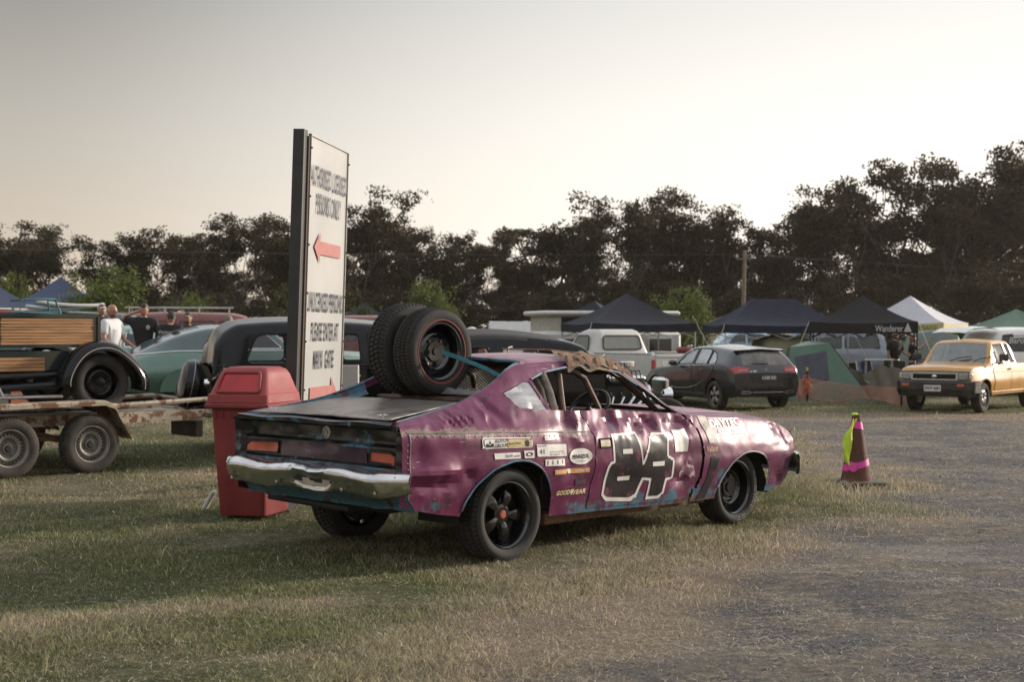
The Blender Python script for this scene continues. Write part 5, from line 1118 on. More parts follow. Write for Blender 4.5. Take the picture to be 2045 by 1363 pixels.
def rbox(mb, c, size, r, n=4, taper=(1, 1), rt=None, mi=0):
    """box with rounded vertical edges, narrowing upwards, with a rounded-over top"""
    x, y, z = size; rt = r*.6 if rt is None else rt; rings = []
    for k, (h, ins) in enumerate([(-.5, 0), (.5-rt/z, 0), (.5-rt/z*.6, rt*.15), (.5-rt/z*.25, rt*.45), (.5, rt)]):
        t = h+.5; fx_, fy_ = 1+(taper[0]-1)*t, 1+(taper[1]-1)*t; a, b = x/2*fx_-ins, y/2*fy_-ins
        rings.append([(c[0]+u, c[1]+v, c[2]+h*z) for u, v in rpoly([(-a, -b), (a, -b), (a, b), (-a, b)], r, n)])
    mb.grid([q+[q[0]] for q in rings], mi); mb.add(rings[-1], [tuple(range(len(rings[-1])))], mi); return mb
def white_pickup():
    Wp = M('aged white pickup paint', (.50, .49, .46), .35, coat=.3, var=.08, dust=.25); a = R(124)
    e = empty('white_pickup', (0, 0, 0), a, 'old white pickup truck showing its tailgate and rounded cab', 'truck', scale=1.02)
    pc = at(1300, 34.2); c, s = math.cos(a), math.sin(a); xb, yb = -1.15, .95; e.location = (pc.x-(xb*c-yb*s), pc.y-(xb*s+yb*c), float(gz(pc.x, pc.y)))
    for sd in (-1, 1):
        b = MB(); rbox(b, (-.05, sd*.90, .88), (2.2, .12, .56), .03); b.box((-.05, sd*.90, 1.155), (2.2, .15, .05), bev=.02); b.build('bed_side', Wp, e)
    MB().box((-.05, 0, .66), (2.15, 1.75, .05)).build('bed_floor', m_rust, e, smooth=False)
    t = MB().box((-1.16, 0, .88), (.05, 1.66, .52), bev=.02).box((-1.19, 0, 1.08), (.02, 1.55, .03), bev=.008).box((-1.19, 0, .68), (.02, 1.55, .03), bev=.008).build('tailgate', Wp, e)
    v, f = text_fit('F O R D', -.62, .78, 1.24, .20, bold=.02); MB().add([(-1.188, -u, w) for u, w in v], f).build('raised_lettering', M('pressed white letters', (.66, .65, .62), .4), t, smooth=False)
    MB().box((-1.22, 0, .97), (.03, .22, .03), bev=.008).build('tailgate_handle', m_chrome, t)
    cb = MB(); rows = []
    for z, xf, xr, w in ((.50, 2.60, 1.10, .93), (1.12, 2.55, 1.10, .90), (1.17, 2.50, 1.11, .86), (1.60, 2.10, 1.22, .72), (1.69, 1.98, 1.28, .67), (1.74, 1.85, 1.38, .58)): rows.append([(x, y, z) for x, y in rpoly([(xf, -w), (xf, w), (xr, w), (xr, -w)], .16 if z > 1.1 else .08, 5)])
    cb.grid([q+[q[0]] for q in rows]); cb.add(rows[-1], [tuple(range(len(rows[-1])))]); cb.build('cab', Wp, e)
    MB().box((3.15, 0, .80), (1.2, 1.75, .56), bev=.09).build('front_clip', Wp, e)
    gw = M('bright cab glass', (.17, .18, .165), .08, spec=1.0); 
    def panel(poly, fn, nm, mat): return MB().add([fn(*p) for p in poly], [tuple(range(len(poly)))]).build(nm, mat, e, smooth=False)
    back = lambda u, v: (1.105+(v-1.17)*.20-.012, u, v); P = rpoly([(-.62, 1.235), (.62, 1.235), (.57, 1.575), (-.57, 1.575)], .09, 5); w = panel(P, back, 'rear_window', gw)
    MB().tube([back(*p) for p in P]+[back(*P[0])], .018, 6, caps=False).build('window_seal', m_blackmat, w)
    for sd in (-1, 1):
        sidef = lambda u, v: (u, sd*(.865-(v-1.17)*.22+.014), v); P = rpoly([(1.42, 1.22), (2.18, 1.22), (1.92, 1.58), (1.48, 1.58)], .05, 3); w = panel(P, sidef, 'door_window', gw); MB().tube([sidef(*p) for p in P]+[sidef(*P[0])], .014, 5, caps=False).build('window_seal', m_blackmat, w)
        MB().sphere((2.2, sd*1.05, 1.25), (.03, .07, .06), 10, 6).tube([(2.2, sd*.9, 1.1), (2.2, sd*1.03, 1.22)], .010, 5).build('mirror', m_chrome, e)
        for cx in (0, 3.0): make_wheel(e, (cx, sd*.82, .36), .36, .22, .20, sd, 'smooth', seg=28)
        MB().box((-1.19, sd*.90, .92), (.03, .09, .20), bev=.012).build('tail_light', M('red tail lens', (.3, .01, .02), .2), e)
    MB().box((-1.28, 0, .50), (.10, 1.8, .14), bev=.03).build('rear_bumper', Wp, e); MB().box((.9, 0, .52), (4.0, 1.0, .12)).build('chassis', m_blackmat, e, smooth=False)
    return e
white_pickup()
def red_bag():
    o = MB().box((0, 0, .10), (.42, .2, .16), bev=.06).build('red_bag', M('dull red bag', (.20, .03, .035), .6), None, loc=at(1367, 35.0, z=1.05)); tag(o, 'dull red roll lying on the edge of the white pickup tray', 'bag')
red_bag()

BK = M('polished black paint', (.006, .006, .007), .14, coat=.08, var=.15, spec=.28)
def old_sedan():
    A = [([(-.85, .60), (-.5, .66), (1.6, .66), (3.6, .42)], [(-.85, .46), (-.5, .38), (3.6, .40)]),
         ([(-.85, .64), (-.5, .76), (.6, .80), (1.8, .76), (3.6, .40)], [(-.85, .72), (1.8, .70), (3.6, .75)]),
         ([(-.85, .62), (-.6, .74), (.6, .785), (1.9, .74), (2.4, .50), (3.6, .30)], [(-.85, .98), (-.5, 1.08), (.6, 1.10), (2.0, 1.08), (3.6, 1.0)]),
         ([(-.85, .50), (-.7, .58), (-.4, .65), (.4, .66), (1.4, .65), (1.85, .67), (2.2, .45), (3.6, .22)], [(-.85, 1.12), (-.81, 1.38), (-.70, 1.55), (-.5, 1.65), (.4, 1.69), (1.4, 1.64), (1.65, 1.54), (2.0, 1.14), (3.6, 1.06)]),
         ([(-.85, 0), (4, 0)], [(-.85, 1.16), (-.81, 1.45), (-.70, 1.63), (-.5, 1.72), (-.1, 1.76), (.4, 1.77), (1.4, 1.72), (1.65, 1.60), (2.0, 1.20), (3.6, 1.12)])]
    win = [rpoly([(-.46, 1.15), (.34, 1.15), (.32, 1.53), (-.30, 1.53)], .10, 4), rpoly([(.46, 1.15), (1.06, 1.15), (1.04, 1.54), (.46, 1.54)], .07, 4), rpoly([(1.16, 1.15), (1.68, 1.15), (1.50, 1.50), (1.16, 1.53)], .07, 4)]
    sp = dict(x=(-.85, 3.6), fine=(-.85, -.45), A=A, win=win, ws=(1.64, 1.97), mat=BK, wb=2.85, track=1.46, wheel=(.36, .16, .22, 'smooth'), glass=M('clear old glass', (.05, .055, .055), .05, alpha=.14, spec=1), capr=lambda y, z: -.16*(1-(y/.62)**2), trim=BK, trimr=.016, seats=(.1, 1.1), zi=.62)
    e, S = car('black_vintage_sedan', 'glossy black 1930s sedan with steering wheel showing, behind the tall sign', at(540, 19.0), R(20), sp)
    for sd in (-1, 1):
        for cx, ln in ((0, .62), (2.85, .62)):
            f = MB(); rows = []
            for t in np.linspace(R(-8), R(188), 22):
                r_ = .50; k = 1.0+.15*max(0, math.cos(t))*(-1 if cx == 0 else 1)*0; row = []
                for u, dr in ((-.20, -.10), (-.17, -.02), (-.10, .025), (0, .04), (.10, .025), (.17, -.02), (.20, -.10)): row.append((cx+(r_+dr)*math.cos(t)*1.10, sd*(.80+u), .34+(r_+dr)*math.sin(t)))
                rows.append(row)
            f.grid(rows).build('fender', BK, e)
        MB().box((1.4, sd*.86, .36), (1.9, .26, .05), bev=.02).build('running_board', BK, e)
        MB().tube([p for p in (S.surf(u, 1.115, 'R' if sd < 0 else 'L', .006) for u in np.linspace(-.80, 1.9, 24)) if p], .014, 6).tube([p for p in (S.surf(u, 1.075, 'R' if sd < 0 else 'L', .006) for u in np.linspace(-.80, 1.9, 24)) if p], .010, 6).build('belt_moulding', BK, e)
        MB().tube([(1.02, sd*.80, .98), (1.02, sd*.85, .98), (.92, sd*.85, .98)], .010, 6).build('door_handle', m_chrome, e)
    st = MB(); C = Vector((1.42, .34, 1.10)); ax = Vector((-.8, 0, .6)).normalized(); v_ = ax.cross(Vector((0, 1, 0)))
    st.tube([C+(Vector((0, 1, 0))*math.cos(t)+v_*math.sin(t))*.21 for t in np.linspace(0, 2*math.pi, 25)], .012, 6, caps=False)
    for t in (0, 1.57, 3.14, 4.71): st.tube([C, C+(Vector((0, 1, 0))*math.cos(t)+v_*math.sin(t))*.21], .008, 5)
    st.build('steering_wheel', M('cream steering wheel', (.35, .33, .30), .4), e)
    MB().tube([(-1.20, y, .52-.02*abs(y)) for y in np.linspace(-.86, .86, 13)], .032, 8).tube([(-1.20, .3, .52), (-1.22, .3, .62)], .02).build('rear_bumper', m_chrome, e)
    MB().lathe([(0, -.05), (.05, -.04), (.06, 0), (.05, .02), (0, .03)], axis='X', n=14).build('tail_light', m_chrome, e, loc=(-.92, -.62, .90))
    # spare wheel cover curve and its bright rim on the tail
    tr = MB(); tr.lathe([(0, -.16), (.24, -.15), (.33, -.11), (.36, -.02), (.35, .06)], axis='X', n=30); o = tr.build('spare_wheel_cover', BK, e, loc=(-1.05, 0, .84)); o.rotation_euler = (0, R(12), 0); MB().lathe([(.354, -.03), (.364, -.02), (.354, -.01)], axis='X', n=30).build('cover_ring', m_steel, o)
    return e
old_sedan()
def chopped_coupe():
    A = [([(-1.0, .60), (1.6, .66), (3.4, .42)], [(-1.0, .42), (3.4, .40)]),
         ([(-1.0, .66), (.6, .82), (1.8, .78), (3.4, .45)], [(-1.0, .72), (3.4, .72)]),
         ([(-1.0, .62), (.6, .79), (1.9, .76), (3.4, .35)], [(-1.0, .95), (.2, 1.06), (2.0, 1.06), (3.4, 1.0)]),
         ([(-1.0, .50), (-.3, .62), (.6, .67), (1.9, .68), (2.2, .5), (3.4, .26)], [(-1.0, 1.05), (-.6, 1.32), (-.2, 1.48), (.6, 1.56), (1.5, 1.49), (1.85, 1.40), (2.1, 1.12), (3.4, 1.06)]),
         ([(-1.0, 0), (4, 0)], [(-1.0, 1.12), (-.6, 1.42), (-.2, 1.58), (.6, 1.65), (1.5, 1.57), (1.85, 1.46), (2.1, 1.20), (3.4, 1.10)])]
    win = [rpoly([(-.1, 1.12), (.55, 1.12), (.55, 1.40), (.10, 1.38)], .08, 4), rpoly([(.72, 1.12), (1.72, 1.12), (1.55, 1.36), (.72, 1.40)], .08, 4)]
    sp = dict(x=(-.72, 2.12), A=A, win=win, ws=(1.84, 2.08), mat=BK, wb=2.95, track=1.46, wheel=(.36, .18, .22, 'smooth'), glass=M('clear old glass', (.05, .055, .055), .05, alpha=.35), trim=BK, trimr=.016, seats=(.5,), zi=.75, inner=True,
              upper=lambda x, y, z, j: (z > 1.50), uppermat=M('black vinyl roof', (.028, .026, .025), .75, var=.2))
    e, S = car('chopped_black_coupe', 'low roofed black vintage coupe just behind the race car roof', at(872, 19.0), R(14), sp)
    en = empty('engine', (2.58, 0, -.03), 0); en.parent = e
    MB().box((0, 0, .72), (.62, .46, .40), bev=.04).build('engine_block', M('dark engine block', (.03, .028, .027), .5, .5), en)
    for sd in (-1, 1):
        MB().box((0, 0, 0), (.56, .16, .09), bev=.03).build('rocker_cover', m_chrome, en, loc=(0, sd*.21, .97), rot=(sd*.5, 0, 0))
        mb = MB()
        for k in range(4): mb.tube([(-.22+.15*k, sd*.24, .80), (-.22+.15*k, sd*.36, .74), (-.30+.10*k, sd*.42, .52)], .022, 7)
        mb.build('exhaust_header', m_chrome, en)
    for xx in (-.14, .10): MB().lathe([(0, .02), (.09, .02), (.105, .01), (.105, -.045), (.09, -.055), (.05, -.06), (.045, -.14), (0, -.14)], n=18).build('air_cleaner', m_chrome, en, loc=(xx, 0, 1.20))
    MB().lathe([(.13, 0), (.13, .03), (.10, .035), (0, .035)], axis='X', n=18).build('fan_pulley', m_steel, en, loc=(.34, 0, .80))
    pl = MB()
    for k in range(8): pl.tube([(-.2+.055*k, -.10, 1.08), (-.22+.06*k, -.22, 1.10), (-.22+.06*k, -.34, .92)], .008, 5)
    pl.build('spark_leads', m_blackmat, en)
    MB().box((3.16, 0, .72), (.10, .50, .50), bev=.04).build('radiator_shell', m_chrome, e); MB().box((2.7, 0, .48), (1.5, .62, .10)).build('chassis', m_blackmat, e, smooth=False)
    for sd in (-1, 1): MB().lathe([(0, -.10), (.07, -.08), (.10, 0), (.105, .03), (0, .045)], axis='X', n=18).tube([(0, 0, 0), (0, -sd*.2, -.1)], .012, 6).build('headlight', m_chrome, e, loc=(3.12, sd*.44, .74))
    MB().tube([(1.95, -.72, 1.15), (2.12, -.74, 1.30)], .012, 6).build('windscreen_post', m_chrome, e)
chopped_coupe()
def green_fastback():
    Gd = M('deep green car paint', (.050, .082, .082), .20, .2, coat=.9, var=.08); Gl = M('sage green car paint', (.11, .20, .165), .28, .15, coat=.7, var=.06)
    A = [([(-1.35, .30), (-1.0, .62), (0, .76), (2.6, .76), (3.6, .5)], [(-1.35, .42), (-1.0, .30), (0, .26), (3.6, .34)]),
         ([(-1.35, .40), (-1.15, .70), (-.5, .92), (.2, .94), (1.0, .84), (2.6, .92), (3.6, .55)], [(-1.35, .58), (0, .58), (3.6, .62)]),
         ([(-1.35, .34), (-1.1, .60), (-.5, .82), (.2, .84), (1.0, .80), (2.6, .82), (3.6, .45)], [(-1.35, .66), (-1.0, .82), (-.3, .98), (.4, 1.0), (1.6, 1.0), (2.6, .98), (3.6, .86)]),
         ([(-1.35, .22), (-1.0, .40), (-.5, .54), (.2, .62), (1.2, .64), (1.8, .66), (2.2, .62), (3.6, .3)], [(-1.35, .69), (-1.0, .88), (-.5, 1.12), (.1, 1.34), (.6, 1.43), (1.2, 1.43), (1.6, 1.38), (2.1, 1.03), (3.6, .92)]),
         ([(-1.35, 0), (4, 0)], [(-1.35, .71), (-1.0, .93), (-.5, 1.20), (.1, 1.43), (.6, 1.51), (1.2, 1.51), (1.6, 1.45), (2.1, 1.10), (3.6, .98)])]
    win = [rpoly([(.35, 1.06), (.95, 1.06), (.93, 1.33), (.62, 1.32)], .06, 4), rpoly([(1.05, 1.06), (1.80, 1.06), (1.52, 1.32), (1.05, 1.34)], .06, 4)]
    sp = dict(x=(-1.35, 3.6), fine=(-1.35, -1.0), A=A, win=win, ws=(1.62, 2.08), rw=(-.25, .35), rwj=4, rglass=m_glassd, mat=Gl, wb=3.0, track=1.48, wheel=(.35, .18, .2, 'smooth'), glass=m_glassd, trim=m_chrome, trimr=.010, inner=False,
              upper=lambda x, y, z, j: (z > .93+.10*ss(-1.2, 0, x)-.28*ss(-.6, -1.35, x)) & (j >= 11), uppermat=Gd)
    e, S = car('green_fastback', 'two tone green 1940s fastback with a long rounded tail, beside the roadster', at(352, 26.2), R(23), sp)
    MB().tube([p for p in (S.surf(u, .93+.09*ss(-1.2, 0, u), 'R', .006) for u in np.linspace(-1.1, 1.9, 30)) if p], .012, 6).build('chrome_strip', m_chrome, e)
    sk = MB(); rows = []
    for t in np.linspace(0, math.pi, 18): rows.append([(.44*math.cos(t)*k, -.905-.03*math.sin(t)*k, .30+.42*math.sin(t)*k) for k in np.linspace(0, 1, 5)])
    sk.grid(rows).build('wheel_spat', Gl, e)
    MB().tube([(-1.42+.2*abs(y)**2, y, .46) for y in np.linspace(-.85, .85, 11)], .05, 8).build('rear_bumper', m_chrome, e)
    MB().tube([(-1.0, 0, .93), (-.5, 0, 1.205), (.1, 0, 1.435), (.6, 0, 1.515)], .007, 5).build('spine_moulding', Gd, e)
green_fastback()
# ------------------------------------------------------------------ trailer and roadster
TYAW = R(42)
def trailer():
    tr = at(177.5, 16.0, z=0)-Vector((1.005, -.414, 0)); e = empty('car_trailer', tr, TYAW, 'rusty white tandem axle car trailer with flat mudguards, carrying the roadster', 'trailer')
    mw = M('rusty cream trailer paint', (.40, .34, .26), .7, .1, var=.2, wear=(.15, .07, .035), wearcut=.50, ws=6, bump=.3); mc = M('checker plate', (.22, .19, .16), .55, .5, var=.3, vs_=20, bump=.5, bs=120, wear=(.13, .07, .04), wearcut=.55)
    steelrim = M('grey steel trailer rim', (.24, .225, .20), .5, .5, var=.25, dust=.3, wear=(.10, .06, .04), wearcut=.68, ws=16)
    for x_ in (-.47, .47):
        for sd in (-1, 1): make_wheel(e, (x_, sd*.98, .335), .335, .20, .205, sd, 'holes', seg=56, treads=56, rimmat=steelrim, tyre=m_rubber_d, dish=.065, capr=.042, capmat=m_blackmat)
    for sd in (-1, 1):
        g = MB(); pr = [(-1.35, .50), (-1.02, .80), (.60, .815), (.72, .77), (.95, .38)]
        rows = [[(x, sd*.82, z), (x, sd*.84, z+.012), (x, sd*1.10, z+.012), (x, sd*1.12, z), (x, sd*1.12, z-.045)] for x, z in pr]; g.grid(rows); g.grid([[Vector(p)+Vector((0, 0, -.018)) for p in r_[:4]] for r_ in rows]); g.build('mudguard', [mw][0], e, ang=20)
        gg = MB(); gg.add([(.72, sd*.84, .77), (.95, sd*.84, .38), (.70, sd*.84, .46), (.60, sd*.84, .80)], [(0, 1, 2, 3)]); gg.build('guard_gusset', m_rust, e)
        MB().box((-.6, sd*.78, .60), (5.2, .06, .12)).build('side_rail', mw, e, smooth=False)
        d = MB(); d.box((-.7, sd*.52, .665), (5.0, .46, .012)); d.build('deck_runner', mc, e, smooth=False)
        MB().box((-.2, sd*.70, .40), (1.6, .06, .06)).tube([(-.9, sd*.72, .46), (-.47, sd*.72, .36), (0, sd*.72, .46), (.47, sd*.72, .36), (.9, sd*.72, .46)], .02, 6).build('leaf_springs', m_rust, e)
        # A-frame drawbar running to the coupling
        MB().tube([(1.95, sd*.78, .62), (3.35, sd*.05, .56)], .045, 4).build('drawbar', mw, e)
        MB().tube([(.70, sd*.80, .74), (2.15, sd*.70, .78), (2.20, sd*.68, .60)], .032, 6).tube([(2.15, sd*.70, .78), (3.25, sd*.10, .60)], .028, 6).build('winch_brace', mw, e)
    for x_ in (-3.1, -1.9, -.47, .47, 1.95): MB().tube([(x_, -.78, .58), (x_, .78, .58)], .03, 6).build('cross_member', m_rust, e)
    for x_ in (-.47, .47): MB().tube([(x_, -.95, .335), (x_, .95, .335)], .028, 8).build('axle', m_blackmat, e)
    MB().box((3.45, 0, .58), (.26, .09, .08), bev=.02).sphere((3.60, 0, .57), .055, 10, 7).build('coupling', m_rust, e)
    MB().box((2.05, -.35, .42), (.10, .62, .20), bev=.01).build('step_plate', M('dark step plate', (.06, .045, .035), .7, .2, var=.3), e)
    MB().tube([(1.5, -.79, .70), (1.9, -.60, .66), (2.3, -.5, .70), (2.7, -.35, .62)], .005, 5).build('brake_cable', m_blackmat, e)
    return e
trailer()
def roadster():
    # on the trailer deck, facing backwards on it (its tail points at the drawbar)
    yaw = TYAW+math.pi; DZ = .672; c, s = math.cos(yaw), math.sin(yaw); pw = at(198, 16.4); ex, ey = pw.x+.0*c-.70*s, pw.y+.0*s+.70*c
    # near rear wheel (its left side, y=+.70)
    e = empty('hot_rod_roadster', (pw.x+.70*s, pw.y-.70*c, DZ), yaw, 'black open hot rod roadster with timber sided tray, tied on the rusty trailer', 'car')
    mg = M('dark green black enamel', (.012, .020, .020), .12, coat=1, var=.1); wood = M('varnished boards', (.36, .19, .085), .45, coat=.3, var=.45, vs_=2.5, stretch=(1.2, 1, 26), bump=.3, bs=3, wear=(.10, .045, .02), wearcut=.60, ws=3)
    pin = M('cream pinstripe', (.55, .50, .38), .5)
    for sd in (1, -1):
        for x_ in (0, 2.55): make_wheel(e, (x_, sd*.70, .340 if x_ == 0 else .33), .340 if x_ == 0 else .33, .165, .215, sd, 'smooth', seg=56, treads=70, rimmat=BK, dish=.055, capr=.060, capmat=BK)
    # tray: frame and boards
    for sd in (1, -1):
        y = sd*.56; MB().box((.56, y, .93), (1.20, .03, .34)).build('tray_side', mg, e, smooth=False)
        b = MB()
        for k in range(9): b.box((.56+.003*math.sin(k*3), y+sd*.018, .795+.0335*k), (1.10, .018, .0305), bev=.004)
        b.build('tray_boards', wood, e)
        f = MB()
        for c_, d_ in (((.56, y+sd*.012, 1.115), (1.24, .06, .035)), ((.56, y+sd*.012, .765), (1.24, .06, .030)), ((-.05, y+sd*.012, .94), (.035, .06, .36)), ((1.165, y+sd*.012, .94), (.035, .06, .36))): f.box(c_, d_)
        f.build('tray_frame', mg, e, smooth=False)
        b = MB()
        for k in range(4): b.box((1.05, y+sd*.02, .50+.040*k), (.90, .018, .036), bev=.004)
        b.build('lower_boards', wood, e); MB().box((1.1, y, .60), (1.6, .02, .22)).build('frame_side', mg, e, smooth=False)
    MB().box((.56, 0, .80), (1.2, 1.1, .03)).box((-.05, 0, .94), (.03, 1.12, .34)).box((1.165, 0, .94), (.03, 1.12, .34)).build('tray_floor', mg, e, smooth=False)
    # rear fenders
    for sd in (1, -1):
        f = MB(); rows = []; st = []
        for t in np.linspace(R(196), R(-12), 30):
            fl = 1+.34*ss(R(120), R(200), t)+.10*ss(R(40), R(-12), t); cx_, cz_ = .0, .355; row = []
            for u, dr in ((-.15, -.02), (-.12, .05), (-.04, .085), (.05, .085), (.12, .055), (.155, 0), (.16, -.03)): row.append((cx_+(.385+dr)*math.cos(t)*fl, sd*(.70+u), cz_+(.385+dr)*math.sin(t)*(1 if t > 0 else .6)))
            rows.append(row); st.append(Vector(row[5])+Vector((0, sd*.006, .004)))
        f.grid(rows).build('rear_fender', BK, e); MB().tube(st, .004, 5).build('pinstripe', pin, e)
    # bucket body: curved back, door line and dropping flank
    rows = []
    for x_, zt, zb, w in ((1.22, 1.34, .62, .50), (1.30, 1.33, .50, .60), (1.45, 1.27, .42, .66), (1.65, 1.22, .38, .69), (2.0, 1.20, .36, .69), (2.35, 1.20, .38, .66), (2.55, 1.18, .44, .58)):
        row = []
        for sd in (1, -1):
            pr = [(w*.72, zt+.02), (w*.98, zt), (w*1.04, zt-.04), (w*1.02, zt*.6+zb*.4), (w*.94, zt*.25+zb*.75), (w*.70, zb)]
            row += [(x_-(.10*ss(.9, 1.3, z)), sd*y, z) for y, z in (pr if sd > 0 else pr[::-1])]
        rows.append(row[::1])
    rows = [[r_[5-k] for k in range(6)] for r_ in rows], [[r_[6+k] for k in range(6)] for r_ in rows]
    mb = MB(); mb.grid(rows[0]); mb.grid([[q for q in r_] for r_ in rows[1]])
    bk = []   # closed, rounded back of the bucket
    for z, xx, w in ((.62, 1.25, .42), (.9, 1.16, .52), (1.1, 1.10, .54), (1.28, 1.08, .545), (1.36, 1.07, .54)): bk.append([(xx-.10*(1-(k)**2)+.12*abs(k)**4, k*w, z+.03*abs(k)**2) for k in np.linspace(-1, 1, 15)])
    mb.grid(bk); mb.build('body_tub', mg, e, ang=60)
    MB().tube([(2.0, .66, 1.22), (1.65, .66, 1.24), (1.35, .60, 1.33), (1.14, .45, 1.385), (1.06, 0, 1.39), (1.14, -.45, 1.385), (1.35, -.60, 1.33), (1.65, -.66, 1.24), (2.0, -.66, 1.22)], .022, 8).build('cockpit_rim', M('pale green rim paint', (.10, .14, .13), .2, coat=1), e)
    MB().tube([(1.30, -.46, 1.37), (1.22, -.2, 1.40), (1.22, .2, 1.40), (1.30, .46, 1.37)], .10, 12).box((1.42, 0, 1.05), (.20, .98, .50), bev=.06).build('seat', M('dark brown upholstery', (.055, .042, .036), .65, var=.25, bump=.4, bs=9), e)
    MB().box((3.0, 0, .92), (.95, .72, .48), bev=.09).build('bonnet', mg, e); MB().box((3.52, 0, .86), (.10, .60, .60), bev=.05).build('radiator_shell', m_chrome, e)
    MB().box((1.4, 0, .44), (4.2, .70, .10)).build('chassis', BK, e, smooth=False)
    for sd in (1, -1):
        MB().box((1.35, sd*.72, .20), (1.7, .26, .030), bev=.01).build('running_board', m_steel, e)
        MB().tube([(.45, sd*.60, .44), (1.3, sd*.62, .42), (2.1, sd*.62, .44)], .035, 8).tube([(.50, sd*.66, .33), (1.2, sd*.67, .30)], .045, 8).build('side_pipes', BK, e)
        MB().tube([(1.25, sd*.66, .40), (1.18, sd*.72, .30), (1.14, sd*.74, .20)], .016, 6).build('board_bracket', m_steel, e)
        MB().tube([(2.45, sd*.60, 1.2), (2.35, sd*.52, 1.55)], .012, 6).build('windscreen_post', m_chrome, e)
    MB().box((-.10, 0, .30), (.10, 1.0, .05), bev=.02).tube([(-.30, -.42, .22), (-.30, .42, .22)], .028, 8).tube([(-.36, -.35, .13), (-.36, .35, .13)], .022, 8).tube([(-.05, .3, .3), (-.30, .3, .2)], .02).tube([(-.05, -.3, .3), (-.30, -.3, .2)], .02).build('rear_crossbar', m_chrome, e)
    MB().tube([(1.5, 0, .95), (1.95, .30, 1.15)], .014, 6).tube([(1.95+.07*math.cos(t), .30+.17*math.sin(t), 1.18+.12*math.cos(t)) for t in np.linspace(0, 6.28, 18)], .012, 6).build('steering_wheel', m_blackmat, e)
    p = Vector((.10*c-0*s, .10*s, 0)); q = Vector(e.location)
    def on(x, y, z): return Vector((q.x+x*c-y*s, q.y+x*s+y*c, q.z+z))
    # things lying across the tray
    t = empty('folding_frame', on(.42, -.1, 1.135), yaw, 'teal folding frame lying on top of the timber tray', 'frame')
    mt = M('teal enamel', (.05, .17, .19), .4)
    for k in (-.16, .16): MB().tube([(-.25, k, 0), (.25, k, .02), (.23, k, .16), (-.20, k*.6, .18), (-.25, k, 0)], .012, 6).build('side_loop', mt, t)
    MB().box((0, 0, .17), (.46, .34, .015)).box((-.02, 0, .03), (.5, .06, .02)).build('slatted_top', mt, t, smooth=False)
    b = MB()
    for k, (x, y, z, l, a_) in enumerate([(.95, -.1, 1.15, .55, .1), (.92, .1, 1.18, .5, -.2), (.85, .0, 1.21, .6, .3)]): b.box((x-.5, y, z-1.15), (l, .14, .015), rz=a_)
    tag(b.build('loose_boards', M('pale offcut boards', (.35, .36, .34), .5, var=.2), None, loc=on(.5, 0, 1.135), rot=(0, 0, yaw), smooth=False), 'pale loose boards piled on the roadster tray', 'boards')
roadster()

# ------------------------------------------------------------------ background vehicles
def simple_A(L0, L1, w, prof, belt):
    """anchors from a side profile: prof = roofline points (x, z), belt = (x, z)"""
    return [([(L0, w*.84), (L0+.3, w*.90), (L1-.3, w*.90), (L1, w*.80)], [(L0, .38), (0, .28), (L1-.5, .28), (L1, .36)]),
            ([(L0, w*.92), (L0+.4, w), (L1-.5, w), (L1, w*.86)], [(L0, .60), (L1, .56)]),
            ([(L0, w*.88), (L0+.4, w*.95), (L1-.5, w*.94), (L1, w*.80)], belt),
            ([(x, w*(.78 if z > belt[0][1]+.25 else .84)) for x, z in prof], [(x, z-.05) for x, z in prof]),
            ([(L0, 0), (L1+1, 0)], prof)]
def wagon(name, label, px, d, yaw, mat, L=(-1.1, 3.5), w=.88, prof=None, belt=None, win=None, ws=None, glass=None, group=None, cat='car', z=None, **kw):
    sp = dict(x=L, dx=.07, A=simple_A(L[0], L[1], w, prof, belt), win=win, arch=[(0, .37, .32), (L[1]-.85, .37, .32)], mat=mat, wb=L[1]-.85, track=w*1.72, wheel=(.33, .2, .2, 'smooth'), glass=glass or m_glassd, n=[4, 4, 6, 6], smooth=1, **kw)
    if ws: sp['ws'] = ws
    return car(name, label, at(px, d, z=z), yaw, sp, group, cat)
rw = M('dull maroon paint', (.16, .030, .030), .4, coat=.3, var=.1, dust=.3)
PW = [(-1.1, .95), (-1.0, 1.55), (-.7, 1.80), (0, 1.84), (1.5, 1.82), (1.9, 1.74), (2.4, 1.28), (3.2, 1.18), (3.5, 1.0)]
W3 = [rpoly([(-.85, 1.18), (.25, 1.18), (.25, 1.60), (-.75, 1.60)], .05, 3), rpoly([(.35, 1.18), (1.15, 1.18), (1.15, 1.60), (.35, 1.60)], .05, 3), rpoly([(1.25, 1.18), (2.1, 1.18), (1.78, 1.58), (1.25, 1.60)], .05, 3)]
e_, S_ = wagon('maroon_wagon', 'long maroon wagon with pale roof rack behind the group of men', 330, 34, R(12), rw, prof=PW, belt=[(-1.1, 1.0), (0, 1.10), (3.5, 1.0)], win=W3, ws=(1.92, 2.36), L=(-1.6, 3.5))
_r = MB()
for sd in (-.55, .55): _r.tube([(-.9, sd, 1.93), (1.6, sd, 1.93)], .018, 6)
for x_ in (-.8, 0, .8, 1.5): _r.tube([(x_, -.58, 1.80), (x_, -.58, 1.93), (x_, .58, 1.93), (x_, .58, 1.80)], .015, 6)
_r.build('roof_rack', M('pale rack metal', (.5, .5, .48), .4, .6), e_)
e_, S_ = wagon('maroon_van', 'maroon van roof glimpsed between the sign and the spare tyres', 705, 37, R(-5), rw, prof=PW, belt=[(-1.1, 1.0), (0, 1.10), (3.5, 1.0)], win=W3, ws=(1.92, 2.36))
lt = M('pale aqua paint', (.30, .46, .43), .25, coat=.8, var=.06)
PC = [(-1.1, .92), (-.9, 1.02), (-.2, 1.10), (.3, 1.42), (.9, 1.52), (1.4, 1.50), (1.7, 1.42), (2.15, 1.08), (3.2, 1.0), (3.5, .8)]
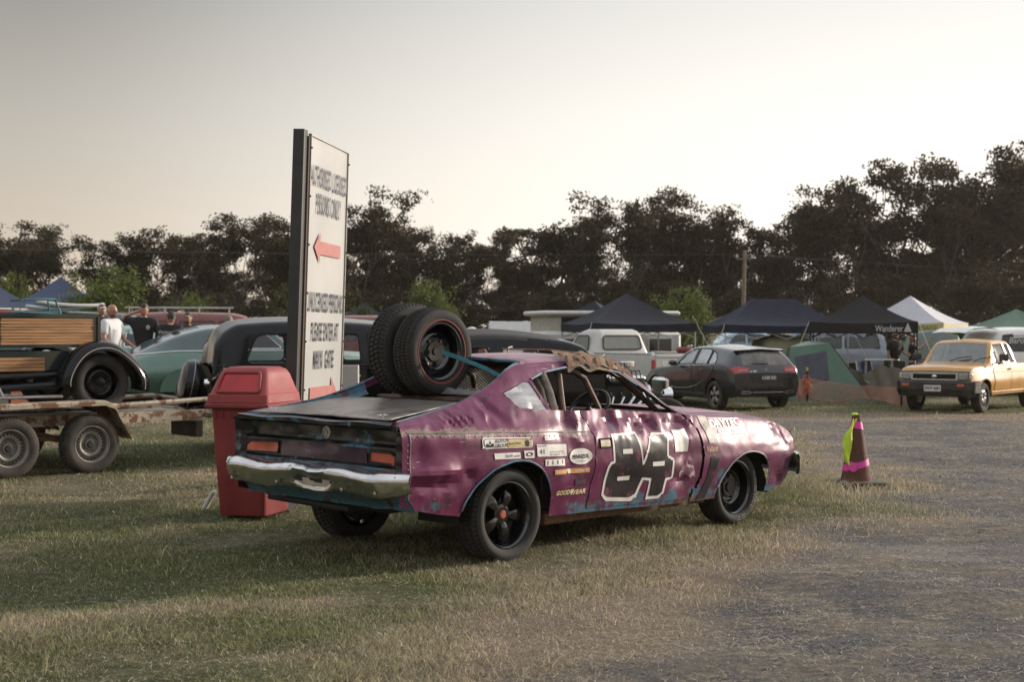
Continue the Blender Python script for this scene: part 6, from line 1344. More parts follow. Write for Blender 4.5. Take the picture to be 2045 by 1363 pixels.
e_, S_ = wagon('pale_aqua_sedan', 'pale aqua rounded car the men are standing around', 365, 29.5, R(158), lt, prof=PC, belt=[(-1.1, .88), (0, 1.0), (2.2, .98), (3.5, .78)], win=[rpoly([(.25, 1.04), (.85, 1.04), (.85, 1.36), (.5, 1.30)], .05, 3), rpoly([(.95, 1.04), (1.9, 1.04), (1.62, 1.34), (.95, 1.38)], .05, 3)], ws=(1.72, 2.13), trim=m_chrome, trimr=.012)
PT = [(-1.1, 1.0), (-.2, 1.04), (.1, 1.45), (.5, 1.62), (1.2, 1.62), (1.6, 1.50), (2.05, 1.12), (3.2, 1.04), (3.5, .8)]
tl = M('dark teal grey paint', (.05, .10, .11), .35, coat=.5)
e_, S_ = wagon('teal_utility', 'dark teal utility with boards strapped on its roof, left of the blue gazebo', 105, 33, R(10), tl, prof=PW, belt=[(-1.1, .95), (0, 1.05), (3.5, .9)], win=W3, ws=(1.92, 2.36))
for k in range(3):
    b = MB(); rows = []
    for t in np.linspace(-1, 1, 15): w_ = .27*(1-abs(t)**3)+.01; rows.append([(t*.72, w_*u*.8, .035*(1-u*u)+.05*t*t) for u in (-1, -.5, 0, .5, 1)])
    b.grid(rows); o = b.build('roof_board', M('pale board %d' % k, [(.55, .55, .52), (.32, .42, .45), (.5, .48, .42)][k], .3, coat=.4), None, loc=at(96+22*k, 32.4, z=2.02+.07*k), rot=(0, .05*(k-1), R(8+6*k))); m_ = o.modifiers.new('t', 'SOLIDIFY'); m_.thickness = .05
    tag(o, ['lowest pale board strapped on the teal utility roof', 'blue grey board in the middle of the pile on the teal utility', 'topmost cream board on the teal utility roof'][k], 'surfboard')
sv = M('silver blue paint', (.24, .27, .31), .28, .4, coat=.6)
e_, S_ = wagon('silver_wagon', 'silver blue wagon with dark side glass parked beyond the brown awning', 1702, 46, R(168), sv, prof=PW, belt=[(-1.1, 1.0), (0, 1.08), (3.5, .95)], win=W3, ws=(1.92, 2.36))
e_, S_ = wagon('silver_hatch_far', 'grey car mostly hidden behind the green gazebo and yellow utility', 2085, 43, R(172), M('warm silver paint', (.38, .38, .37), .3, .3, coat=.6), prof=PW, belt=[(-1.1, 1.0), (0, 1.08), (3.5, .95)], win=W3, ws=(1.92, 2.36))
e_.name = 'silver_van'
# white wagon with its tailgate up
e_, S_ = wagon('white_wagon', 'white wagon with raised tailgate and script lettering, right of the white gazebo', 2012, 39, R(20), m_white, prof=PW, belt=[(-1.1, 1.0), (0, 1.08), (3.5, .95)], win=W3, ws=(1.92, 2.36))
MB().grid([[(-.85, y, 1.80-.04*abs(y)), (-1.2, y, 1.86-.04*abs(y)), (-1.65, y, 1.84-.05*abs(y)), (-1.95, y, 1.72-.06*abs(y))] for y in np.linspace(-.72, .72, 9)]).build('tailgate', m_white, e_)
v, f = text_fit('Baro', -.3, 0, .55, .16, shear=.2); MB().add([(-.40+u*.9, -.89, 1.40+w) for u, w in v], f).build('script_lettering', m_stw, e_, smooth=False)
ab = M('pale blue car paint', (.30, .42, .50), .3, coat=.6)
wagon('pale_blue_car', 'pale blue car roof seen between the leafy shrub and the long navy gazebo', 1432, 52, R(5), ab, prof=PC, belt=[(-1.1, .88), (0, 1.0), (2.2, .98), (3.5, .78)], win=[rpoly([(.25, 1.04), (.85, 1.04), (.85, 1.36), (.5, 1.30)], .05, 3), rpoly([(.95, 1.04), (1.9, 1.04), (1.62, 1.34), (.95, 1.38)], .05, 3)], ws=(1.72, 2.13), z=.14)
wagon('tan_wagon', 'tan wagon roof beyond the pale blue car', 1470, 58, R(3), M('tan paint', (.42, .30, .18), .4), prof=PW, belt=[(-1.1, .88), (0, 1.0), (2.2, .98), (3.5, .78)], win=W3, ws=(1.92, 2.36))
def caravan():
    e = empty('pop_top_caravan', at(1200, 43.0), R(196), 'white caravan with raised pop top roof and louvred windows, left of the black gazebo', 'caravan')
    m_v = M('caravan white', (.60, .59, .55), .5, var=.08, dust=.2)
    MB().box((0, 0, 1.05), (4.4, 2.1, 1.35), bev=.10).build('body', m_v, e); MB().box((0, 0, 1.97), (3.9, 1.8, .50)).build('pop_top_canvas', M('cream canvas', (.42, .40, .33), .9), e, smooth=False)
    MB().box((0, 0, 2.26), (4.3, 2.15, .14), bev=.05).build('roof', m_v, e)
    for x, w in ((-1.5, .7), (.1, .8), (1.5, .7)):
        for sd in (-1, 1):
            f = MB().box((0, 0, 0), (w+.08, .03, .58), bev=.01).build('window', m_white, e, loc=(x, sd*1.06, 1.25)); MB().box((0, sd*.012, 0), (w, .02, .50)).build('pane', m_glassd, f, smooth=False)
    for x in (-1.2, 0, 1.2): many('flyscreen', MB().box((0, 0, 0), (.7, .02, .32)), m_dark, e, [(x, .905, 1.98), (x, -.905, 1.98)])
    MB().box((2.21, -.2, 1.28), (.03, 1.1, .5), bev=.01).build('window', m_glassd, e)
    s = MB()
    for z in np.arange(.55, 1.0, .09): s.box((0, -1.056, z), (4.1, .012, .02)).box((0, 1.056, z), (4.1, .012, .02))
    s.build('side_ribs', m_v, e, smooth=False)
    for sd in (-1, 1): make_wheel(e, (-.2, sd*.92, .32), .32, .18, .19, sd, 'smooth', seg=20)
caravan()
# ------------------------------------------------------------------ gazebos and tents
def gazebo(name, label, px, d, rot, w, l, eave, peak, mat, ridge=0, val=.24, legs=None, group='pop-up gazebos', dz=0, text=None, valmat=None):
    e = empty(name, at(px, d)+Vector((0, 0, dz)), rot, label, 'gazebo', group); c = MB(); N_ = 10
    hx, hy = w/2, l/2
    for q in range(4):       # four sagging panels rising to the peak or ridge
        cor = [(hx, -hy), (hx, hy), (-hx, hy), (-hx, -hy)]; A_, B_ = cor[q-1], cor[q]
        top = lambda p: (math.copysign(ridge/2, p[0]) if ridge else 0, 0)
        TA, TB = top(A_), top(B_); rows = []
        for i in range(N_+1):
            t = i/N_; sag = .75*t+.25*t*t; h = eave+(peak-eave)*(t**1.35*.9+.1*t); a = [A_[k]*(1-t)+TA[k]*t for k in (0, 1)]; b = [B_[k]*(1-t)+TB[k]*t for k in (0, 1)]
            rows.append([(a[0]*(1-s_)+b[0]*s_, a[1]*(1-s_)+b[1]*s_, h-.05*math.sin(math.pi*s_)*(1-t)*(w/3)) for s_ in np.linspace(0, 1, 9)])
        c.grid(rows)
    c.build('canopy', mat, e, ang=25)
    vv = MB(); cor = [(hx, -hy), (hx, hy), (-hx, hy), (-hx, -hy)]
    for q in range(4):
        A_, B_ = cor[q-1], cor[q]; vv.grid([[(A_[0]*(1-s_)+B_[0]*s_, A_[1]*(1-s_)+B_[1]*s_, z-(.05 if z == eave else .02)*math.sin(math.pi*s_)+.004*math.sin(s_*40)) for s_ in np.linspace(0, 1, 17)] for z in (eave, eave-val)])
    vv.build('valance', valmat or mat, e)
    ml = legs or M('white painted pole', (.5, .5, .5), .4, .3)
    many('leg', MB().box((0, 0, (eave-.02)/2), (.035, .035, eave-.02)), ml, e, [(x*(hx-.03), y*(hy-.03), 0) for x in (-1, 1) for y in (-1, 1)])
    for y in (-1, 1):
        tr = MB()
        for k in range(2): x0 = -hx+k*hx; tr.tube([(x0, y*(hy-.03), eave-.12), (x0+hx/2, y*(hy-.03), eave-.42), (x0+hx, y*(hy-.03), eave-.12)], .012, 4).tube([(x0, y*(hy-.03), eave-.42), (x0+hx/2, y*(hy-.03), eave-.12), (x0+hx, y*(hy-.03), eave-.42)], .012, 4)
        tr.build('truss_frame', ml, e)
    for x in (-1, 1): MB().tube([(x*hx, -hy, eave), (x*(hx+.75), -hy-.7, .02)], .006, 4).build('guy_rope', m_white, e)
    if text:
        for body, u0, v0, w_, h_, mt_, tri in text:
            v, f = text_fit(body, u0, v0, w_, h_, bold=.01); m_ = MB().add([(u, -hy-.03, eave-.26+z) for u, z in v], f)
            if tri: m_.add([(u0+w_+.08+.13*a, -hy-.03, eave-.26+v0+.26*b) for a, b in ((-.5, 0), (1, 0), (.28, .9))], [(0, 1, 2)])
            m_.build('valance_lettering', mt_, e, smooth=False)
    return e
nv = M('navy gazebo fabric', (.018, .022, .040), .8, var=.15, dust=.05, spec=.2); bkf = M('charcoal gazebo fabric', (.022, .021, .023), .8, var=.15, dust=.04, spec=.2); dkb = M('blue black gazebo fabric', (.017, .020, .030), .75, var=.15, dust=.05, spec=.2)
gazebo('gazebo', 'blue black gazebo with one high point above the white pickup', 1252, 40, R(14), 3.0, 3.0, 1.95, 2.80, dkb)
gazebo('gazebo', 'small dark gazebo peak behind the caravan and the big blue black gazebo', 1187, 50, R(-25), 3.0, 3.0, 2.0, 2.80, dkb)
gazebo('gazebo', 'long navy gazebo with a flat ridge behind the grey hatchback', 1545, 41, R(5), 3.55, 2.8, 1.92, 2.66, nv, ridge=1.25)
gazebo('gazebo', 'small brownish gazebo peeping out behind the long navy one', 1474, 55, R(20), 3.0, 3.0, 1.9, 2.55, M('brown gazebo fabric', (.07, .055, .05), .7))
gazebo('gazebo', 'charcoal gazebo lettered Wanderer on its valance', 1724, 38, R(-14), 2.75, 2.3, 1.97, 2.68, bkf, val=.30, legs=m_blackmat, text=[('Wanderer', .30, .0, .70, .17, M('valance lettering', (.45, .45, .45), .6), True)])
gazebo('gazebo', 'white gazebo with yellow lettered valance right of the charcoal one', 1818, 47, R(-32), 3.0, 3.0, 2.0, 2.90, M('white gazebo fabric', (.44, .43, .46), .8, var=.08), val=.30, valmat=M('yellow valance', (.50, .41, .18), .7), text=[('OFF-ROADZ', -1.3, .02, 1.0, .15, M('green valance lettering', (.10, .16, .06), .6), False), ('OFF-ROADZ', .3, .02, 1.0, .15, M('green valance lettering', (.10, .16, .06), .6), False)])
gazebo('gazebo', 'green gazebo at the right edge of the field', 2030, 46, R(8), 3.1, 3.0, 1.75, 2.45, M('green gazebo fabric', (.065, .125, .085), .7, var=.1))
gazebo('gazebo', 'blue gazebo with a steep peak behind the teal utility', 122, 44, R(12), 2.6, 2.6, 2.10, 2.95, M('mid blue gazebo fabric', (.035, .050, .105), .7, var=.12), dz=.12)
gazebo('gazebo', 'navy and red gazebo at the far left edge of the field', -22, 42, R(40), 2.2, 2.2, 1.95, 2.75, M('navy side fabric', (.030, .040, .085), .7), valmat=M('red side fabric', (.38, .05, .055), .7), val=.55, dz=.15)
gazebo('gazebo', 'tiny dark gazebo top far beyond the spare tyres', 725, 78, R(10), 3.0, 3.0, 2.1, 2.95, dkb)
def tent(name, label, px, d, rot, mat, w, l, h, kind='dome', dz=0):
    e = empty(name, at(px, d)+Vector((0, 0, dz)), rot, label, 'tent'); rows = []; n = 18
    for i in range(n+1):
        u = -1+2*i/n; row = []
        for j in range(n+1):
            v = -1+2*j/n
            if kind == 'dome': z = h*(max(0, 1-abs(u)**2.1)**.75)*(max(0, 1-abs(v)**2.1)**.75)
            elif kind == 'cabin': z = h*min(1, (1-abs(u))*2.2)**.8*min(1, (1-abs(v))*2.6)**.85*(1-.12*abs(u))
            else: z = h*(1-abs(v)**1.1)
            row.append((u*w/2, v*l/2, z+.03*mnoise.noise(Vector((u*4, v*4, px)))*(z > .05)))
        rows.append(row)
    o = MB().grid(rows).build('tent_fly', mat, e, ang=30)
    if kind == 'ridge':
        m = MB()
        for s_ in (-1, 1): m.add([(s_*w/2, v*l/2, 0 if k == 0 else h*(1-abs(v)**1.1)) for v in np.linspace(-1, 1, 9) for k in (0, 1)], [(2*i, 2*i+2, 2*i+3, 2*i+1) for i in range(8)])
        m.build('end_wall', mat, e)
    return e, o
gt = M('green tent nylon', (.055, .115, .075), .45, coat=.1, var=.15, vs_=2, bump=.15, bs=2)
def green_tent():
    e = empty('green_tent', at(1632, 36.5), R(-8), 'green nylon tent with dark mesh window behind the orange barrier', 'tent'); h = 1.42
    B = [(-.95, -1.1, 0), (1.25, -1.2, 0), (1.15, 1.1, 0), (-1.0, 1.1, 0)]; T = [(-.72, -.45, h*.93), (.28, -.55, h), (.22, .5, h), (-.7, .45, h*.92)]; m = MB()
    for q in range(4):
        a, b, c_, d_ = [Vector(k) for k in (B[q-1], B[q], T[q], T[q-1])]; rows = []
        for t in np.linspace(0, 1, 9):
            l = a.lerp(d_, t); r_ = b.lerp(c_, t); rows.append([l.lerp(r_, s_)+Vector((0, -.06 if q == 1 else 0, .02))*math.sin(math.pi*s_)*math.sin(math.pi*t)+Vector((mnoise.noise(Vector((t*3, s_*3, q))), 0, 0))*.05 for s_ in np.linspace(0, 1, 9)])
        m.grid(rows)
    rows = [[Vector(T[0]).lerp(Vector(T[1]), s_).lerp(Vector(T[3]).lerp(Vector(T[2]), s_), t)+Vector((0, 0, .10*math.sin(math.pi*s_)*math.sin(math.pi*t))) for s_ in np.linspace(0, 1, 7)] for t in np.linspace(0, 1, 7)]; m.grid(rows)
    m.build('tent_fly', gt, e, ang=30)
    def fr(s_, t): a, b, c_, d_ = [Vector(k) for k in (B[0], B[1], T[1], T[0])]; return a.lerp(d_, t).lerp(b.lerp(c_, t), s_)+Vector((0, -.085, 0))
    MB().add([fr(.12, .80), fr(.80, .88), fr(.62, .38), fr(.24, .30)], [(0, 1, 2, 3)]).build('mesh_window', M('grey blue tent mesh', (.060, .062, .085), .8, var=.15), e, smooth=False)
    for k in range(4): MB().tube([Vector(B[k])+Vector((0, 0, .02)), T[k]], .012, 5).build('tent_pole', m_blackmat, e)
    MB().tube([(1.1, -.9, .5), (1.9, -1.6, 0)], .004, 4).build('guy_rope', m_white, e)
green_tent()
tent('olive_tent', 'olive and beige cabin tent under the long navy gazebo', 1560, 40.5, R(5), M('olive beige canvas', (.20, .19, .115), .8, var=.25, vs_=1.5), 2.3, 2.2, 1.62, 'cabin')
tent('grey_tent', 'grey green dome tent behind the pointing woman', 1862, 42, R(-10), M('grey green tent fabric', (.13, .16, .14), .6, var=.15), 2.3, 2.6, 1.75, 'cabin')
tent('white_tent', 'white ridge tent left of the caravan', 1022, 47, R(8), M('white canvas', (.62, .61, .60), .7, var=.05), 1.5, 2.0, 2.0, 'ridge')
tent('white_dome', 'low white dome tent right of the spare tyres', 942, 52, R(0), M('white canvas', (.62, .61, .60), .7, var=.05), 1.5, 1.6, 1.75, 'dome')
tent('blue_tent', 'small blue tent top between the white tents', 982, 55, R(0), M('blue tent nylon', (.05, .07, .16), .6), .9, 1.2, 1.8, 'dome')
def awning():
    rows = []
    for u in np.linspace(0, 1, 22):
        p0 = at(1688, 36.8).lerp(at(1800, 33.8), float(u)); zt = .93-.22*math.sin(math.pi*min(1, u*1.6))*(u < .625)+.02*math.sin(u*30)-.10*u
        rows.append([(p0.x+.25*(1-t)*0+.04*math.sin(u*24+t*3), p0.y-.45*(1-t)+.05*math.sin(u*17), p0.z+zt*t) for t in np.linspace(0, 1, 8)])
    o = MB().grid(rows).build('canvas_windbreak', M('brown canvas', (.135, .115, .085), .85, var=.2, vs_=3, bump=.3, bs=6), None, ang=80); tag(o, 'sagging brown canvas windbreak between the green tent and the yellow utility', 'windbreak')
awning()
def camp_table():
    e = empty('camp_table', at(1755, 37.2), R(-10), 'white topped camp table behind the brown windbreak', 'table')
    MB().box((0, 0, .98), (.75, .5, .03), bev=.01).build('table_top', m_white, e); many('leg', MB().box((0, 0, .48), (.03, .03, .96)), m_steel, e, [(x, y, 0) for x in (-.33, .33) for y in (-.2, .2)])
camp_table()
def barrier():
    mo = M('orange barrier mesh', (.55, .13, .055), .7, var=.15); me_ = M('faded barrier mesh', (.42, .20, .14), .8, var=.2)
    P = [at(1592, 34.6), at(1612, 34.6), at(1700, 34.0), at(1800, 32.8), at(1850, 32.5)]
    e = empty('barrier_fence', P[1], 0, 'sagging orange plastic barrier mesh on a stake in front of the green tent', 'fence'); o = P[1]
    q = MB().box((0, 0, .36), (.045, .045, .86)).build('stake', m_blackmat, e, smooth=False); MB().box((0, 0, .80), (.05, .05, .08)).build('stake_cap', M('yellow cap', (.5, .45, .05), .6), q, smooth=False)
    MB().box((0, 0, .30), (.04, .04, .7)).build('stake', m_blackmat, e, loc=P[3]-o, smooth=False)
    def pt(u, t):
        i = min(3, int(u)); p = P[i].lerp(P[i+1], u-i)-o; sag = [.52, .56, .42, .40, .46]; top = sag[i]*(1-(u-i))+sag[i+1]*(u-i); bot = .03+.10*math.sin(u*2.0)**2; return p+Vector((0, .04*math.sin(u*9+t), bot+(top-bot)*t))
    m = MB()
    for t in np.linspace(0, 1, 11): m.tube([pt(u, t) for u in np.linspace(0, 4, 60)], .006 if 0 < t < 1 else .011, 4, caps=False)
    for u in np.linspace(0, 4, 110): m.tube([pt(u, t) for t in (0, .5, 1)], .0045, 4, caps=False)
    m.build('barrier_mesh', me_, e)
    m = MB()   # bunched mesh round the stake
    for k in range(16): a = k*.4; m.tube([(.14*math.cos(a*3), -.04+.06*math.sin(a*5), .05+.03*k), (.03*math.sin(k), -.05, .2+.03*k), (-.12*math.cos(a), -.03, .10+.035*k)], .009, 4)
    m.build('bunched_mesh', mo, e)
    # strip of the same mesh seen under the roadster
    A_, B_ = at(20, 23.0), at(135, 22.0); e2 = empty('barrier_fence', A_, 0, 'low orange barrier mesh glimpsed under the roadster', 'fence'); m = MB()
    for t in np.linspace(0, 1, 7): m.tube([(B_-A_)*u+Vector((0, 0, .12+.42*t+.03*math.sin(u*9))) for u in np.linspace(0, 1, 16)], .012, 4, caps=False)
    for u in np.linspace(0, 1, 26): m.tube([(B_-A_)*u+Vector((0, 0, .12)), (B_-A_)*u+Vector((0, 0, .54))], .010, 4, caps=False)
    m.build('barrier_mesh', mo, e2); MB().box((0, 0, .3), (.04, .04, .62)).build('stake', m_blackmat, e2, smooth=False)
barrier()
def camp_chair(label, px, d, rz, col):
    e = empty('camp_chair', at(px, d), rz, label, 'chair', 'folding camp chairs under the gazebos'); m = M('chair cloth '+col, {'blue': (.03, .05, .12), 'green': (.03, .07, .04), 'grey': (.09, .09, .09)}[col], .85, var=.2)
    MB().grid([[(x, y, .44-.05*math.cos(x*5)*math.cos(y*5)) for x in np.linspace(-.26, .26, 6)] for y in np.linspace(-.24, .22, 6)]).build('seat', m, e)
    MB().grid([[(x, .22+.14*t+.03*(1-(x/.26)**2), .44+.48*t) for x in np.linspace(-.26, .26, 6)] for t in np.linspace(0, 1, 6)]).build('backrest', m, e)
    for sx in (-1, 1):
        MB().tube([(sx*.28, -.26, .62), (sx*.29, .20, .64)], .022, 6, flat=.5).build('armrest', m, e)
        for y0, y1, z1 in ((-.26, .24, .44), (.26, -.24, .62), (.20, .36, .94)): MB().tube([(sx*.27, y0, 0 if z1 < .9 else .3), (sx*.27, y1, z1)], .010, 5).build('leg', m_steel, e)
for a_ in (('blue folding camp chair by the camp table under the charcoal gazebo', 1742, 38.2, .5, 'blue'), ('green folding camp chair between the silver blue wagon and the bearded man', 1768, 38.8, -.8, 'green'), ('grey folding camp chair at the right hand leg of the charcoal gazebo', 1808, 38.4, 2.2, 'grey'), ('folding camp chair in the shade of the long navy gazebo', 1495, 41.8, .9, 'blue')): camp_chair(*a_)
o = MB().box((0, 0, .22), (.62, .38, .40), bev=.03).box((0, 0, .45), (.64, .40, .07), bev=.02).build('cool_box', M('white and blue cool box', (.30, .36, .42), .5), None, loc=at(1722, 37.9), rot=(0, 0, .3)); tag(o, 'pale blue cool box on the grass behind the brown windbreak', 'cool box')
def pole():
    e = empty('power_pole', at(1483, 92), 0, 'wooden power pole with crossarm and insulators rising in front of the gum trees', 'pole')
    MB().tube([(0, 0, 0), (.06, 0, 3.5), (.14, 0, 7.0)], [.16, .13, .11], 10).build('pole', M('weathered pole timber', (.17, .13, .10), .85, var=.2), e)
    MB().box((.14, 0, 6.45), (1.1, .10, .10), rot=Matrix.Rotation(R(-3), 3, 'Y')).build('crossarm', M('weathered pole timber', (.17, .13, .10)), e, smooth=False)
    many('insulator', MB().lathe([(0, 0), (.07, 0), (.09, .08), (.05, .12), (.06, .2), (0, .22)], n=10), M('porcelain', (.5, .48, .45), .3), e, [(-.36, 0, 6.52), (.62, 0, 6.46)])
    for k, x in enumerate((-.36, .62)):
        for s_ in (-1, 1):
            p = MB().tube([(x+s_*55*t, 30*t*s_, 6.72-1.5*math.sin(math.pi*t*.5)*(1 if t < 1 else 1)+.6*t) for t in np.linspace(0, 1, 16)], .004, 4, caps=False); p.build('wire', M('wire', (.12, .11, .10), .5), e)
pole()
# ------------------------------------------------------------------ people
SK = M('skin', (.42, .22, .15), .5, var=.06, vs_=12); SK2 = M('tanned skin', (.36, .18, .12), .5, var=.06)
def skinned(name, pts, edges, radii, mat, parent, root=0, sub=1):
    me = bpy.data.meshes.new(name); me.from_pydata([tuple(p) for p in pts], edges, []); o = bpy.data.objects.new(name, me); COL.objects.link(o); o.parent = parent; me.materials.append(mat)
    o.modifiers.new('skin', 'SKIN'); sv = me.skin_vertices[0].data
    for i, r_ in enumerate(radii): sv[i].radius = r_ if hasattr(r_, '__len__') else (r_, r_); sv[i].use_root = (i == root)
    if sub: m = o.modifiers.new('sub', 'SUBSURF'); m.levels = sub; m.render_levels = sub
    dg = bpy.context.evaluated_depsgraph_get(); ev = o.evaluated_get(dg); nm = bpy.data.meshes.new_from_object(ev); o.modifiers.clear(); o.data = nm
    nm.polygons.foreach_set('use_smooth', [True]*len(nm.polygons)); 
    if not nm.materials: nm.materials.append(mat)
    return o
def person(label, px, d, rz, arms, shirt, pants, hair=None, cap=None, head=(0, 0, 0), h=1.80, skin=None, beard=None, long_hair=False, dz=0, group=None, glasses=False, lean=0, back_text=None, chest=None, build=1.0):
    """faces local -y; arms: (elbow, hand) for right (+x... as seen from the front: x<0 is its right)"""
    sk = skin or SK; k = h/1.80; e = empty('person', at(px, d)+Vector((0, 0, dz)), rz, label, 'person', group, scale=k); b = build
    ly = lambda z: -lean*max(0, z-1.0)
    P = [(0, ly(1.0), 1.0), (0, ly(1.18)+.0, 1.18), (0, ly(1.38)-.01, 1.38), (0, ly(1.50)+.01, 1.50), (0, ly(1.56)+.005, 1.575)]; Rr = [(.125*b, .09*b), (.12*b, .08*b), (.125*b, .075*b), (.06, .052), (.052, .055)]; E = [(0, 1), (1, 2), (2, 3), (3, 4)]
    def add(p, r_, par): P.append(tuple(p)); Rr.append(r_); E.append((par, len(P)-1)); return len(P)-1
    sh_pts = []
    for s_, (el, ha) in zip((-1, 1), arms):
        s0 = Vector((s_*.19*b, ly(1.44), 1.445)); a = add(s0, .050*b, 2); el = Vector(el)+Vector((0, ly(el[2]), 0)); ha = Vector(ha)+Vector((0, ly(ha[2]), 0)); m_ = add(s0.lerp(el, .55), .050*b, a); q = add(el, .040, m_); f1 = add(el.lerp(ha, .45), .040, q); w = add(ha, (.025, .028), f1); sh_pts.append((s0, el))
        dr = (ha-el).normalized(); sd = dr.cross(Vector((0, 1, 0.2))).normalized(); pl = add(ha+dr*.05, (.036, .018), w)
        for i, ln in enumerate((.065, .075, .070, .055)):
            f = add(ha+dr*.09+sd*(i-1.5)*.019, .0095, pl); add(ha+dr*(.09+ln*.6)+sd*(i-1.5)*.020, .009, f)
            add(ha+dr*(.09+ln)+sd*(i-1.5)*.020+Vector((0, -.012, 0)), .008, len(P)-1)
        add(ha+dr*.055-sd*.045, .011, pl); add(ha+dr*.09-sd*.058, .009, len(P)-1)
    for s_ in (-1, 1):
        a = add((s_*.09, 0, .93), .095, 0); kn = add((s_*.105, -.01, .50), .058, a); an = add((s_*.11, .01, .10), .040, kn); add((s_*.12, -.10, .035), (.038, .025), an); add((s_*.125, -.17, .03), (.034, .020), len(P)-1)
    body = skinned('body', P, E, Rr, sk, e)
    # head: shaped ellipsoid with brow, nose, mouth, ears, chin
    hd = MB(); n, m = 20, 16; yaw_, pit, rol = head; rot = (Matrix.Rotation(yaw_, 3, 'Z') @ Matrix.Rotation(pit, 3, 'X') @ Matrix.Rotation(rol, 3, 'Y')); c = Vector((0, ly(1.66)-.015, 1.665))
    pts = []
    for i in range(m+1):
        ph = math.pi*i/m
        for j in range(n):
            th = 2*math.pi*j/n; x, y, z = math.sin(ph)*math.cos(th), math.sin(ph)*math.sin(th), math.cos(ph)
            w_ = .078*(1-.16*ss(-.1, -1, z)); dd = .098*(1-.10*ss(-.2, -1, z)); p = Vector((x*w_, y*dd-.010*ss(0, -1, z), z*.118))
            if y < -.75 and abs(x) < .22 and -.25 < z < .12: p.y -= .022*(1-abs(x)/.22)*ss(.12, -.2, z)
            if y < -.6 and .05 < z < .16: p.y -= .004
            pts.append(rot @ p+c)
    hd.add(pts, [(i*n+j, (i+1)*n+j, (i+1)*n+(j+1) % n, i*n+(j+1) % n) for i in range(m) for j in range(n)])
    for s_ in (-1, 1): o_ = len(hd.v); hd.sphere((0, 0, 0), (.010, .020, .030), 8, 6); hd.v[o_:] = [tuple(rot @ (Vector(v)+Vector((s_*.078, .005, -.005)))+c) for v in hd.v[o_:]]
    H = hd.build('head', sk, body); 
    def feat(nm, p, r_, mat): MB_ = MB(); MB_.sphere((0, 0, 0), r_, 8, 6); MB_.v = [tuple(rot @ (Vector(v)+Vector(p))+c) for v in MB_.v]; return MB_.build(nm, mat, H)
    dk = M('dark features', (.03, .02, .018), .6)
    for s_ in (-1, 1):
        feat('eye', (s_*.030, -.088, .008), (.011, .006, .007), m_white); feat('pupil', (s_*.030, -.093, .008), (.005, .004, .005), dk); feat('eyebrow', (s_*.031, -.091, .026), (.016, .005, .004), dk)
    feat('mouth', (0, -.089, -.056), (.024, .006, .006), M('lips', (.28, .09, .07), .5))
    if beard: feat('beard', (0, -.045, -.075), (.066, .060, .050), beard)
    if glasses:
        for s_ in (-1, 1): feat('sunglasses', (s_*.031, -.096, .008), (.022, .006, .016), m_black)
    def shell(nm, mat, zmin, sc, back=0, front=1):
        q = [(i, j) for i in range(m) for j in range(n)]; mb = MB(); V = []; 
        for i in range(m+1):
            ph = math.pi*i/m
            for j in range(n):
                th = 2*math.pi*j/n; x, y, z = math.sin(ph)*math.cos(th), math.sin(ph)*math.sin(th), math.cos(ph); V.append((rot @ Vector((x*.078*sc, y*.098*sc+.004, z*.118*sc+.004))+c, y, z))
        fs = []
        for i, j in q:
            ids = (i*n+j, (i+1)*n+j, (i+1)*n+(j+1) % n, i*n+(j+1) % n); zz = sum(V[k_][2] for k_ in ids)/4; yy = sum(V[k_][1] for k_ in ids)/4
            if zz > zmin+(.45 if yy < -.35 else (0 if yy < .2 else -back)): fs.append(ids)
        mb.add([v[0] for v in V], fs); return mb.build(nm, mat, H)
    if hair: shell('hair', hair, .15, 1.07, .55)
    if long_hair: shell('long_hair', hair, -.1, 1.16, 1.0); feat('hair_length', (0, .055, -.13), (.085, .045, .14), hair)
    if cap:
        mat, style = cap; shell('cap', mat, .28, 1.13, .22)
        br = MB(); s_ = -1; rows = [[(u*.070, s_*(.085+.055*t*(1-u*u*.6)), .045-.012*t-.015*u*u) for t in (0, .5, 1)] for u in np.linspace(-1, 1, 9)]; br.grid(rows); br.v = [tuple(rot @ Vector(v)+c) for v in br.v]; br.build('cap_brim', mat, H)
    # shirt and trousers
    Ps = [(0, ly(.96), .96), (0, ly(1.18), 1.18), (0, ly(1.38)-.01, 1.38), (0, ly(1.51)+.01, 1.515)]; Es = [(0, 1), (1, 2), (2, 3)]; Rs = [(.175*b, .132*b), (.168*b, .130*b), (.190*b, .138*b), (.105, .092)]
    for s_, (s0, el) in zip((-1, 1), sh_pts): Ps += [tuple(s0), tuple(s0.lerp(el, .45)), tuple(s0.lerp(el, .80))]; q = len(Ps); Es += [(2, q-3), (q-3, q-2), (q-2, q-1)]; Rs += [.088*b, .078*b, .074*b]
    T = skinned('shirt', Ps, Es, Rs, shirt, e, root=1)
    if back_text:
        v, f = text_fit(back_text[0], -.16, 1.34, .32, .075, shear=.2); v2, f2 = text_fit(back_text[1], -.17, 1.26, .34, .055); mb = MB(); mb.add([(-u, .150*b+ly(w)-.0, w) for u, w in v], f); mb.add([(-u, .150*b+ly(w), w) for u, w in v2], f2); mb.build('shirt_print', m_stw, T, smooth=False)
    if chest: MB().sphere((chest[0], -.135*b+ly(1.34), 1.34), (.035, .012, .045), 8, 6).build('chest_print', M('grey print', (.35, .35, .35), .8), T)
    Pp = [(0, 0, 1.0), (0, 0, .94)]; Ep = [(0, 1)]; Rp = [(.160*b, .12*b), (.165*b, .125*b)]
    for s_ in (-1, 1): q = len(Pp); Pp += [(s_*.09, 0, .86), (s_*.105, -.01, .50), (s_*.11, .01, .10)]; Ep += [(1, q), (q, q+1), (q+1, q+2)]; Rp += [.10, .078, .060]
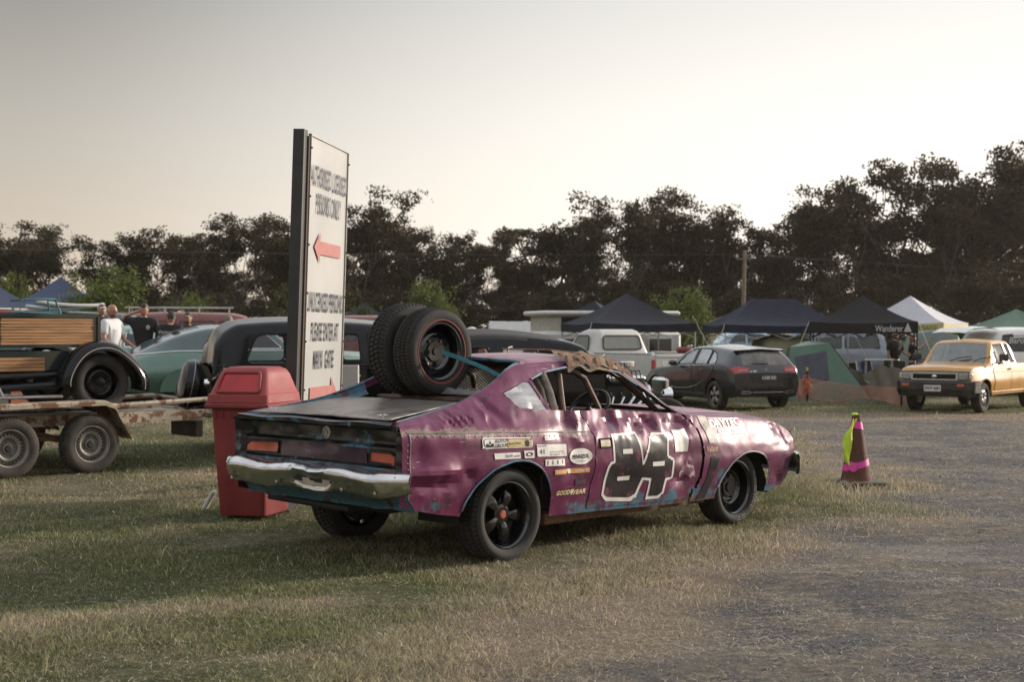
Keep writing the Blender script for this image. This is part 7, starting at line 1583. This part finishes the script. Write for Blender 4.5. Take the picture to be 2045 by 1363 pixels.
    skinned('trousers', Pp, Ep, Rp, pants, e, root=0)
    for s_ in (-1, 1): MB().sphere((s_*.12, -.07, .04), (.045, .125, .042), 10, 6).build('shoe', m_blackmat, e)
    return e
tw = M('white cotton', (.55, .55, .56), .85, var=.05); tb = M('black cotton', (.014, .013, .013), .85, var=.2); jn = M('dark jeans', (.03, .035, .05), .85); bh = M('dark hair', (.025, .016, .012), .6); bd = M('brown beard', (.09, .04, .022), .8); cp = M('dark cap', (.035, .035, .042), .8); tc_ = M('grey tweed cap', (.09, .075, .070), .9)
down = ((-.30, -.04, 1.15), (-.32, -.14, .92)); downr = ((.30, -.04, 1.15), (.32, -.14, .92))
person('bald bearded man in a white shirt and sunglasses beside the timber tray', 222, 26.0, R(72), (((-.30, -.05, 1.16), (-.28, -.28, 1.00)), ((.28, -.08, 1.15), (.26, -.30, 1.02))), tw, jn, head=(0, .15, 0), beard=bd, glasses=True, skin=SK2, h=1.83, dz=.06, build=1.08, group='men around the pale aqua car')
person('man in a black cap with white front standing behind the bald man', 203, 28.5, R(35), (down, downr), tb, jn, cap=(M('white cap front', (.55, .55, .55), .8), 0), hair=bh, h=1.84, dz=.10, group='men around the pale aqua car')
person('man in a black shirt with a grey chest print, scratching the back of his head', 288, 26.8, R(8), (((-.42, .04, 1.52), (-.11, .06, 1.64)), ((.27, -.04, 1.16), (.27, -.16, .92))), tb, jn, hair=bh, head=(-.15, .45, .1), h=1.86, dz=.06, chest=(.08,), group='men around the pale aqua car')
person('man seen from behind in a cap and a printed black shirt, arm reaching left', 338, 26.6, R(168), (((-.30, -.06, 1.18), (-.3, -.2, 1.0)), ((.30, -.12, 1.17), (.44, -.30, .98))), tb, jn, cap=(cp, 1), hair=bh, head=(.75, .25, 0), beard=M('grey beard', (.32, .28, .25), .8), h=1.74, lean=.10, back_text=('Delmay', 'Metal Shaping Co'), build=1.12, dz=.02, group='men around the pale aqua car')
person('smiling man in a flat tweed cap at the back of the group', 376, 28.6, R(-12), (down, downr), tb, jn, cap=(tc_, 0), hair=bh, beard=bd, h=1.76, dz=.0, build=1.12, group='men around the pale aqua car')
person('person with grey hair half hidden between the pale car and the black sedan', 456, 30.0, R(150), (down, downr), tb, jn, hair=M('grey brown hair', (.14, .115, .10), .7), h=1.72, group='men around the pale aqua car')
person('bearded man in a black shirt standing under the charcoal gazebo', 1787, 39.6, R(25), (((-.26, -.02, 1.15), (-.25, -.10, .92)), ((.27, -.06, 1.16), (.22, -.30, 1.12))), tb, jn, hair=M('sandy hair', (.20, .12, .07), .7), beard=bd, h=1.74, group='people at the camp')
person('long haired woman in a black top pointing up to the right', 1822, 40.0, R(60), (((-.22, -.30, 1.36), (-.18, -.52, 1.60)), ((.26, -.06, 1.16), (.20, -.22, 1.08))), tb, jn, hair=M('auburn hair', (.20, .085, .045), .6), long_hair=True, skin=SK, h=1.62, build=.95, group='people at the camp')
person('person in a dark printed shirt standing beyond the pointing woman', 1848, 41.5, R(-40), (((-.26, -.02, 1.15), (-.25, -.10, .92)), ((.27, -.16, 1.25), (.12, -.30, 1.42))), M('dark printed cotton', (.03, .025, .045), .85, wear=(.4, .38, .4), wearcut=.66, ws=22), jn, hair=bh, h=1.66, group='people at the camp')
for k, (c_, y_) in enumerate(((M('green drink can', (.05, .25, .12), .3, .4), 0), (M('lime drink can', (.35, .6, .12), .35, .2), .12))):
    o = MB().lathe([(0, 0), (.034, .0), (.036, .01), (.036, .11), (.028, .122), (0, .122)], n=14).build('drink_can', c_, None, loc=at(262+9*k, 25.9, z=1.02)+Vector((0, y_, -.10*k*.3))); tag(o, ['green drink can on the black box between the men', 'lime drink can on the black box between the men'][k], 'can')
o = MB().box((0, 0, .40), (.62, .44, .80), bev=.03).box((0, 0, .81), (.66, .48, .03), bev=.01).build('cool_box', M('black box', (.02, .02, .02), .5), None, loc=at(276, 26.0), rot=(0, 0, .3)); tag(o, 'black chest the men lean on, holding the drink cans', 'cool box')
# ------------------------------------------------------------------ trees
def leaf_mat(name, cols, trans=.35, rough=.6):
    m, N, L, b = new_mat(name); a = node(N, 'ShaderNodeAttribute', attribute_name='tint'); sp = N.new('ShaderNodeSeparateColor'); L.new(a.outputs['Color'], sp.inputs[0])
    oi = N.new('ShaderNodeObjectInfo'); c = mixc(N, L, sp.outputs[0], cols[0], cols[1]); r = rampn(N, L, oi.outputs['Random'], 0, 1); r.inputs['To Max'].default_value = .6; c = mixc(N, L, r.outputs[0], c, cols[2])
    L.new(c, b.inputs['Base Color']); b.inputs['Roughness'].default_value = rough; b.inputs['Specular IOR Level'].default_value = .2
    t = N.new('ShaderNodeBsdfTranslucent'); L.new(c, t.inputs[0]); mx = N.new('ShaderNodeMixShader'); mx.inputs[0].default_value = trans
    L.new(b.outputs[0], mx.inputs[1]); L.new(t.outputs[0], mx.inputs[2]); L.new(mx.outputs[0], N['Material Output'].inputs[0]); return m
m_gum = leaf_mat('gum leaves', ((.014, .012, .006), (.055, .046, .018), (.050, .034, .014)), .25)
m_young = leaf_mat('young green leaves', ((.055, .080, .018), (.16, .19, .05), (.10, .12, .04)), .4)
m_bush = leaf_mat('dull bush leaves', ((.028, .038, .014), (.075, .085, .032), (.06, .055, .025)), .3)
m_bark = M('gum bark', (.085, .065, .050), .9, var=.35, vs_=3, stretch=(3, 3, .4))
def leaves(cent, rad, n, size, seed, flat=.6, tintn=None):
    """n leaf faces spread through ellipsoidal clumps; returns a mesh with a tint per face"""
    r = np.random.default_rng(seed); cent = np.array(cent); rad = np.array(rad); p = rad**2.2; p = p/p.sum(); k = r.choice(len(cent), n, p=p)
    v = r.normal(0, 1, (n, 3)); v /= np.linalg.norm(v, axis=1)[:, None]; rr = r.random(n)**.42
    # ragged clumps: the outline swells and shrinks with direction
    ph = r.uniform(0, 6.28, (len(cent), 3)); w = 1+.22*np.sin(v[:, 0]*4+ph[k, 0])+.18*np.sin(v[:, 1]*5+ph[k, 1])+.15*np.sin(v[:, 2]*6+ph[k, 2])
    c = cent[k]+v*(rr*rad[k]*w)[:, None]*np.array([1, 1, flat])
    a = r.normal(0, 1, (n, 3)); a[:, 2] = a[:, 2]*.6-.5; a /= np.linalg.norm(a, axis=1)[:, None]; b = r.normal(0, 1, (n, 3)); b -= (a*b).sum(1)[:, None]*a; b /= np.linalg.norm(b, axis=1)[:, None]
    s = size*(.6+.8*r.random(n))[:, None]; A, B = a*s, b*s*.42
    P = np.stack([c-A, c+B, c+A, c-B], 1); t = np.clip(r.random(len(cent))[k]*.6+.4*r.random(n), 0, 1); return P, t
def leaf_obj(name, P, t, mat, parent):
    n = len(P); me = bpy.data.meshes.new(name); me.vertices.add(n*4); me.vertices.foreach_set('co', P.ravel()); me.loops.add(n*4); me.loops.foreach_set('vertex_index', np.arange(n*4)); me.polygons.add(n); me.polygons.foreach_set('loop_start', np.arange(n)*4); me.update(calc_edges=True)
    C = np.ones((n, 4, 4)); C[:, :, 0] = t[:, None]; ca = me.color_attributes.new('tint', 'FLOAT_COLOR', 'POINT'); ca.data.foreach_set('color', C.ravel()); me.materials.append(mat)
    o = bpy.data.objects.new(name, me); COL.objects.link(o); o.parent = parent; return o
def gum(seed, H=12.0, spread=3.2, low=.42, nleaf=7500, dense=1.0, lean=0., forks=3, csize=1.0):
    r = random.Random(seed); mb = MB(); cent = []; rad = []
    base = Vector((0, 0, 0)); 
    def limb(p, d, ln, r0, depth):
        pts = [p]; q = p; dd = d.normalized()
        for k in range(4):
            dd = (dd+Vector((r.uniform(-.22, .22), r.uniform(-.22, .22), r.uniform(-.02, .12)))).normalized(); q = q+dd*ln/4; pts.append(q)
        mb.tube(pts, [r0*(1-.13*k) for k in range(5)], 6 if depth < 2 else 4, caps=False)
        if depth >= 2 or (depth == 1 and ln < .18*H):
            cent.append(tuple(q)); rad.append(r.uniform(.75, 1.25)*csize)
            if r.random() < .7: cent.append(tuple(pts[3]+Vector((r.uniform(-.6, .6), r.uniform(-.6, .6), r.uniform(-.1, .5))))); rad.append(r.uniform(.5, .9)*csize)
            return
        for k in range(3 if depth == 0 else r.choice((3, 4))):
            a = r.uniform(0, 6.28); t = Vector((math.cos(a), math.sin(a), 0)); out = .55+.45*r.random()
            st = pts[-1] if k < 2 else pts[r.choice((2, 3))]
            limb(st, dd*(1-out*.4)+t*out+Vector((0, 0, .45)), ln*r.uniform(.50, .74)*(1 if depth else spread/3.2), r0*.55, depth+1)
    for k in range(forks):
        a = r.uniform(0, 6.28); t = Vector((math.cos(a)*.28+lean, math.sin(a)*.28, 1)); limb(Vector((r.uniform(-.1, .1), r.uniform(-.1, .1), 0)) if k < 2 else Vector((t.x*.3*H*.3, t.y*.09*H, .25*H)), t, H*r.uniform(.40, .58)*(1 if k < 2 else .8), .17 if k < 2 else .11, 0)
    C = np.array(cent); top = C[:, 2].max(); s = (H-.7)/top; 
    mb.v = [(x*s if z > H*.1 else x, y*s if z > H*.1 else y, z*s) for x, y, z in mb.v]; C = C*s
    if dense > 1: # foliage hanging lower down the stems
        m = int(14*dense); ex = np.stack([np.array([r.gauss(0, spread*.42) for _ in range(m)]), np.array([r.gauss(0, spread*.42) for _ in range(m)]), np.array([r.uniform(.08, .75)*H for _ in range(m)])], 1); C = np.concatenate([C, ex]); rad += [r.uniform(.8, 1.5)*csize for _ in range(m)]
    e = empty('gum_tree', (0, 0, -500)); mb.build('trunk', m_bark, e)
    P, t = leaves(C, np.array(rad)*1.05, nleaf, .15, seed, .50); leaf_obj('crown', P, t, m_gum, e); return e
VAR = {k: gum(*a) for k, a in {'open1': (11, 12, 3.6, .42, 8000, 1.0, 0, 4, 1.0), 'open2': (23, 12, 3.3, .42, 7400, 1.0, 0, 3, 1.0), 'open3': (37, 12, 4.2, .42, 8600, 1.0, .15, 4, 1.0), 'full1': (41, 12, 3.6, .3, 10500, 1.4, 0, 4, 1.1), 'full2': (53, 12, 3.1, .3, 10000, 1.5, 0, 4, 1.1), 'full3': (67, 12, 4.0, .3, 11500, 1.3, .1, 4, 1.1), 'thin': (71, 12, 1.9, .6, 2600, 1.0, .1, 1, .8)}.items()}
# column, top row of the crown in the photograph, distance, kind, width factor, label
GUMS = [(15, 470, 116, 'open1', 1.0), (62, 448, 112, 'full1', .80), (118, 452, 118, 'open3', 1.05), (200, 480, 112, 'open2', .82), (255, 505, 124, 'full3', .85), (300, 464, 114, 'full2', .85), (352, 460, 118, 'open1', .95), (405, 468, 112, 'open2', .85), (448, 500, 122, 'full1', .8), (486, 420, 114, 'open3', .90), (545, 430, 118, 'full3', .82), (598, 432, 112, 'full1', .75), (652, 440, 120, 'full2', .8),
        (708, 402, 112, 'open1', .85), (768, 380, 116, 'full1', .82), (812, 455, 120, 'open2', .8), (858, 458, 112, 'full3', .72), (905, 456, 120, 'full2', .75), (950, 482, 112, 'open1', .8), (1008, 452, 118, 'open2', .6), (1050, 478, 112, 'full3', .8), (1082, 434, 120, 'thin', 1.5), (1128, 382, 114, 'full1', .85), (1185, 420, 118, 'open1', .8), (1240, 380, 112, 'open3', .72), (1296, 398, 120, 'full2', .8), (1352, 366, 114, 'full3', .80), (1404, 400, 118, 'full1', .75), (1450, 412, 112, 'open2', .75), (1500, 438, 120, 'full2', .78), (1548, 446, 114, 'full1', .75),
        (1600, 392, 116, 'open1', .75), (1640, 402, 120, 'full3', .75), (1700, 362, 112, 'open3', .80), (1752, 345, 120, 'full1', .78), (1800, 304, 114, 'open2', .85), (1868, 302, 118, 'full3', .80), (1918, 340, 112, 'full2', .75), (1972, 276, 120, 'thin', 1.55), (1985, 345, 116, 'full1', .8), (2038, 286, 118, 'open1', .72), (2070, 330, 110, 'full3', .85), (-30, 440, 114, 'full2', .9), (2110, 300, 118, 'open3', .85)]
names = {'open1': 'open crowned', 'open2': 'airy forked', 'open3': 'broad open topped', 'full1': 'dense dark', 'full2': 'bushy full skirted', 'full3': 'wide dense', 'thin': 'thin stemmed'}
def where(px):
    marks = [(-60, 'at the far left edge'), (40, 'left of the blue gazebo'), (100, 'above the blue gazebo'), (165, 'just right of the blue gazebo'), (235, 'above the pale green shrub on the left'), (280, 'above the man scratching his head'), (330, 'above the maroon wagon'), (430, 'above the green fastback'), (520, 'above the black sedan'), (575, 'just left of the tall sign post'), (640, 'behind the tall sign'), (695, 'just right of the tall sign'), (745, 'above the rear spare tyre'), (800, 'above the two spare tyres'), (850, 'above the front spare tyre'), (900, 'right of the spare tyres'), (940, 'above the white tents'), (1000, 'above the race car roof'), (1030, 'left of the caravan'), (1070, 'above the caravan'), (1120, 'right of the caravan roof'), (1180, 'above the small dark gazebo'), (1235, 'left of the high gazebo point'), (1290, 'right of the high gazebo point'), (1345, 'above the leafy green tree'), (1400, 'between the leafy tree and the long navy gazebo'), (1445, 'left of the power pole'), (1495, 'right behind the power pole'), (1540, 'above the left half of the long navy gazebo'), (1590, 'above the right half of the long navy gazebo'), (1635, 'between the navy and charcoal gazebos'), (1695, 'left of the charcoal gazebo peak'), (1745, 'above the charcoal gazebo peak'), (1795, 'above the white gazebo peak'), (1860, 'right of the white gazebo'), (1910, 'above the white wagon'), (1965, 'above the yellow utility cab'), (1980, 'left of the green gazebo peak'), (2035, 'above the green gazebo peak'), (2065, 'at the right edge of the picture'), (2100, 'outermost on the right')]
    return min(marks, key=lambda m: abs(m[0]-px))[1]
used = set()
for i, (px, ty, d, kind, wf) in enumerate(GUMS):
    H = (HZ-ty)/FPX*d+EYE; p = at(px, d); proto = VAR[kind]; o = proto if kind not in used else copy_tree(proto); used.add(kind)
    tall = 'tall' if H > 13.5 else ('low' if H < 9.5 else 'middling')
    tag(o, '%s %s gum tree %s' % (tall, names[kind], where(px)), 'tree', 'gum trees along the back of the field'); s = H/12.0
    o.location = p; o.rotation_euler = (0, 0, (i*2.399) % 6.283); o.scale = (s*wf*1.15 if H < 11 else s*wf, s*wf, s)
# second row and saplings that close the lower part of the tree line
r_ = random.Random(5); k_ = 0
for px in range(-40, 2120, 44):
    for row in (0, 1):
        kind = ('full1', 'full2', 'full3')[(k_*7+row) % 3]; k_ += 1; x = px+r_.uniform(-16, 16); d = (128 if row else 103)+r_.uniform(-4, 4)
        top = float(np.interp(x, [0, 150, 300, 480, 600, 760, 900, 1000, 1130, 1350, 1500, 1620, 1800, 2045], [545, 570, 545, 525, 510, 500, 530, 535, 500, 490, 510, 505, 470, 470]))+r_.uniform(-14, 26)+(0 if row else 62)
        if 80 < x < 330 and row == 0 and r_.random() < .55: continue
        H = (HZ-top)/FPX*d+EYE; o = copy_tree(VAR[kind]); s = H/12.0; o.location = at(x, d); o.rotation_euler = (0, 0, r_.uniform(0, 6.28)); w_ = max(s*.7, .5); o.scale = (w_, w_, s)
        tag(o, '%s young gum, %s row, %s' % (('slender', 'stocky', 'leafy')[k_ % 3], 'far' if row else 'near', where(x)), 'tree', 'young gums filling the tree line')
def bushy(name, mat, seed, n, size, H=3.0, w=1.2):
    r = random.Random(seed); e = empty(name, (0, 0, -500)); cent = []; rad = []; mb = MB(); mb.tube([(0, 0, 0), (.05, 0, H*.4), (0, .05, H*.8)], [.05, .04, .015], 6)
    for k in range(26):
        z = r.uniform(.22, .95)*H; q = w*(1-(z/H)**1.8)**.5*r.uniform(.2, .85); a = r.uniform(0, 6.28); c = (q*math.cos(a), q*math.sin(a), z); cent.append(c); rad.append(r.uniform(.24, .45)*w); mb.tube([(0, 0, z*.7), (c[0]*.9, c[1]*.9, z)], [.018, .006], 4)
    for k in range(9): a = r.uniform(0, 6.28); q = w*r.uniform(0, .7); cent.append((q*math.cos(a), q*math.sin(a), H*r.uniform(.9, 1.06))); rad.append(.16*w)
    mb.build('trunk', m_bark, e); P, t = leaves(cent, np.array(rad), n, size, seed, .85); leaf_obj('crown', P, t, mat, e); return e
YG = bushy('young_tree', m_young, 5, 5200, .055); BS = bushy('bush', m_bush, 8, 4200, .06)
SH_ = [(228, 566, 38, 1.25, 'y', 'bright green young tree behind the bald man'), (172, 590, 42, .9, 'y', 'smaller pale green shrub left of the bright young tree'), (30, 572, 46, .7, 'y', 'pale green bush behind the red and navy gazebo'), (385, 607, 48, .6, 'y', 'small yellow green bush above the maroon wagon roof'), (345, 615, 50, .6, 'b', 'dull bush left of the small yellow green one'), (415, 612, 52, .8, 'b', 'dull low bush right of the small yellow green one'),
       (566, 592, 46, .95, 'b', 'dark green bush just left of the sign post'), (688, 596, 42, .62, 'b', 'olive bush peeping out right of the sign'), (733, 626, 50, .65, 'b', 'small round bush between sign and spare tyres'), (858, 578, 50, 1.1, 'y', 'bright green sapling above the spare tyres'), (1366, 580, 44, 1.12, 'y', 'leafy green young tree between the two big gazebos'), (1396, 606, 45, .75, 'y', 'shorter right hand stem of the leafy tree by the gazebos')]
_u = set()
for px, ty, d, w, kd, lab in SH_:
    pr = YG if kd == 'y' else BS; o = pr if kd not in _u else copy_tree(pr); _u.add(kd); H = (HZ-ty)/FPX*d+EYE; o.location = at(px, d); o.scale = (w, w, H/3.05); o.rotation_euler = (0, 0, px*1.7); tag(o, lab, 'bush' if kd == 'b' else 'tree', 'young trees and bushes in the field')

def haze():
    o = MB().box((0, 160, 13.5), (1500, 1500, 30)).build('haze', M('tmp', (1, 1, 1)), None, smooth=False); m = bpy.data.materials.new('dusty air'); m.use_nodes = True; N = m.node_tree.nodes; N.clear()
    out = N.new('ShaderNodeOutputMaterial'); v = N.new('ShaderNodeVolumePrincipled'); v.inputs['Color'].default_value = (.95, .86, .74, 1); v.inputs['Density'].default_value = .00018; v.inputs['Anisotropy'].default_value = .45
    m.node_tree.links.new(v.outputs[0], out.inputs['Volume']); o.data.materials.clear(); o.data.materials.append(m); tag(o, 'thin dusty evening haze over the field', None, kind='stuff')
haze()
